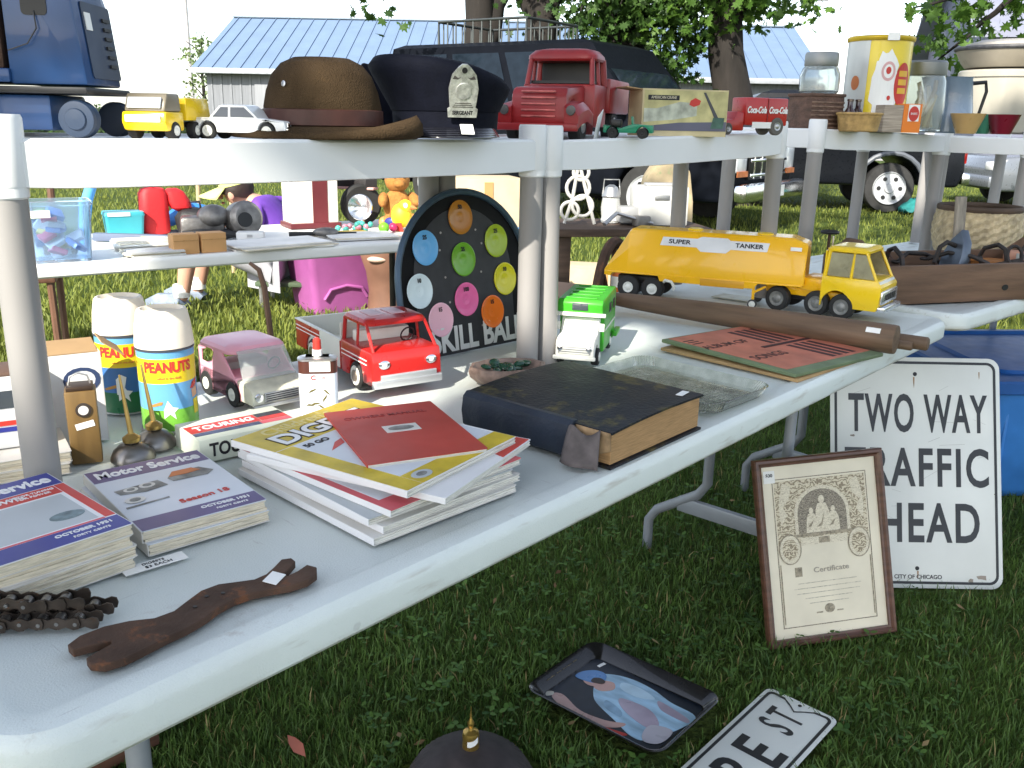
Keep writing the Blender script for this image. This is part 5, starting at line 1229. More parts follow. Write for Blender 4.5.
WH = M('wicker_honey', (.42, .27, .10), .65, var=.3, vs=60, bump=.7, bs=150)
MB().lathe([(.046, 0), (.050, .003), (.056, .040), (.058, .046), (.055, .047), (.052, .040), (.046, .006), (.001, .005)], n=40).build('bowl_body', WH, t)
MB().tube([(.057*math.cos(a*PI/18), .057*math.sin(a*PI/18), .046) for a in range(36)], .0035, 8, cyc=True).build('rim', WH, t)
t = thing('striped_box', 'small orange box with round red mark and lined side', 'box', (1.055, 2.630, SR), 12)
MB().box((.026, 0, .038), (.056, .046, .076), .001).build('box_body', M('box_orange', (.74, .20, .02), .5, var=.06), t, smooth=0)
MB().box((-.032, 0, .036), (.058, .046, .072), .001).build('lined_side', M('box_lined', (.36, .30, .24), .7, var=.4, vs=14, stretch=(1, 1, 14)), t, smooth=0)
MB().prism(rect(.012, .030, .046, .074), -.0240, -.0234, 'xz').build('white_patch', PAPER, t, smooth=0)
MB().prism(ellipse(.0155, .020, 24, .029, .050), -.0246, -.0240, 'xz').build('red_mark', CV['red'], t, smooth=0)
text('BARKS', .0085, WHITE, t, (.029, -.0250, .050), (R(90), 0, 0), .8)
t = thing('glass_jar', 'clear glass jar holding wooden sticks behind the orange box', 'jar', (1.185, 2.800, SR), 0); t.scale = (1.15, 1.15, 1.45)
MB().lathe([(.040, 0), (.052, .004), (.056, .050), (.052, .100), (.046, .112), (.046, .118), (.043, .118), (.043, .112), (.049, .098), (.052, .050), (.048, .008), (.001, .006)], n=36).build('glass_body', JG, t)
MB().lathe([(.049, .110), (.050, .112), (.050, .134), (.046, .138), (.004, .139)], n=36).build('lid', M('zinc', (.3, .31, .31)), t)
rg = random.Random(2)
for k in range(9):
    a = rg.uniform(0, 7); MB().tube([(.028*math.cos(a), .028*math.sin(a), .010), (.030*math.cos(a+1.2), .030*math.sin(a+1.2), rg.uniform(.06, .10))], .0055, 8).build('stick', M('stick_wood_%d' % (k % 3), [(.55, .40, .16), (.35, .22, .08), (.62, .55, .42)][k % 3], .6), t)
t = thing('enamel_pot', 'blue grey enamel coffee pot with dark wire handle', 'coffee pot', (1.305, 2.880, SR), 0); t.scale = (1.15, 1.15, 1.22)
EN = M('enamel_blue', (.19, .26, .36), .25, var=.3, vs=8, coat=.4)
MB().lathe([(.055, 0), (.060, .004), (.056, .060), (.046, .128), (.048, .132), (.044, .132), (.001, .130)], n=40).build('pot_body', EN, t)
MB().loops([[Vector((-.046+q*x, y*k, z)) for x, y in ((0, -.02), (0, .02), (-1, 0))] for z, k, q in ((.075, .6, .01), (.10, 1, .026), (.13, 1.1, .040))]).build('spout', EN, t)
MB().tube([(.045, 0, .118), (.085, 0, .122), (.090, 0, .10), (.078, 0, .045), (.072, 0, .030)], [.005, .005, .0045, .004, .003], 8).build('handle', BLACK, t)
t = thing('stoneware_crock', 'large cream stoneware crock with rounded rim', 'crock', (1.640, 3.225, SR), 0)
CRK = M('stoneware', (.34, .32, .27), .4, var=.08, vs=6, col2=(.42, .30, .20), thr=.72, coat=.3)
MB().lathe([(.13, 0), (.142, .006), (.147, .15), (.147, .175), (.152, .180), (.152, .196), (.146, .202), (.138, .200), (.136, .19), (.134, .02), (.001, .015)], n=64).build('crock_body', CRK, t)
text('2', .05, M('crock_mark', (.16, .17, .20), .5), t, (0, 0, .135), bendR=.1475)
t = thing('mixing_bowl', 'wide worn cream bowl with dark rim lying on the crock', 'bowl', (1.640, 3.225, SR+.2033), 0)
MB().lathe([(.09, 0), (.135, .006), (.150, .024), (.170, .062), (.168, .066), (.160, .062), (.14, .028), (.08, .012), (.001, .011)], n=64).build('bowl_body', M('bowl_cream', (.30, .265, .21), .5, var=.2, vs=8, col2=(.16, .12, .09), thr=.62), t)
MB().tube([(.169*math.cos(a*PI/30), .169*math.sin(a*PI/30), .066) for a in range(60)], .007, 8, cyc=True).build('dark_rim', M('bowl_rim_dark', (.05, .05, .055), .5, var=.4, vs=60), t)
MB().lathe([(.150, .062), (.14, .082), (.10, .094), (.001, .097)], n=48).build('pale_filling', M('bowl_pale', (.34, .32, .29), .6, var=.1), t)
t = thing('wooden_ball', 'dark reddish brown round wooden knob on top of the pale bowl', 'knob', (1.735, 3.190, SR+.300), 0); t.scale = (.72, .72, .72)
MB().lathe([(.012, -.004), (.020, .004), (.044, .030), (.052, .062), (.042, .098), (.016, .114), (.001, .116)], n=32).build('knob_body', M('knob_wood', (.13, .045, .035), .45, var=.25), t)
for (x, y, c, nm, lb, r_) in ((1.300, 2.745, (.50, .33, .14), 'bowl_tan', 'tan flared ceramic bowl next to the shelf post', .048), (1.386, 2.835, (.05, .20, .14), 'bowl_green', 'green small bowl half hidden between tan and maroon', .040), (1.430, 2.800, (.14, .008, .022), 'bowl_maroon', 'maroon flared ceramic bowl at the right of the row', .048)):
    t = thing('ceramic_bowl', lb, 'bowl', (x, y, SR), 0, 'small coloured bowls')
    MB().lathe([(r_*.55, 0), (r_*.58, .003), (r_*.95, .050), (r_, .056), (r_*.96, .056), (r_*.55, .008), (.001, .007)], n=40).build('bowl_body', M(nm, c, .3, var=.12, coat=.4), t)
# ------------------------------------------------------------------ things standing or lying on the grass
def text_fit(s, w, h, mat, parent, cx, cy, z, bold=.0, ext=.0004, name='lettering', size=.1, space=1.0):
    o = text(s, size, mat, parent, (0, 0, 0), (0, 0, 0), 1, bold, ext, name=name, space=space)
    xs = [v.co.x for v in o.data.vertices]; ys = [v.co.y for v in o.data.vertices]
    kx = w/(max(xs)-min(xs)); ky = h/(max(ys)-min(ys)); mx, my = (max(xs)+min(xs))/2, (max(ys)+min(ys))/2
    for v in o.data.vertices: v.co.x = (v.co.x-mx)*kx; v.co.y = (v.co.y-my)*ky
    o.location = (cx, cy, z); return o
SIGNW = M('sign_white', (.70, .72, .69), .38, var=.05, vs=6, col2=(.48, .46, .40), thr=.71)
SIGNK = M('sign_black', (.022, .024, .028), .42, var=.25)
def ring_prism(outer, inner, z0, z1, name, mat, parent):
    m = MB(); n = len(outer)
    m.loops([[Vector((x, y, z0)) for x, y in outer], [Vector((x, y, z1)) for x, y in outer], [Vector((x, y, z1)) for x, y in inner], [Vector((x, y, z0)) for x, y in inner]], cyc=True)
    return m.build(name, mat, parent, smooth=0)
# traffic sign: local x right, y up the plate, z out of its face
t = thing('traffic_sign', 'white metal traffic sign reading two way traffic ahead, leaning at the table end', 'traffic sign', (.853, 2.163, .006), 0, rot=(R(70), 0, R(.3)))
SWd, SHt = .455, .612
MB().prism([(x+SWd/2, y+SHt/2) for x, y in rrect(SWd, SHt, .030, 6)], -.0025, 0, bev=.0006).build('plate', SIGNW, t)
def off(o): return [(x+SWd/2, y+SHt/2) for x, y in o]
ring_prism(off(rrect(SWd-.022, SHt-.022, .024, 6)), off(rrect(SWd-.036, SHt-.036, .018, 6)), .0002, .0008, 'border', SIGNK, t)
text_fit('TWO WAY', .372, .104, SIGNK, t, SWd*.515, .462, .0005, .0020, space=1.12)
text_fit('TRAFFIC', .384, .104, SIGNK, t, SWd*.505, .318, .0005, .0020, space=1.14)
text_fit('AHEAD', .345, .104, SIGNK, t, SWd*.49, .172, .0005, .0020, space=1.14)
text_fit('CITY OF CHICAGO', .126, .011, SIGNK, t, SWd*.505, .030, .0005, .002)
for y in (.052, SHt-.045): MB().lathe([(.0055, .0003), (.0055, .0009)], (SWd/2, y, 0), 14).build('bolt_hole', BLACK, t, smooth=0)
for (x, y, q) in ((.40, .03, .012), (.37, .022, .008), (.06, .40, .006), (.44, .25, .005)):
    rg = random.Random(int(x*1000)); MB().prism([(x+q*(.5+rg.random())*math.cos(k), y+q*.5*(.5+rg.random())*math.sin(k)) for k in (0, .9, 1.8, 2.7, 3.6, 4.5, 5.4)], .0003, .0007).build('chipped_spot', M('chipped_enamel', (.28, .24, .2), .8, var=.3), t, smooth=0)

RST = M('rust_stain', (.30, .17, .08), .8, var=.35, vs=60); SCR = M('sign_scratch', (.42, .42, .40), .6, var=.2)
for (x, y, l, w_) in ((SWd/2+.002, .045, .022, .004), (SWd/2-.003, SHt-.053, .030, .004), (.40, .575, .020, .003)):
    MB().prism([(x-w_*.5, y), (x+w_*.5, y), (x+w_*.3, y-l*.6), (x, y-l), (x-w_*.4, y-l*.5)], .0003, .0006).build('rust_run', RST, t, smooth=0)
rg = random.Random(33)
for k in range(12):
    x, y, a, l = rg.uniform(.05, .42), rg.uniform(.05, .58), rg.uniform(-.5, .6), rg.uniform(.02, .07); dx, dy = math.cos(a)*l, math.sin(a)*l
    MB().prism([(x, y), (x+dx, y+dy), (x+dx, y+dy+.0008), (x, y+.0008)], .0002, .0004).build('scratch', SCR, t, smooth=0)
# framed certificate
t = thing('framed_certificate', 'brown wooden frame with an old engraved certificate, leaning before the traffic sign', 'framed picture', (.609, 1.862, .002), 0, rot=(Matrix.Rotation(R(10.5), 3, 'Z') @ Matrix.Rotation(R(73), 3, 'X') @ Matrix.Rotation(R(3), 3, 'Z')).to_euler()); t.scale = (1.0, 1.0, 1)
FW, FH = .326, .440
FR = M('frame_walnut', (.10, .042, .026), .38, var=.35, vs=10, stretch=(1, 6, 1), coat=.3)
def rr0(w, h): return [(w/2, h/2), (-w/2, h/2), (-w/2, -h/2), (w/2, -h/2)]
def oc(o): return [(x+FW/2, y+FH/2) for x, y in o]
m = MB(); m.loops([[Vector((x, y, z)) for x, y in oc(rr0(FW-2*i, FH-2*i))] for i, z in ((0, -.012), (0, .004), (.003, .008), (.009, .008), (.014, .003), (.018, .002), (.018, -.012))], cyc=True); m.build('frame', FR, t, smooth=20)
OLDP = M('old_paper', (.72, .66, .52), .65, var=.10, vs=7, coat=.35)
MB().box((FW/2, FH/2, -.006), (FW-.03, FH-.03, .004)).build('mount_paper', OLDP, t, smooth=0)
def engraved(name, dark, light, scale, p0, p1):
    m = bpy.data.materials.new(name); m.use_nodes = True; nt = m.node_tree; N = nt.nodes; L = nt.links; b = N['Principled BSDF']
    tc = N.new('ShaderNodeTexCoord'); wv = N.new('ShaderNodeTexWave'); wv.wave_type = 'RINGS'; wv.inputs['Scale'].default_value = scale; wv.inputs['Distortion'].default_value = 14; wv.inputs['Detail'].default_value = 3; wv.inputs['Detail Scale'].default_value = 2.2
    nz = N.new('ShaderNodeTexNoise'); nz.inputs['Scale'].default_value = scale*2.4; nz.inputs['Detail'].default_value = 6
    L.new(tc.outputs['Object'], wv.inputs['Vector']); L.new(tc.outputs['Object'], nz.inputs['Vector'])
    mx = N.new('ShaderNodeMix'); mx.data_type = 'FLOAT'; mx.inputs['Factor'].default_value = .45; L.new(wv.outputs['Fac'], mx.inputs[2]); L.new(nz.outputs['Fac'], mx.inputs[3])
    rp = N.new('ShaderNodeValToRGB'); e = rp.color_ramp.elements; e[0].position = p0; e[0].color = tuple(dark)+(1,); e[1].position = p1; e[1].color = tuple(light)+(1,)
    L.new(mx.outputs[0], rp.inputs['Fac']); L.new(rp.outputs['Color'], b.inputs['Base Color']); b.inputs['Roughness'].default_value = .65; b.inputs['Coat Weight'].default_value = .3
    return m
ENG = engraved('engraving', (.24, .19, .12), (.62, .55, .40), 34, .32, .62); ENGD = engraved('engraving_dark', (.12, .10, .075), (.34, .29, .21), 70, .3, .75); ENGL = engraved('engraving_light', (.42, .36, .26), (.68, .62, .48), 60, .18, .45); ENGM = M('engraving_mid', (.30, .26, .19), .7, var=.45, vs=120, col2=(.5, .44, .33), thr=.55)
def p2(poly, mat, name, k): return MB().prism([(x*1.0+FW/2, y+FH/2) for x, y in poly], -.004+.0003*k, -.0037+.0003*k).build(name, mat, t, smooth=0)
ring_prism(oc([(x, y-.004) for x, y in rr0(.240, .350)]), oc([(x, y-.004) for x, y in rr0(.236, .346)]), -.0039, -.0033, 'printed_line', ENGD, t)
p2([(-.115, .165), (.115, .165), (.115, .010), (-.115, .010)], ENG, 'ornament_panel', 1)
p2([(-.070, .035)]+[(-.070*math.cos(PI*k/16), .085+.062*math.sin(PI*k/16)) for k in range(17)]+[(.070, .035)], ENGL, 'arch_border', 2)
p2([(-.062, .035)]+[(-.062*math.cos(PI*k/16), .083+.056*math.sin(PI*k/16)) for k in range(17)]+[(.062, .035)], ENGD, 'arch_niche', 3)
# generic standing figures
for (cx, s, kk) in ((-.028, .75, 4), (.0, 1.0, 5), (.028, .75, 4)):
    p2([(cx-.020*s, .038), (cx-.016*s, .075*s+.015), (cx-.010*s, .090*s+.015), (cx+.010*s, .090*s+.015), (cx+.018*s, .072*s+.015), (cx+.020*s, .038)], ENGL, 'engraved_robe', kk)
    p2(ellipse(.0075*s, .010*s, 14, cx, .100*s+.014), ENGL, 'engraved_head', kk+1)
    p2([(cx-.016*s, .050), (cx-.002, .052), (cx+.006, .074*s+.012), (cx-.004*s, .060)], ENGM, 'engraved_fold', kk+2)
p2([(-.075, .030), (.075, .030), (.075, .037), (-.075, .037)], ENGM, 'plinth', 4); p2([(-.060, .010), (.060, .010), (.060, .028), (-.060, .028)], ENGL, 'plaque', 4); p2([(-.014, .012), (.014, .012), (.014, .026), (-.014, .026)], ENGM, 'plaque_mark', 5)
for s in (-1, 1):
    p2(ellipse(.0285, .036, 26, s*.088, .004), ENGM, 'medallion_rim', 5); p2(ellipse(.0255, .033, 26, s*.088, .004), ENGL, 'medallion', 6); p2(ellipse(.019, .025, 20, s*.088, .004), ENG, 'medallion_scene', 7)
    p2([(s*.095, .160), (s*.075, .150), (s*.082, .120), (s*.098, .105), (s*.088, .085), (s*.104, .060), (s*.108, .090), (s*.104, .130)], ENGL, 'scroll_leaf', 3)
    p2([(s*.113, -.170), (s*.116, -.170), (s*.116, -.03), (s*.113, -.03)], ENGM, 'side_rule', 2)
p2([(-.08, -.062), (-.062, -.062), (-.062, -.040), (-.08, -.040)], ENGM, 'initial_letter', 2)
text('Certificate', .017, M('engraved_grey', (.34, .31, .26), .7), t, (FW/2+.012, FH/2-.051, -.0032), (0, 0, 0), 1.25, .0002)
for k in range(5): 
    ww = (.15, .17, .16, .12, .10)[k]; p2([(-ww/2, -.078-k*.012), (ww/2, -.078-k*.012), (ww/2, -.0795-k*.012), (-ww/2, -.0795-k*.012)], M('faint_script', (.48, .44, .36), .7, var=.4, vs=200), 'script_line', 2)
p2(ellipse(.013, .011, 16, .0, -.143), ENGM, 'seal', 2)
for s in (-1, 1): p2([(s*.018, -.152), (s*.034, -.152), (s*.034, -.149), (s*.018, -.149)][::s], ENGM, 'seal_rule', 2)
tg = p2([(-.140, .163), (-.112, .163), (-.112, .192), (-.140, .192)], PAPER, 'price_tag', 6); text('$30', .011, INK, t, (FW/2-.126, FH/2+.181, -.0016), (0, 0, 0), 1, .0003)

# serving tray
t = thing('serving_tray', 'black metal serving tray with a picture of a woman in blue cap', 'serving tray', (.242, 1.632, .014), 0, rot=(R(1.5), R(-2), R(-42)))
TW, TDp = .335, .242
TRB = M('tray_black', (.010, .009, .010), .25, .2, var=.3, coat=.5, col2=(.05, .035, .025), thr=.66)
def tr(ins, z): return [Vector((x, y, z)) for x, y in rrect(TW-2*ins, TDp-2*ins, max(.032-ins*.5, .012), 7)]
MB().loops([tr(.022, 0), tr(.004, .024), tr(0, .027), tr(.002, .029), tr(.006, .027), tr(.024, .003)], cap0=True, cap1=True).build('tray_body', TRB, t)
def smooth_poly(p, n=5):
    out = []
    for i in range(len(p)):
        a, b, c, d = (Vector(p[(i+j) % len(p)]) for j in (-1, 0, 1, 2))
        for k in range(n):
            u = k/n; q = .5*((2*b)+(c-a)*u+(2*a-5*b+4*c-d)*u*u+(3*b-a-3*c+d)*u**3); out.append((q.x, q.y))
    return out
def tp(poly, mat, name, k):
    if name.startswith('printed') and name != 'printed_ribbon': poly = [(x*1.06-.006, y*1.16-.003) for x, y in poly]
    if len(poly) < 16: poly = smooth_poly(poly)
    return MB().prism(poly, .0031+.0003*k, .0034+.0003*k).build(name, mat, t, smooth=0)
PBLUE = M('print_dress_blue', (.32, .50, .66), .35, var=.42, vs=16, stretch=(.6, 2.2, 1)); PCAP = M('print_cap_blue', (.05, .17, .40), .3, var=.2, coat=.4); PSK = M('print_skin', (.45, .26, .22), .3, var=.2, coat=.4); PPINK = M('print_rose', (.36, .30, .38), .3, var=.3, coat=.4); PNAVY = M('print_night', (.006, .010, .020), .35, var=.4, vs=14)
tp([(x, y) for x, y in rrect(TW-.056, TDp-.056, .012, 4)], PNAVY, 'picture_ground', 0)
# figure: head towards -x
tp([(-.085, .040), (-.060, .060), (-.020, .070), (.03, .068), (.080, .056), (.138, .050), (.138, .010), (.110, -.055), (.080, -.066), (.030, -.050), (-.030, -.030), (-.055, -.010), (-.070, .012)], PBLUE, 'printed_dress', 1)
tp([(-.075, .020), (-.060, .034), (-.042, .038), (-.030, .022), (-.045, .004), (-.065, .004)], PSK, 'printed_neck', 2)
tp(ellipse(.022, .017, 20, -.080, .020), PSK, 'printed_face', 3)
tp([(-.118, .010), (-.116, .030), (-.100, .047), (-.080, .052), (-.066, .044), (-.062, .028), (-.075, .014), (-.098, .008)], PCAP, 'printed_cap', 4)
tp([(-.080, .014), (-.060, .020), (-.058, .030), (-.072, .034), (-.084, .026)], M('print_hair', (.03, .018, .014), .35), 'printed_hair', 5)
tp([(-.115, -.058), (-.095, -.050), (-.040, -.066), (.015, -.060), (.050, -.045), (.046, -.062), (.010, -.082), (-.040, -.084), (-.100, -.072)], PSK, 'printed_arm', 2)
tp([(.000, .010), (.060, .014), (.100, -.010), (.090, -.030), (.040, -.022), (.005, -.006)], PPINK, 'printed_sash', 3)
tp([(.090, -.020), (.130, -.010), (.132, -.050), (.108, -.064), (.092, -.050)], M('print_cream_skirt', (.46, .44, .50), .3, coat=.4), 'printed_skirt', 4)
tp([(-.128, -.062), (-.118, -.054), (-.112, -.062), (-.120, -.072)], M('print_cream', (.55, .52, .45), .3), 'printed_glass', 3)
tp([(-.030, .050), (.010, .056), (.050, .046), (.020, .030), (-.020, .032)], M('print_dress_light', (.42, .58, .70), .35, var=.2, vs=20), 'printed_highlight', 2)
tp([(.06, .046), (.130, .036), (.134, .024), (.08, .026)], PPINK, 'printed_fold', 2); tp([(-.02, -.012), (.02, -.020), (.03, -.036), (-.01, -.030)], M('print_dress_shade', (.22, .36, .50), .35, var=.3, vs=30), 'printed_fold', 2)
tp([(-.010, -.095), (.03, -.088), (.07, -.080), (.05, -.098)], CV['red'], 'printed_ribbon', 2)
for v in t.children: pass
text('Coca-Cola', .026, M('lettering_old_gold', (.20, .16, .08), .4, .4), t, (-.1535, -.01, .0175), (0, R(50), 0), .9, .0003).rotation_euler = Euler((R(52), 0, R(-90)))
MB().box((-.112, .078, .0045), (.020, .008, .0006), rot=(0, 0, R(80))).build('price_tag', PAPER, t)

# street name sign lying in the grass
t = thing('street_sign', 'white street name sign with black border lying flat on the grass', 'street sign', (.432, 1.432, .016), 0, rot=(R(1), R(-1), R(47.6)))
SL, SWd2 = .62, .156
x0 = -.345
def so_(o): return [(x+x0+SL/2, y) for x, y in o]
MB().prism(so_(rrect(SL, SWd2, .016, 5)), -.002, 0, bev=.0006).build('plate', SIGNW, t)
o1 = rrect(SL-.016, SWd2-.016, .014, 5); 
def notch(w, h, r):
    p = rrect(w, h, r, 5); out = []
    # dip at the right and left ends of the border, as stamped round the bolt holes
    q = [(w/2-r*.2, h/2-r*2.2), (w/2-.030, .0), (w/2-r*.2, -h/2+r*2.2)]
    a = [pt for pt in p if not (pt[0] > w/2-r*.3 and abs(pt[1]) < h/2-r)]
    return a
def border(w, h, r, dip):
    pts = []
    n = 8
    for k in range(n+1): a = R(90-90*k/n) ; pts.append((w/2-r+r*math.cos(a), h/2-r+r*math.sin(a)))
    pts += [(w/2-.002, h*.25), (w/2-dip*.5, h*.12), (w/2-dip, 0), (w/2-dip*.5, -h*.12), (w/2-.002, -h*.25)]
    for k in range(n+1): a = R(-90*k/n); pts.append((w/2-r+r*math.cos(a), -h/2+r+r*math.sin(a)))
    left = [(-x, y) for x, y in pts][::-1]
    return (pts+left)[::-1]
ring_prism(so_(border(SL-.018, SWd2-.016, .014, .030)), so_(border(SL-.030, SWd2-.028, .010, .028)), .0002, .0008, 'border', SIGNK, t)
text_fit('ERE', .200, .098, SIGNK, t, .002, -.006, .0005, .002, space=1.3)
text_fit('ST', .066, .074, SIGNK, t, .190, .006, .0005, .0012, space=1.5)
for x in (x0+.012, x0+SL-.014): MB().lathe([(.004, .0003), (.004, .0009)], (x, 0, 0), 12).build('bolt_hole', BLACK, t, smooth=0)

# dark pleated lamp shade with brass finial
t = thing('lamp_shade', 'dark pleated domed lamp shade with brass finial standing on the grass', 'lamp shade', (-.060, 1.365, .0), 0); t.scale = (.78, .78, .88)
n = 96; rings = []
for r, z in ((.155, .0), (.157, .010), (.150, .040), (.128, .075), (.095, .100), (.055, .117), (.020, .124), (.008, .125)):
    rings.append([Vector((math.cos(2*PI*k/n)*r*(1+(.012 if k % 2 else -.012)), math.sin(2*PI*k/n)*r*(1+(.012 if k % 2 else -.012)), z)) for k in range(n)])
MB().loops(rings).build('shade', M('shade_fabric', (.035, .028, .030), .7, var=.4, vs=20), t, smooth=20)
f = MB().lathe([(.019, .122), (.0195, .125), (.0185, .140), (.0195, .150), (.0175, .158), (.010, .161), (.006, .163), (.0045, .168), (.0075, .174), (.0075, .180), (.003, .188), (.0012, .205), (.0008, .216)], n=28).build('finial', M('brass', (.55, .36, .10), .3, .9, var=.25, vs=30), t)
MB().grid(lambda u, v: Vector((.0202*math.sin(R(-20+75*u)), -.0202*math.cos(R(-20+75*u)), .133+.013*v+.008*u*u)), 8, 1).build('price_tag', PAPER, f, smooth=0)

# fallen leaf, crate below the table, blue tote
t = thing('fallen_leaf', 'single dry reddish leaf lying in the grass', 'leaf', (-.392, 1.455, .032), 40, rot=(R(20), R(-25), R(40)))
MB().prism([(x*.022, y*.030) for x, y in QUADLEAF], 0, .0006).build('blade', M('dry_leaf', (.30, .09, .06), .6, var=.3), t, smooth=0)
t = thing('wooden_crate', 'reddish brown wooden crate mostly hidden under the near table corner', 'crate', (-.90, 1.42, 0), 49)
for z in (.05, .13, .21):
    for y in (-.14, .14): MB().box((0, y, z), (.40, .012, .07), .001).build('slat', M('crate_wood', (.10, .045, .026), .7, var=.35, vs=8, stretch=(1, 8, 8)), t, smooth=0)
    for x in (-.194, .194): MB().box((x, 0, z), (.012, .268, .07), .001).build('slat', M('crate_wood', (.2, .1, .05)), t, smooth=0)
MB().box((0, 0, .010), (.376, .268, .012)).build('bottom_board', M('crate_wood', (.2, .1, .05)), t, smooth=0)
t = thing('plastic_tote', 'large blue plastic storage tote with lid behind the traffic sign', 'storage tote', (1.83, 3.16, 0), 4)
TB = M('tote_blue', (.045, .20, .55), .38, var=.12); TBD = M('tote_lid_blue', (.020, .10, .33), .4, var=.15)
MB().loops([[Vector((x, y, z)) for x, y in rrect(.74*k, .72*k, .05, 5)] for z, k in ((0, .90), (.01, .92), (.37, 1.0), (.375, 1.0))]).build('tub', TB, t)
MB().loops([[Vector((x, y, z)) for x, y in rrect(.79-2*i, .77-2*i, .06, 6)] for i, z in ((.004, .368), (0, .372), (0, .404), (.008, .412), (.035, .412), (.045, .400), (.14, .400), (.15, .410))]).build('lid', TBD, t)
for k in range(5): MB().box((-.26+k*.13, -.347, .19), (.012, .014, .30), .004).build('rib', TB, t)
# ------------------------------------------------------------------ the sale table behind, in full sun
BTA = 36.0; BZ = .72
ub = Vector((math.cos(R(BTA)), math.sin(R(BTA)), 0)); vb = Vector((-ub.y, ub.x, 0)); B0 = Vector((-2.05, 2.31, 0))
DARKLEG = M('leg_dark_metal', (.035, .032, .03), .5, .4, var=.3)
folding_table('folding_table', 'sunlit white folding table of mixed goods standing behind the shelves', B0, BTA, 2.44, .76, BZ, legmat=DARKLEG, topmat=M('table_plastic_clean', (.72, .72, .70), .45, var=.05, vs=5, col2=(.55, .54, .50), thr=.68))
def bt(u, v, z=0): p = B0+ub*u+vb*v; return (p.x, p.y, BZ+z)
def btx(x, y, z=0): return (x, y, BZ+z)
# storage bin of small parts
t = thing('storage_bin', 'clear blue plastic bin full of small packets on the sunlit table', 'storage bin', btx(-1.435, 2.88), 30)
MB().loops([[Vector((x, y, z)) for x, y in rrect(.185*k, .15*k, .02, 4)] for z, k in ((.0, .86), (.004, .88), (.172, 1), (.176, 1.05), (.186, 1.05), (.186, .98), (.17, .95), (.008, .84))]).build('tub', M('bin_blue_clear', (.62, .78, .95), .12, trans=.88, var=.05, rvar=0, ior=1.15), t)
rg = random.Random(12)
for k in range(14):
    c = [(.7, .7, .75), (.55, .1, .2), (.6, .5, .2), (.1, .2, .5), (.7, .75, .8)][k % 5]
    MB().box((rg.uniform(-.05, .05), rg.uniform(-.045, .03), .022+.0095*k), (.055, .045, .016), .003, rot=(rg.uniform(-.7, .7), rg.uniform(-.5, .5), rg.uniform(0, 3))).build('packet', M('packet_%d' % (k % 5), c, .4), t)
MB().box((-.06, -.076, .150), (.07, .002, .022)).build('handle_label', PAPER, t)
def pile(lb, loc, rz, w, d, n, th, mats, name='paper_pile'):
    t = thing(name, lb, 'paper pile', loc, rz, 'papers on the sunlit table'); rg = random.Random(n*7+int(w*100))
    for k in range(n): MB().box((rg.uniform(-.012, .012), rg.uniform(-.012, .012), th*(k+.5)), (w, d, th*.92), rot=(0, 0, rg.uniform(-.12, .12))).build('sheet', mats[k % len(mats)], t, smooth=0)
PP = [M('sheet_white', (.74, .73, .70), .7), M('sheet_cream', (.66, .60, .48), .7), M('sheet_grey', (.55, .55, .54), .7)]
pile('white paper pile lying at the front of the sunlit table beside the cartons', btx(-1.20, 3.02), 36, .17, .11, 3, .006, PP)
pile('cream pamphlets spread behind the white paper pile', btx(-1.28, 3.22), 30, .26, .16, 4, .006, PP[1:]+PP[:1])
pile('flat grey newspapers along the front edge of the sunlit table', btx(-.86, 3.30), 36, .36, .20, 4, .004, PP)
pile('pale printed sheets near the game board on the sunlit table', btx(-.60, 3.60), 30, .26, .18, 3, .004, PP[::-1])
for (lb, x, y, rz, w) in (('small orange tan carton left of its twin', -1.115, 3.07, 36, .085), ('small orange tan carton right of its twin', -1.040, 3.125, 36, .085)):
    t = thing('parts_carton', lb, 'carton', btx(x, y), rz, 'orange tan cartons')
    MB().box((0, 0, .033), (w, .06, .066), .002).build('box_body', M('carton_orange', (.55, .30, .12), .7, var=.1), t); MB().box((0, -.0305, .045), (w*.96, .0008, .003)).build('tape', M('tape', (.45, .25, .1), .3), t, smooth=0)
# grey motor parts
t = thing('motor_parts', 'heap of grey machine parts with a round drum on the sunlit table', 'machine', btx(-1.14, 3.50), 20)
MG = M('machine_grey', (.20, .19, .18), .45, .6, var=.45, vs=25, bump=.3)
MB().lathe([(.02, -.05), (.06, -.05), (.066, -.03), (.066, .03), (.05, .05), (.02, .055)], (.10, .0, .07), 28, rot=(R(80), 0, R(20))).build('drum', MG, t)
MB().lathe([(.028, .0), (.028, .012)], (.10, -.05, .07), 20, rot=(R(80), 0, R(20))).build('drum_hub', BLACK, t)
MB().box((-.05, .02, .045), (.16, .10, .07), .015).build('gear_case', MG, t); MB().sph((-.01, .0, .08), (.06, .05, .045)).build('dome', MG, t)
MB().tube([(-.12, -.03, .02), (-.05, -.08, .03), (.06, -.09, .02), (.13, -.10, .01)], .012, 8).build('pipe', BLACK, t)
t = thing('blue_tarp', 'crumpled bright blue tarp behind the grey machine parts', 'tarp', btx(-1.32, 3.78), 10)
rg = random.Random(5); hh = [[rg.uniform(0, .02) for _ in range(9)] for _ in range(9)]
MB().grid(lambda u, v: Vector((-.16+.32*u, -.10+.2*v, .012+.075*math.sin(PI*u)*math.sin(PI*v)+hh[int(u*8)][int(v*8)])), 8, 8).build('sheet', M('tarp_blue', (.04, .20, .55), .45, var=.15), t, solid=.002)
t = thing('black_tool', 'long black handled tool lying before the newspapers', 'tool', btx(-.72, 3.58), 15)
MB().tube([(-.16, 0, .012), (-.05, 0, .014), (.10, .02, .012)], [.010, .007, .005], 8).build('handle', BLACK, t); MB().sph((-.02, 0, .02), (.05, .03, .018)).build('grip', MG, t)
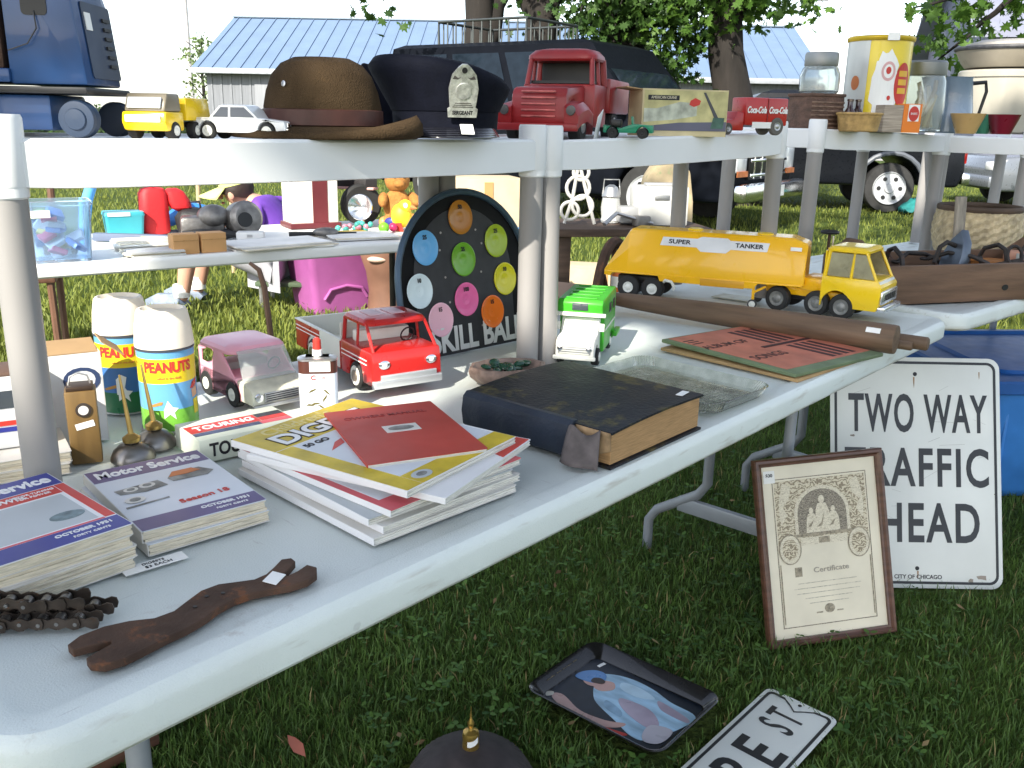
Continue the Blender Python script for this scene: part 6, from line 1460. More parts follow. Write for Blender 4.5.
# white lantern box with maroon stripe
t = thing('striped_cabinet', 'white upright cabinet with a broad maroon stripe and base', 'cabinet', btx(-.875, 3.93), 30)
MB().box((0, 0, .17), (.20, .14, .30), .004).build('cabinet_body', M('cabinet_white', (.78, .74, .66), .5, var=.05), t)
MAR = M('maroon', (.11, .018, .022), .4, var=.15); MB().box((.022, -.0715, .17), (.065, .003, .30)).build('maroon_stripe', MAR, t, smooth=0); MB().box((0, 0, .010), (.22, .16, .022), .003).build('base', MAR, t)
MB().box((.1015, 0, .17), (.003, .05, .30)).build('maroon_stripe', MAR, t, smooth=0)
text('85', .03, M('faint_red', (.55, .35, .3), .6), t, (-.06, -.072, .29), (R(90), 0, 0))
# chrome fan, dark drums
t = thing('chrome_lamp', 'small chrome headlamp standing right of the striped cabinet', 'lamp', btx(-.655, 3.93), -10)
MB().lathe([(.001, .03), (.03, .025), (.050, .0), (.055, -.02), (.052, -.024), (.040, -.015), (.001, .0)], (0, 0, .085), 30, rot=(R(-95), 0, 0)).build('reflector', CHROME, t); MB().lathe([(.03, 0), (.032, .006), (.012, .012), (.010, .04)], n=24).build('stand', CHROME, t)
t = thing('tyre', 'small black toy tyre with grey wheel behind the chrome headlamp', 'tyre', btx(-.675, 4.03), 25)
MB().lathe([(.050, -.022), (.078, -.025), (.088, -.016), (.088, .016), (.078, .025), (.050, .022)], (0, 0, .088), 36, rot=(R(90), 0, 0)).build('tread', RUBBER, t); MB().lathe([(.052, -.01), (.04, 0), (.015, -.008), (.001, -.008)], (0, -.01, .088), 30, rot=(R(90), 0, 0)).build('rim', DULLM, t)
t = thing('leather_shoe', 'dark shoe with pink sole lying across the small tyre', 'shoe', btx(-.70, 4.06, .150), -15)
MB().loops([[Vector((x, y*k, z)) for x, y in ((-.09, -.022), (-.02, -.024), (.06, -.03), (.10, 0), (.06, .03), (-.02, .024), (-.09, .022))] for z, k in ((.012, .95), (.03, 1), (.055, .75))]).build('upper', M('shoe_black', (.015, .013, .014), .4), t); MB().box((0, 0, .006), (.19, .055, .012), .004).build('sole', M('sole_pink', (.50, .28, .26), .6), t)
# teddy, bird, balls and beads
TED = M('teddy_fur', (.34, .15, .035), .95, var=.3, vs=40, bump=.8, bs=200)
t = thing('teddy_bear', 'orange brown teddy bear sitting at the far side of the sunlit table', 'soft toy', btx(-.515, 4.02), 20)
b = MB(); b.sph((0, 0, .085), (.062, .055, .075)); b.sph((0, -.005, .195), (.055, .050, .052)); b.sph((0, -.05, .183), (.024, .022, .018))
for s in (-1, 1): b.sph((s*.042, 0, .240), (.020, .012, .020)); b.sph((s*.068, -.03, .115), (.022, .045, .024), rot=(R(30), 0, s*.3)); b.sph((s*.05, -.06, .03), (.028, .06, .028), rot=(0, 0, s*.3))
b.build('body', TED, t)
for s in (-1, 1): MB().sph((s*.02, -.05, .21), .005, u=8, v=6).build('eye', BLACK, t)
t = thing('toy_parrot', 'bright yellow and red toy bird standing before the teddy bear', 'toy bird', btx(-.478, 3.86), -20)
YB2 = M('bird_yellow', (.78, .52, .02), .5, var=.1)
b = MB(); b.sph((0, 0, .06), (.045, .04, .052)); b.sph((.022, -.005, .100), (.030, .028, .028)); b.build('body', YB2, t)
MB().sph((.034, -.028, .105), (.010, .006, .011), u=10, v=7).build('eye', WHITE, t); MB().lathe([(.012, 0), (.008, .012), (.001, .026)], (.050, -.006, .098), 12, rot=(0, R(100), 0)).build('beak', CV['orange'], t)
MB().prism([(-.03, 0), (.03, 0), (.02, .035), (-.02, .03)], -.045, -.040, 'xz').build('red_bib', CV['red'], t); MB().sph((-.05, 0, .03), (.03, .012, .020)).build('blue_tail', CV['blue'], t)
for (x, y, c, nm, lb, r_) in ((-.535, 3.74, (.18, .50, .03), 'ball_green', 'bright green ball at the front of the toys', .022), (-.560, 3.93, (.60, .24, .08), 'ball_orange', 'small orange ball between headlamp and toy bird', .024), (-.505, 3.80, (.45, .02, .09), 'ball_crimson', 'small crimson ball beside the green one', .018)):
    t = thing('ball', lb, 'ball', btx(x, y, 0), 0, 'toy balls'); MB().sph((0, 0, r_), r_).build('ball_body', M(nm, c, .4), t); MB().tube([(r_*1.003*math.cos(a*PI/10), 0, r_+r_*1.003*math.sin(a*PI/10)) for a in range(20)], r_*.03, 6, cyc=True).build('seam', BLACK, t)
t = thing('bead_string', 'heap of teal and pink beads on the sunlit table', 'beads', btx(-.665, 3.78), 0)
rg = random.Random(3)
for k in range(16): MB().sph((rg.uniform(-.07, .07), rg.uniform(-.025, .025), .010+.010*(k % 3)), .012, u=10, v=7).build('bead', M('bead_%d' % (k % 3), [(.08, .42, .36), (.60, .25, .32), (.06, .35, .30)][k % 3], .3), t)
t = thing('pencil_row', 'row of yellow pencils lying along the sunlit table', 'pencils', btx(-.72, 3.66), 36)
for k in range(6): MB().cyl((-.14, k*.009, .0045), (.14, k*.009, .0045), .004, n=6).build('pencil', M('pencil_yellow', (.75, .55, .12), .5), t)

# ------------------------------------------------------------------ goods along the back of the sunlit table, and on the grass behind it
t = thing('red_bag', 'bright red bag with a red cloth over its side', 'bag', bt(1.27, .66), 30)
REDC = M('red_cloth', (.55, .015, .02), .6, var=.15, vs=10, bump=.2)
MB().loops([[Vector((x*(1+.05*math.sin(z*90)), y, z)) for x, y in rrect(.105*k, .09*k, .03, 5)] for z, k in ((0, .9), (.01, 1), (.10, 1.0), (.155, .95), (.172, .8), (.178, .5))]).build('bag_body', REDC, t)
MB().loops([[Vector((.075+x*k+z*.35, y*k, .172-z)) for x, y in rrect(.09, .08, .03, 5)] for z, k in ((0, .4), (.012, .8), (.05, 1.0), (.075, .9), (.09, .4))]).build('cloth', REDC, t)
t = thing('black_bag', 'black rumpled bag lying beside the red bag', 'bag', bt(1.41, .62), 10)
rg = random.Random(6)
m = MB(); m.loops([[Vector((x, y, z)) for x, y in rrect(.12*k, .09*k, .03, 5)] for z, k in ((0, .9), (.02, 1.05), (.06, 1.1), (.085, .9), (.095, .5))]); m.jitter(.004, 3); m.build('bag_body', M('black_nylon', (.02, .02, .022), .5, var=.3, bump=.3), t, smooth=60); MB().tube([(-.03, 0, .09), (-.025, 0, .12), (.025, 0, .12), (.03, 0, .09)], .005, 8).build('handle', BLACK, t)
t = thing('teal_box', 'small teal plastic box with white lid strip', 'box', bt(1.15, .64), 30)
TEAL = M('teal_plastic', (.05, .36, .42), .4, var=.08); MB().loops([[Vector((x, y, z)) for x, y in rrect(.14*k, .10*k, .012, 4)] for z, k in ((0, .9), (.075, 1), (.080, 1.04), (.092, 1.0))]).build('tub', TEAL, t); MB().box((-.02, -.051, .084), (.08, .006, .014), .002).build('lid_strip', WHITE, t)
t = thing('pool_noodle', 'bright blue foam pool noodle standing up behind the bin', 'pool noodle', bt(1.00, .60), 20)
MB().tube([(0, 0, 0), (.005, 0, .06), (.02, 0, .14), (.05, 0, .22), (.09, .01, .28), (.16, .03, .33)], .020, 14).build('foam', M('noodle_blue', (.10, .36, .78), .7, var=.08), t)
MB().tube([(.159, .03, .329), (.163, .031, .332)], .008, 10).build('core_hole', BLACK, t)
t = thing('navy_pouch', 'navy pouch with lime piping between noodle and bin', 'pouch', bt(.86, .62), 30)
MB().loops([[Vector((x*k, y*k, z)) for x, y in rrect(.15, .08, .03, 5)] for z, k in ((0, .9), (.02, 1), (.07, .95), (.095, .6), (.10, .3))]).build('pouch_body', M('navy_cloth', (.012, .03, .12), .6), t); MB().tube([(-.06, -.03, .085), (0, -.036, .105), (.07, -.03, .09)], .007, 8).build('piping', M('lime_hose', (.45, .55, .12), .5), t)
t = thing('long_ruler', 'long grey blue level lying diagonally behind the cartons', 'level', bt(1.18, .40, .0), -4)
MB().box((0, 0, .014), (.42, .03, .028), .003).build('bar', M('slate_blue', (.10, .13, .20), .5), t); MB().box((0, -.0155, .016), (.05, .001, .014)).build('vial', M('vial_green', (.5, .6, .2), .2), t)
for (lb, u_, v_, rz, c) in (('brown leather wallet lying left of the cream pamphlets', .86, .28, 20, (.10, .06, .04)), ('black metal clip box beside the orange tan cartons', 1.43, .40, 50, (.03, .03, .035)), ('small white plastic lid beside the machine parts', 1.52, .30, 10, (.7, .7, .68))):
    t = thing('small_case', lb, 'case', bt(u_, v_), rz); MB().box((0, 0, .016), (.10, .06, .032), .006).build('case_body', M('case_%d' % int(v_*100+u_*10), c, .5), t); MB().box((.0, -.0305, .018), (.02, .002, .010)).build('clasp', DULLM, t)
t = thing('wooden_chair', 'brown wooden chair back showing above the blue bin', 'chair', (-2.36, 4.25, 0), 20)
CHW = M('chair_wood', (.12, .06, .038), .5, var=.25, vs=6, stretch=(6, 6, 1))
MB().prism([(-.03, .40), (.03, .40), (.045, 1.02), (-.05, 1.02)], .17, .20, 'xz', .004).build('splat', CHW, t)
for s in (-1, 1):
    MB().tube([(s*.17, .18, 0), (s*.17, .19, .45), (s*.18, .22, 1.0)], .017, 8).build('rear_leg', CHW, t); MB().tube([(s*.18, -.18, 0), (s*.175, -.17, .42)], .018, 8).build('front_leg', CHW, t)
MB().box((0, 0, .43), (.40, .40, .03), .006).build('seat', CHW, t); MB().box((0, .21, 1.0), (.40, .024, .08), .006).build('top_rail', CHW, t)
for (x, lb) in ((-2.42, 'thin tan garden stake left of its partner'), (-2.17, 'thin tan garden stake nearer the seated person')):
    t = thing('garden_stake', lb, 'stake', (x, 7.0, 0), 0, 'garden stakes'); MB().cyl((0, 0, -.02), (.03, 0, .98), .018, .016, 10).build('shaft', M('stake_wood', (.42, .32, .19), .7, var=.2), t); MB().lathe([(.020, .98), (.022, .99), (.016, 1.01), (.001, 1.015)], (.03, 0, 0), 12).build('cap', BLACK, t)
t = thing('purple_tub', 'square magenta purple plastic tub on the grass under the sunlit table', 'tub', (-1.15, 5.72, 0), 33)
PUR = M('tub_purple', (.36, .10, .30), .4, var=.08)
MB().loops([[Vector((x, y, z)) for x, y in rrect(.48*k, .48*k, .04, 4)] for z, k in ((0, .80), (.02, .82), (.44, 1), (.46, 1.05), (.48, 1.05), (.48, 1.0), (.44, .96), (.03, .78))]).build('tub', PUR, t)
MB().tube([(-.14, -.215, .10), (-.10, -.222, .16), (0, -.225, .18), (.10, -.222, .16), (.14, -.215, .10)], .010, 8).build('moulded_arch', PUR, t)
t = thing('clay_jug', 'big brown clay jug right of the purple tub', 'jug', (-.77, 5.50, 0), 0)
MB().lathe([(.10, 0), (.13, .02), (.115, .16), (.13, .28), (.17, .40), (.16, .48), (.10, .54), (.11, .57), (.09, .57), (.001, .54)], n=36).build('jug_body', M('brown_clay', (.17, .085, .055), .6, var=.25, vs=5), t); MB().tube([(.10, 0, .54), (.20, 0, .52), (.22, 0, .44), (.165, 0, .38)], .016, 8).build('handle', M('brown_clay', (.2, .1, .05)), t)
MB().sph((-.04, -.145, .37), (.06, .03, .02)).build('pale_patch', M('pale_clay', (.55, .38, .30), .6), t)
for (x, y, w, h, lb, rz) in ((-.16, 4.30, .34, .30, 'tan cardboard box seen between the post pairs', 15), (.55, 5.4, .5, .35, 'wide low cardboard box behind the cart', -10)):
    z0 = .62 if x < 0 else 0
    t = thing('cardboard_box', lb, 'cardboard box', (x, y, 0), rz, 'cardboard boxes'); MB().box((0, 0, z0+h/2), (w, .3, h), .004).build('box_body', M('cardboard_pale', (.50, .40, .26), .8, var=.12), t); MB().box((0, -.153, z0+h*.6), (.04, .002, h*.7)).build('tape', M('tape', (.4, .3, .2)), t, smooth=0)
    if z0: MB().box((0, 0, z0/2), (.5, .4, z0-.002), .01).build('stand', M('stand_blue', (.03, .16, .34), .5), t)
t = thing('blue_barrel', 'bright blue plastic barrel behind the ball game board', 'barrel', (.02, 4.2, 0), 0)
MB().lathe([(.16, 0), (.18, .02), (.185, .3), (.18, .31), (.185, .32), (.18, .66), (.15, .70), (.001, .705)], n=36).build('barrel_body', M('barrel_blue', (.03, .19, .42), .4), t); MB().lathe([(.03, .703), (.03, .72), (.001, .72)], (.06, -.05, 0), 16).build('bung', WHITE, t)

# cart with wheels and white goods
t = thing('wooden_cart', 'old rusty wooden cart with spoked wheels behind the yellow tanker', 'cart', (.42, 3.72, 0), 10)
CW_ = M('cart_wood', (.075, .048, .034), .75, var=.4, vs=6, stretch=(1, 8, 8), bump=.3)
MB().box((.0, 0, .765), (.66, .40, .03), .003).build('top_board', CW_, t)
for x in (-.26, .26):
    for y in (-.15, .15): MB().box((x, y, .45), (.045, .045, .60), .003).build('post', CW_, t)
MB().box((0, -.15, .50), (.52, .03, .05), .003).build('rail', CW_, t)
for k, (x, rz) in enumerate(((-.09, 68), (.16, 62))):
    w_ = MB().tube([(x+.02*math.sin(2*PI*a/36)*0+.27*math.cos(2*PI*a/36)*math.cos(R(rz)), -.26+.27*math.cos(2*PI*a/36)*math.sin(R(rz))*.5, .47+.27*math.sin(2*PI*a/36)) for a in range(36)], .020, 8, cyc=True).build('wheel', RUST, t)
    for a in range(8): MB().cyl((x, -.26, .47), (x+.26*math.cos(a*PI/4)*math.cos(R(rz)), -.26+.26*math.cos(a*PI/4)*math.sin(R(rz))*.5, .47+.26*math.sin(a*PI/4)), .010, n=8).build('spoke', RUST, w_)
    MB().sph((x, -.26, .47), .04).build('hub', IRON, w_)
t = thing('orange_bottle', 'small orange squeeze bottle hanging on the cart front', 'bottle', (.40, 3.40, .56), 0)
MB().lathe([(.03, 0), (.035, .004), (.035, .09), (.015, .115), (.008, .15), (.001, .152)], n=20).build('bottle_body', M('bottle_orange', (.60, .16, .04), .4), t); MB().lathe([(.0355, .02), (.0355, .06)], n=20).build('label_band', PAPER, t)
t = thing('white_wire_stand', 'white wrought wire stand with loops on the cart', 'wire stand', (.245, 3.66, .782), 0)
for (cx, cz, r_) in ((0, .14, .045), (.02, .07, .04), (-.03, .05, .035), (.01, .20, .03)): MB().tube([(cx+r_*math.cos(a*PI/10), 0, cz+r_*math.sin(a*PI/10)) for a in range(20)], .007, 8, cyc=True).build('loop', M('wire_white', (.46, .45, .42), .5), t)
MB().tube([(-.05, 0, 0), (-.02, 0, .1), (.0, 0, .24)], .007, 8).build('stem', M('wire_white', (.46, .45, .42), .5), t); MB().tube([(.07, 0, 0), (.04, 0, .1), (.0, 0, .24)], .007, 8).build('stem', M('wire_white', (.46, .45, .42), .5), t)
t = thing('white_case', 'white painted metal case with dials on the cart', 'case', (.545, 3.72, .782), 8)
MB().box((.03, 0, .075), (.20, .16, .15), .006).build('case_body', M('case_white', (.50, .50, .48), .45), t); MB().box((-.10, -.02, .04), (.08, .10, .06), .004).build('side_unit', M('case_grey', (.4, .4, .4), .5, .4), t)
MB().box((.02, -.082, .11), (.06, .004, .02), .001).build('latch', DULLM, t); MB().box((.03, 0, .156), (.12, .05, .012), .004).build('top_handle', M('case_grey', (.4, .4, .4)), t)
t = thing('metal_bracket', 'bent grey metal bracket lying before the white case', 'bracket', (.44, 3.60, .782), 20)
MB().tube([(-.10, 0, .01), (-.04, .02, .05), (.03, 0, .03), (.10, -.02, .012)], .012, 8, flat=.6).build('arm', DULLM, t); MB().box((.06, 0, .02), (.06, .05, .04), .006).build('foot_block', MG, t)
t = thing('glass_lantern', 'small glass lantern with grey cap left of the white case', 'lantern', (.385, 3.74, .782), 0)
MB().lathe([(.035, 0), (.04, .01), (.036, .02), (.040, .06), (.034, .10), (.02, .11)], n=24).build('glass_body', M('lantern_glass', (.7, .72, .72), .1, trans=.5, rvar=0), t); MB().lathe([(.036, .10), (.038, .105), (.025, .14), (.010, .15)], n=24).build('cap', DULLM, t); MB().tube([(-.035, 0, .11), (-.03, 0, .17), (.03, 0, .17), (.035, 0, .11)], .003, 6).build('handle', DULLM, t)
t = thing('lime_sack', 'lime yellow cloth bundle under the cart', 'bundle', (.27, 3.25, .0), 0)
MB().loops([[Vector((x*k, y*k, z)) for x, y in ellipse(.09, .08, 16)] for z, k in ((0, .8), (.1, 1), (.45, 1.0), (.55, .85), (.60, .3))]).build('cloth', M('lime_cloth', (.50, .52, .08), .7, var=.15), t); MB().tube([(.05*math.cos(a*PI/8), .05*math.sin(a*PI/8), .585) for a in range(16)], .008, 6, cyc=True).build('tie', BLACK, t)
# weathered stone slab
t = thing('stone_slab', 'tall weathered tan stone slab standing behind the yellow tanker', 'stone', (.735, 4.62, 0), 8)
rg = random.Random(9); prof = [(-.20, 0), (.17, 0), (.155, .55), (.145, .80), (.12, .95), (.05, 1.02), (-.05, 1.0), (-.10, .92), (-.145, .70), (-.185, .40)]
m = MB(); m.prism(prof, -.05, .06, 'xz', .02); m.build('slab', M('tan_stone', (.36, .29, .18), .85, var=.4, vs=7, bump=.6, bs=25, col2=(.22, .25, .13), thr=.55), t)
MB().prism([(-.08, .62), (.06, .60), (.07, .64), (-.07, .66)], -.052, -.049, 'xz').build('carved_line', M('stone_dark', (.2, .16, .1), .9), t, smooth=0)

t = thing('walking_cane', 'thin brown walking cane with hooked top standing behind the pink toy', 'cane', (-.545, 2.02, 0), 0)
MB().tube([(.02, 0, 0), (.0, 0, .60), (-.015, 0, .80), (-.025, 0, .84), (-.045, 0, .855)], [.006, .007, .007, .006, .004], 8).build('shaft', M('cane_wood', (.16, .09, .06), .5, var=.3), t); MB().lathe([(.008, 0), (.009, .01), (.007, .03)], (.02, 0, 0), 10).build('ferrule', RUBBER, t)
# ------------------------------------------------------------------ person sitting on the grass behind the sunlit table
def skin_mesh(name, pts, edges, radii, mat, parent, sub=2, root=0):
    me = bpy.data.meshes.new(name); me.from_pydata(pts, edges, []); o = bpy.data.objects.new(name, me); COL.objects.link(o); o.parent = parent
    sk = o.modifiers.new('skin', 'SKIN'); sk.use_smooth_shade = True
    for i, r in enumerate(radii):
        v = me.skin_vertices[0].data[i]; v.radius = (r, r) if not isinstance(r, tuple) else r; v.use_root = (i == root)
    sb = o.modifiers.new('sub', 'SUBSURF'); sb.levels = sub; sb.render_levels = sub
    me.materials.append(mat); return o
SKIN = M('skin', (.48, .27, .19), .55, var=.08)
t = thing('person', 'person in purple and white shirt and lime visor, sitting bent forward on the grass', 'person', (-1.56, 5.75, 0), 0)
# local: facing -x, seated on the ground with knees up
P_ = {'pel': (.10, 0, .30), 'wai': (.08, 0, .43), 'che': (.02, 0, .58), 'nec': (-.07, 0, .655), 'hb': (-.125, 0, .675), 'hd': (-.185, 0, .70), 'hd2': (-.185, 0, .78)}
pts = [P_['pel'], P_['wai'], P_['che'], P_['nec'], P_['hb'], P_['hd'], P_['hd2']]; rad = [.15, .135, .14, .055, .062, .092, .070]; ed = [(0, 1), (1, 2), (2, 3), (3, 4), (4, 5), (5, 6)]
def addc(start, chain):
    p = start
    for c, r in chain:
        pts.append(c); rad.append(r); ed.append((p, len(pts)-1)); p = len(pts)-1
for s in (-1, 1):
    addc(2, [((.01, s*.16, .61), .062), ((-.10, s*.22, .47), .048), ((-.16, s*.21, .40), .042), ((-.38, s*.15, .50), .034), ((-.44, s*.13, .515), .030)])
    addc(0, [((.02, s*.10, .29), .095), ((-.24, s*.14, .39), .080), ((-.42, s*.15, .45), .065), ((-.46, s*.15, .30), .058), ((-.50, s*.15, .10), .042), ((-.52, s*.15, .05), .040), ((-.62, s*.16, .035), .032)])
skin_mesh('body', pts, ed, rad, SKIN, t)
# face
for s in (-1, 1):
    MB().sph((-.268, s*.030, .715), (.008, .012, .009), u=10, v=7).build('eye', WHITE, t); MB().sph((-.275, s*.030, .715), .005, u=8, v=6).build('iris', BLACK, t); MB().sph((-.18, s*.092, .705), (.022, .010, .032)).build('ear', SKIN, t)
MB().loops([[Vector((x, y*k, z)) for x, y in ((-.265, -.016), (-.298, 0), (-.265, .016))] for z, k in ((.668, 1.1), (.685, 1), (.725, .5))]).build('nose', SKIN, t); MB().sph((-.262, 0, .645), (.010, .024, .007)).build('mouth', M('lips', (.42, .15, .13), .5), t)
MB().lathe([(.099, -.03), (.103, .0), (.10, .04), (.085, .075), (.05, .098), (.001, .104)], (-.172, 0, .725), 24, rot=(0, R(8), 0)).build('hair', M('dark_hair', (.025, .014, .010), .55, var=.3, bump=.4, bs=60, stretch=(1, 6, 1)), t)
LIME = M('visor_lime', (.62, .68, .22), .6, var=.08)
MB().lathe([(.100, -.012), (.104, -.010), (.104, .012), (.100, .014)], (-.178, 0, .765), 28, rot=(0, R(-14), 0)).build('visor_band', LIME, t)
MB().grid(lambda u, v: Vector((-.178+(-.100-.13*v)*math.cos((u-.5)*2.4), (.104+.03*v)*math.sin((u-.5)*2.4)*1.05, .742-.055*v-.03*abs(u-.5)*v)), 10, 4).build('visor', LIME, t, solid=.004)
PURS = M('shirt_purple', (.13, .045, .34), .75, var=.12, vs=12, bump=.25, bs=25); SHW = M('shirt_white', (.66, .62, .70), .75, var=.06)
sp = [(.10, 0, .33), (.08, 0, .44), (.02, 0, .58), (-.05, 0, .635), (.01, -.16, .61), (-.09, -.215, .49), (.01, .16, .61), (-.09, .215, .49)]
skin_mesh('shirt', sp, [(0, 1), (1, 2), (2, 3), (2, 4), (4, 5), (2, 6), (6, 7)], [.165, .152, .155, .085, .080, .066, .080, .066], PURS, t)
MB().loops([[Vector((.075+x*.168-(z-.44)*.45, y*.168, z)) for x, y in ellipse(1, 1, 24)] for z in (.44, .48, .52)], cap0=False, cap1=False).build('white_stripe', SHW, t)
skin_mesh('shorts', [(.10, 0, .29), (.02, -.10, .29), (-.22, -.135, .385), (.02, .10, .29), (-.22, .135, .385)], [(0, 1), (1, 2), (0, 3), (3, 4)], [.165, .112, .100, .112, .100], M('shorts_grey', (.30, .30, .33), .8, var=.1, bump=.2), t)
for s in (-1, 1):
    MB().loops([[Vector((-.57+x*k-(.02 if k < 1 else 0), s*.155+y*k, z)) for x, y in ((.10, .045), (.02, .052), (-.09, .055), (-.16, .03), (-.16, -.03), (-.09, -.055), (.02, -.052), (.10, -.045))] for z, k in ((.004, .97), (.03, 1), (.06, .88), (.095, .45))]).build('shoe', M('shoe_blue_grey', (.17, .21, .28), .6, var=.3, vs=30), t)
    MB().lathe([(.050, 0), (.052, .05), (.048, .08)], (-.512, s*.15, .075), 16).build('sock', WHITE, t)
    for k in range(5):
        L_ = (.055, .072, .078, .072, .058)[k]; a = (-.5, -.22, 0, .2, .42)[k]
        MB().tube([(-.435, s*.13+(k-2)*.012, .515), (-.435-L_*.6, s*.13+(k-2)*.014+a*.02, .512), (-.435-L_, s*.13+(k-2)*.013+a*.03, .485)], [.0095, .0085, .006], 8).build('finger', SKIN, t)

t = thing('camp_stool', 'low camp stool under the person in the purple shirt', 'stool', (-1.44, 5.75, 0), 0)
MB().box((0, 0, .165), (.34, .32, .03), .008).build('seat', M('canvas_green', (.06, .09, .05), .8), t)
for x in (-.14, .14):
    for y in (-.13, .13): MB().cyl((x, y, 0), (x, y, .155), .014, n=8).build('leg', DULLM, t)
# ------------------------------------------------------------------ road, barn, second building, poles
tag(MB().face([(-150, 40, .004), (150, 34, .004), (150, 40, .004), (-150, 46, .004)]).build('road', M('asphalt_pale', (.16, .16, .16), .9, var=.15, vs=.5), smooth=0), kind='structure')
tag(MB().face([(-150, 38.6, .008), (150, 32.6, .008), (150, 34, .008), (-150, 40, .008)]).build('pavement', M('concrete_pale', (.42, .40, .36), .9, var=.1, vs=.5), smooth=0), kind='structure')
t = thing('barn', 'long pale grey boarded barn with light blue metal roof', 'barn', (-9.6, 29.5, 0), -1)
BW_ = M('barn_boards', (.17, .18, .20), .8, var=.14, vs=3, stretch=(6, 6, .4)); BR_ = M('barn_roof', (.13, .19, .29), .5, .0, var=.06, vs=1.5); BT_ = M('barn_trim', (.28, .30, .33), .6)
LB, DB, HB, RB = 18.6, 8.4, 2.55, 4.35
m = MB(); m.box((LB/2, .06, HB/2), (LB, .12, HB)); m.box((LB/2, DB-.06, HB/2), (LB, .12, HB))
m.prism([(0.125, 0), (DB-.125, 0), (DB-.125, HB), (DB/2, RB-.1), (0.125, HB)], 0, .12, 'yz'); m.prism([(0.125, 0), (DB-.125, 0), (DB-.125, HB), (DB/2, RB-.1), (0.125, HB)], LB-.12, LB, 'yz'); m.build('wall', BW_, t, smooth=0)
m = MB()
for k in range(62): m.box((.15+k*.3, -.012, HB/2), (.05, .024, HB-.05))
m.build('batten', M('barn_batten', (.19, .20, .22), .8), t, smooth=0)
o = .35
m = MB(); m.loops([[(x, -o, HB-.10), (x, -o, HB-.02), (x, DB/2, RB+.08), (x, DB+o, HB-.02), (x, DB+o, HB-.10), (x, DB/2, RB)] for x in (-o, LB+o)]); rf = m.build('roof', BR_, t, smooth=0)
m = MB()
sl = math.atan2(RB+.1-HB, DB/2+o); ln = math.hypot(RB+.1-HB, DB/2+o)
for k in range(44): m.box((-o+.2+k*.435, (DB/2-o)/2, (HB-.02+RB+.08)/2+.02), (.022, ln, .022), rot=(sl, 0, 0))
m.build('roof_seams', BR_, rf, smooth=0)
MB().box((LB/2, DB/2, RB+.10), (LB+2*o, .25, .06), .02).build('ridge_cap', M('ridge_dark', (.16, .20, .24), .5), t)
MB().box((LB/2, -o-.03, HB-.08), (LB+2*o, .06, .16), .01).build('eave_board', BT_, t)
for x, w_, h_ in ((3.0, 3.0, 2.1), (9.5, 1.0, 2.05)):
    d = MB().box((x, -.06, h_/2), (w_, .07, h_), .01).build('door', M('barn_door', (.2, .21, .23), .7, var=.1, vs=3, stretch=(8, 8, .5)), t); MB().box((x+w_*.4, -.12, 1.0), (.05, .05, .2)).build('handle', BLACK, d)
for x in (6.6, 13.2): 
    w_ = MB().box((x, -.05, 1.5), (.9, .06, .8)).build('window', BT_, t); MB().box((x, -.085, 1.5), (.76, .02, .66)).build('pane', PANE, w_)
t = thing('pale_house', 'pale lavender grey sided house at the right behind the crock', 'house', (11.1, 23.0, 0), -14)
HW_ = M('house_siding', (.13, .14, .20), .6, var=.05, vs=2)
m = MB(); m.prism([(0, 0), (8, 0), (8, 3.6), (4, 6.4), (0, 3.6)], 0, 12, 'yz'); m.build('wall', HW_, t, smooth=0)
m = MB()
for k in range(24): m.box((6, -.012, .1+k*.145), (12.0, .022, .012))
m.build('siding_lap', M('siding_lap', (.14, .15, .20), .6), t, smooth=0)
m = MB(); m.loops([[(x, -.5, 3.25), (x, -.5, 3.4), (x, 4, 6.62), (x, 8.5, 3.4), (x, 8.5, 3.25), (x, 4, 6.42)] for x in (-.5, 12.5)]); m.build('roof', M('house_roof', (.17, .18, .24), .7, var=.08, vs=3), t, smooth=0)
for x in (3, 7.5): w_ = MB().box((x, -.03, 1.7), (1.1, .08, 1.2)).build('window', WHITE, t); MB().box((x, -.075, 1.7), (.95, .02, 1.05)).build('pane', PANE, w_)
d = MB().box((5.2, -.04, 1.02), (.95, .08, 2.04), .01).build('door', M('door_grey', (.2, .22, .26), .5), t); MB().sph((5.55, -.11, 1.0), .035, u=10, v=8).build('handle', DULLM, d)
GALV = M('galvanised', (.55, .56, .58), .5, .3)
t = thing('street_lamp', 'tall thin street lamp with one curved arm above the barn end', 'street lamp', (10.55, 30.5, 0), 0)
MB().cyl((0, 0, 0), (0, 0, 6.2), .09, .06, 12).build('pole', GALV, t); MB().tube([(0, 0, 6.1), (-.1, 0, 5.4), (-.5, 0, 5.05), (-1.0, 0, 5.0)], .035, 8).build('arm', GALV, t); MB().box((-1.2, 0, 4.98), (.5, .16, .10), .04).build('lamp_head', GALV, t)
t = thing('utility_pole', 'faint distant utility pole with crossarm left of the barn', 'utility pole', (-15.4, 45, 0), 0)
MB().cyl((0, 0, 0), (0, 0, 7.6), .14, .10, 10).build('pole', M('pole_wood_grey', (.45, .43, .42), .8), t); MB().box((0, 0, 7.0), (1.8, .1, .12)).build('crossarm', M('pole_wood_grey', (.4, .4, .4)), t)
for s in (-.7, .7): MB().lathe([(.05, 7.06), (.06, 7.12), (.03, 7.22)], (s, 0, 0), 10).build('insulator', WHITE, t)

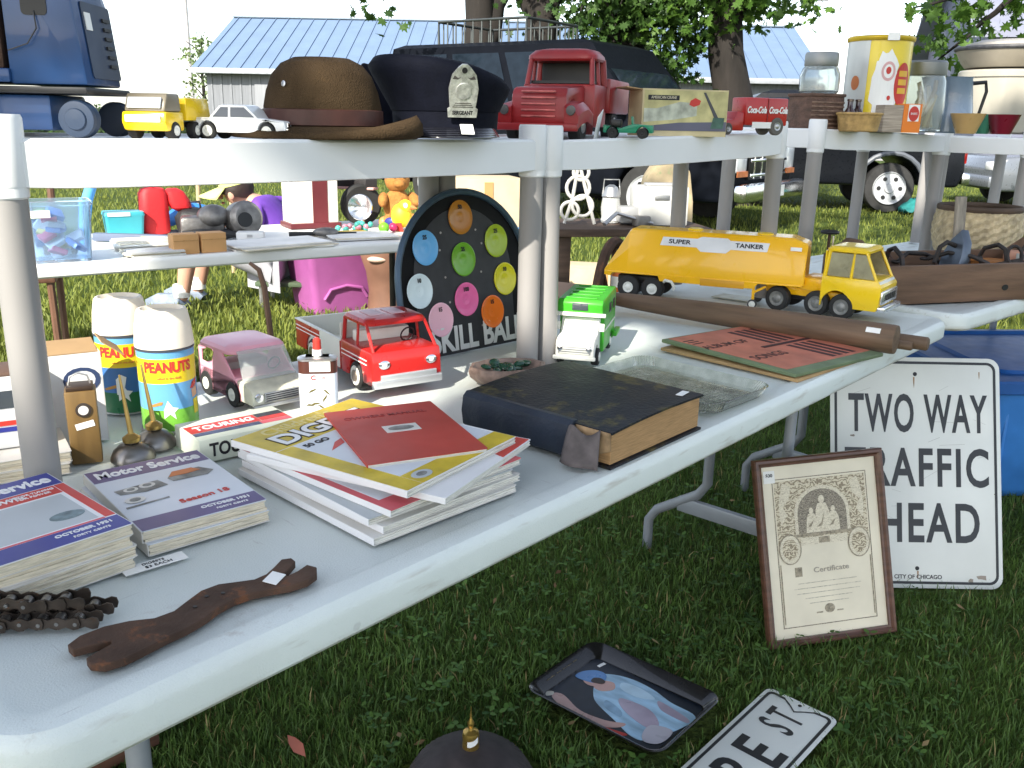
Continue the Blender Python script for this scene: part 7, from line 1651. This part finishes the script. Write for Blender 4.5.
# ------------------------------------------------------------------ parked vehicles. local x forward, y left
CARDK = M('car_dark_paint', (.004, .005, .008), .45, var=.15, spec=.06); CARSV = M('car_silver', (.16, .175, .20), .3, .4, coat=.6, var=.05); CARBK = M('car_black_paint', (.006, .007, .010), .3, spec=.25)
AUTOG = M('auto_glass', (.008, .013, .02), .10, var=.2, spec=.22)
def auto_wheel(t, x, y, r, wd):
    s = 1 if y > 0 else -1
    w_ = MB().lathe([(r*.66, -wd/2), (r*.95, -wd/2), (r, -wd*.36), (r, wd*.36), (r*.95, wd/2), (r*.66, wd/2)], (x, y, r), 36, rot=(R(90), 0, 0)).build('wheel', RUBBER, t)
    rim = MB(); rim.lathe([(r*.66, .0), (r*.64, .03), (r*.58, .01), (r*.22, .015), (r*.18, .04), (.001, .04)], (x, y+s*wd*.505, r), 30, rot=(R(-90*s), 0, 0)); rim.build('rim', M('alloy', (.42, .43, .45), .4, .15), w_)
    for k in range(6):
        a = k*PI/3; MB().lathe([(r*.085, 0), (r*.085, .004)], (x+r*.42*math.cos(a), y+s*(wd*.505+.018), r+r*.42*math.sin(a)), 10, rot=(R(-90*s), 0, 0)).build('rim_hole', BLACK, w_, smooth=0)
def car_body(t, prof, W, bev, mat): return MB().prism(prof, -W/2, W/2, 'xz', bev, seg=3).build('body', mat, t, smooth=50)
def cabin(t, low, high, W, zl, zh, mat, wins):
    """greenhouse: bottom and top outlines along x, narrower at the roof, with side windows as parts"""
    (x0, x1), (X0, X1) = low, high; wl, wh = W/2-.03, W/2-.20
    MB().loops([[Vector((x, y*w_, z)) for x, y in ((a, -1), (b, -1), (b, 1), (a, 1))] for a, b, w_, z in ((x0, x1, wl, zl), (X0, X1, wh, zh-.05), (X0+.12, X1-.18, wh-.10, zh))]).build('cabin', mat, t, smooth=25)
    def P(f, g, s, e=.012):  # f along, g up on the side plane
        xa = x0+(x1-x0)*f; xb = X0+(X1-X0)*f; return Vector((xa+(xb-xa)*g, s*(wl+(wh-wl)*g+e), zl+(zh-.05-zl)*g))
    for s in (-1, 1):
        for f0, f1 in wins: MB().face([P(f0, .12, s), P(f1, .12, s), P(f1, .90, s), P(f0, .90, s)]).build('side_window', AUTOG, t, smooth=0)
    MB().face([(x1+.008, -wl*.9, zl+.05), (x1+.008, wl*.9, zl+.05), (X1+.02, wh*.9, zh-.10), (X1+.02, -wh*.9, zh-.10)]).build('windscreen', AUTOG, t, smooth=0)
    MB().face([(x0-.008, -wl*.88, zl+.08), (x0-.008, wl*.88, zl+.08), (X0-.012, wh*.86, zh-.12), (X0-.012, -wh*.86, zh-.12)]).build('rear_window', AUTOG, t, smooth=0)
def arches(x0, x1, zl, ws, r): return arch_profile(x0, x1, zl, 0, [(w_, r) for w_ in ws])
t = thing('dark_van', 'dark blue black high roofed van with chrome grille and roof rack', 'van', (.72, 12.3, 0), -35)
pr = arches(-2.55, 2.50, .34, (-1.55, 1.62), .43)+[(2.60, .40), (2.62, .95), (2.50, 1.08), (1.35, 1.22), (-2.52, 1.24), (-2.60, .9)]
car_body(t, pr, 1.94, .06, CARDK); cabin(t, (-2.52, 1.45), (-2.40, .70), 1.94, 1.20, 2.12, CARDK, ((.05, .30), (.33, .56), (.59, .92)))
gr = MB().box((2.63, 0, .80), (.06, 1.10, .42), .02).build('grille', M('grille_black', (.01, .01, .01), .4), t)
for k in range(3): MB().box((2.665, 0, .64+k*.16), (.03, 1.12, .035), .01).build('grille_bar', CHROME, gr)
for k in range(5): MB().box((2.662, -.44+k*.22, .80), (.025, .03, .40), .008).build('grille_bar', CHROME, gr)
for s in (-1, 1):
    h = MB().box((2.60, s*.76, .82), (.10, .30, .30), .03).build('headlight', M('headlight', (.75, .76, .78), .1, coat=.6), t); MB().box((2.655, s*.76, .66), (.02, .28, .06)).build('indicator', CV['orange'], h)
    MB().box((1.25, s*1.05, 1.36), (.10, .16, .22), .03).build('mirror', CARDK, t)
MB().box((2.72, 0, .46), (.16, 1.92, .20), .05).build('bumper', CHROME, t); MB().box((2.81, 0, .46), (.01, .34, .12)).build('number_plate', WHITE, t)
for x in (-1.55, 1.62):
    for s in (-1, 1): auto_wheel(t, x, s*.86, .37, .24)
RK = M('rack_metal', (.10, .11, .11), .4, .8)
for s in (-1, 1):
    MB().tube([(-1.75, s*.6, 2.12), (-1.75, s*.6, 2.40), (-.35, s*.6, 2.40), (-.35, s*.6, 2.12)], .018, 8).build('rack_rail', RK, t)
    for k in range(9): MB().cyl((-1.60+k*.14, s*.6, 2.11), (-1.60+k*.14, s*.6, 2.40), .010, n=6).build('rack_bar', RK, t)
for x in (-1.75, -.35):
    MB().cyl((x, -.6, 2.40), (x, .6, 2.40), .018, n=8).build('rack_rail', RK, t)
    for k in range(6): MB().cyl((x, -.5+k*.2, 2.11), (x, -.5+k*.2, 2.40), .010, n=6).build('rack_bar', RK, t)
t = thing('dark_pickup', 'black pickup seen from its side with alloy wheels and red tail light', 'pickup', (4.05, 14.4, 0), 172)
pr = arches(-2.35, 2.30, .38, (-1.42, 1.55), .43)+[(2.40, .45), (2.42, .95), (1.0, 1.05), (-2.38, 1.05), (-2.42, .6)]
car_body(t, pr, 1.80, .05, CARBK); cabin(t, (-.75, 1.25), (-.60, .45), 1.80, 1.03, 1.68, CARBK, ((.06, .46), (.50, .92)))
for s in (-1, 1): 
    MB().box((-2.40, s*.80, .84), (.06, .16, .26), .02).build('tail_light', M('tail_red', (.40, .015, .015), .2, coat=.5), t)
    MB().tube([(-1.42+.47*math.cos(R(a)), s*.905, .37+.47*math.sin(R(a))) for a in range(10, 171, 16)], .035, 8).build('wheel_flare', M('flare_grey', (.09, .10, .12), .5), t)
MB().box((-2.46, 0, .50), (.12, 1.7, .16), .03).build('bumper', CHROME, t)
for x in (-1.42, 1.55):
    for s in (-1, 1): auto_wheel(t, x, s*.80, .35, .24)
t = thing('silver_car', 'silver car at the right edge showing its front wheel', 'car', (9.6, 15.2, 0), 178)
pr = arches(-2.15, 2.08, .26, (-1.30, 1.32), .39)+[(2.18, .32), (2.20, .62), (2.05, .78), (1.0, .90), (-2.0, .94), (-2.2, .7)]
car_body(t, pr, 1.74, .06, CARSV); cabin(t, (-1.75, 1.05), (-1.0, .25), 1.74, .90, 1.42, CARSV, ((.08, .48), (.52, .90)))
for s in (-1, 1): MB().box((2.15, s*.66, .64), (.12, .30, .14), .03).build('headlight', M('headlight', (.7, .7, .7)), t)
MB().box((2.22, 0, .40), (.10, 1.70, .18), .04).build('bumper', CARSV, t)
for x in (-1.30, 1.32):
    for s in (-1, 1): auto_wheel(t, x, s*.76, .33, .22)
t = thing('teal_tarp', 'crumpled teal tarp on the grass behind the black pickup tail', 'tarp', (5.75, 13.2, 0), 0)
rg = random.Random(15); hh = [[rg.uniform(0, .07) for _ in range(11)] for _ in range(11)]
MB().grid(lambda u, v: Vector((-.28+.56*u, -.2+.4*v, .02+.18*math.sin(PI*u)*math.sin(PI*v)+hh[int(u*10)][int(v*10)])), 10, 10).build('sheet', M('tarp_teal', (.02, .17, .165), .5, var=.2), t, solid=.004)

# ------------------------------------------------------------------ trees
def big_tree(lb, loc, seed, trunk, limbs, blobs, per, leafsize, mat, spread=.22, r0=.35):
    t = thing('maple_tree', lb, 'tree', loc, 0, 'maple trees behind the van'); m = MB()
    n = len(trunk); m.tube([Vector(p) for p in trunk], [r0*(1-.45*i/(n-1))*(1.25 if i == 0 else 1) for i in range(n)], 16)
    ends = []
    for i, (a, b, ra, rb) in enumerate(limbs): limb(m, a, b, ra, rb, seed+i)
    rg = random.Random(seed)
    for (c, r, k) in blobs:
        for _ in range(max(2, k//14)):
            e = Vector(c)+Vector((rg.uniform(-1, 1)*r[0], rg.uniform(-1, 1)*r[1], rg.uniform(-1, 1)*r[2]))*.7
            limb(m, Vector(c)+(Vector(trunk[-1])-Vector(c))*.25, e, .03, .008, seed+int(abs(e.x*100)), n=4)
    m.build('trunk', BARK, t)
    leaf_mesh('crown', clumps(seed, blobs, per, spread), leafsize, mat, t, seed)
    return t
big_tree('leaning maple with forked dark trunk seen behind the police cap', (-.62, 14.2, 0), 31, [(0, 0, -.1), (.0, 0, 1.4), (.05, 0, 2.5), (-.05, 0, 4.2), (-.2, 0, 6)], [((.05, 0, 2.0), (.9, .2, 4.5), .15, .08), ((0, 0, 3.5), (-1.8, -.5, 5), .12, .04), ((0, 0, 4), (1.0, -1, 6), .10, .03)],
         [((-.2, -.4, 5.4), (2.2, 1.8, 1.4), 110), ((-1.2, -2.2, 2.62), (.22, .2, .26), 4), ((.9, -.5, 3.0), (.5, .5, .5), 10)], 9, .075, LEAFD, r0=.27)
big_tree('second dark maple trunk rising behind the red toy truck', (.22, 14.6, 0), 32, [(0, 0, -.1), (.02, 0, 1.3), (.12, 0, 2.6), (.35, 0, 4.2), (.5, 0, 5.8)], [((.1, 0, 2.2), (-.7, 0, 4.5), .12, .05), ((.3, 0, 3.5), (2.0, -.4, 4.8), .12, .04)],
         [((.6, -.4, 5.2), (2.0, 1.8, 1.4), 110), ((.85, -.4, 2.75), (.5, .4, .6), 34), ((1.2, -.4, 3.3), (.6, .6, .5), 26)], 9, .075, LEAFD, r0=.30)
big_tree('thick dark maple trunk above the picture box', (1.62, 15.0, 0), 33, [(0, 0, -.1), (.0, 0, 1.4), (-.02, 0, 2.8), (0, 0, 4.4), (.1, 0, 6)], [((0, 0, 2.8), (1.2, -.5, 4.6), .16, .06), ((0, 0, 3.4), (-1.3, -.4, 5), .14, .05)],
         [((.3, -.5, 5.2), (2.2, 2, 1.5), 130), ((.72, -.3, 2.45), (.48, .5, .75), 75), ((.25, -.6, 3.1), (1.0, .8, .5), 80), ((-.55, -.4, 2.6), (.3, .4, .6), 22)], 9, .08, LEAFD, r0=.46)
big_tree('maple trunk with painted sun spots between van and barn with branches to the right', (3.30, 14.4, 0), 34, [(0.06, 0, -.1), (.05, 0, 1.2), (-.22, 0, 2.2), (-.35, -.1, 3.4), (-.3, -.3, 5)], [((-.3, -.1, 2.5), (.45, -.3, 3.6), .12, .05), ((-.35, -.1, 3.3), (-1.6, -.6, 4.6), .12, .04), ((-.35, -.1, 3.2), (.65, -3.0, 3.1), .11, .06), ((.65, -3.0, 3.1), (.75, -5.2, 2.35), .06, .015), ((.65, -3.0, 3.1), (1.1, -5.0, 2.5), .05, .012)],
         [((-.3, -.5, 4.8), (2.2, 2, 1.3), 120), ((-.55, -.3, 3.05), (1.1, .5, .40), 70), ((.35, -.2, 2.95), (.7, .4, .28), 34), ((-1.05, -.2, 2.55), (.35, .4, .45), 18)], 9, .085, LEAF, r0=.34)
# overhanging spray of big leaves above the yellow tin
t = thing('maple_branch_tree', 'young bright green maple whose leafy branch hangs over the yellow tin', 'tree', (6.3, 9.4, 0), 0)
m = MB(); m.tube([(0, 0, -.1), (.05, 0, 1.3), (-.1, 0, 2.6), (-.5, 0, 3.5)], [.12, .10, .08, .05], 12)
for i, (a, b) in enumerate((((-.3, 0, 3.1), (-1.6, -.2, 2.45)), ((-1.6, -.2, 2.45), (-2.35, -.3, 1.80)), ((-1.6, -.2, 2.5), (-2.65, -.3, 2.25)), ((-.5, 0, 3.4), (-2.2, .1, 2.9)))): limb(m, a, b, .035, .008, 60+i)
m.build('trunk', BARK, t)
cl = clumps(77, [((-2.45, -.3, 2.12), (.38, .25, .20), 26), ((-2.15, -.3, 1.80), (.24, .2, .16), 14), ((-1.75, -.2, 2.18), (.42, .25, .13), 24), ((-1.35, -.2, 2.35), (.40, .3, .16), 18), ((-2.0, -.1, 2.6), (.8, .4, .25), 40), ((-.5, 0, 3.6), (1.2, .9, .5), 60)], 3, .07)
leaf_mesh('crown', cl, .075, LEAF, t, 78, flatness=.3)
t = thing('small_tree', 'small thin light green tree at the left end of the barn', 'tree', (-13.2, 40, 0), 0)
m = MB(); m.tube([(0, 0, -.1), (.05, 0, 1.5), (0, 0, 3.2), (.1, 0, 4.2)], [.10, .08, .05, .02], 10)
for i in range(8): limb(m, (0, 0, 1.2+i*.35), (math.cos(i*2.2)*.9, math.sin(i*2.2)*.9, 1.8+i*.35), .03, .008, 90+i, n=4)
m.build('trunk', BARK, t); leaf_mesh('crown', clumps(41, [((0, 0, 3.6), (.75, .75, .8), 60), ((-.1, 0, 2.2), (.7, .7, .9), 40)], 6, .14), .085, leafy_material('pale_leaf', (.09, .14, .05), (.20, .27, .10), .35), t, 42)
# dark leafy row added far left, standing in for shade under trees
t = thing('added_hedge', 'long dark green leafy row added for shade far left beside the barn', 'added_hedge', (-17, 38, 0), 0)
MB().box((0, .2, .7), (9.5, .9, 1.3), .3).build('inner_growth', M('hedge_dark', (.012, .025, .008), .9), t); leaf_mesh('foliage', clumps(55, [((x, 0, .75), (.8, .6, .7), 60) for x in (-4.5, -3.4, -2.3, -1.2, 0, 1.2, 2.3, 3.4, 4.5)], 5, .12), .09, LEAFD, t, 56, shape=QUADLEAF)
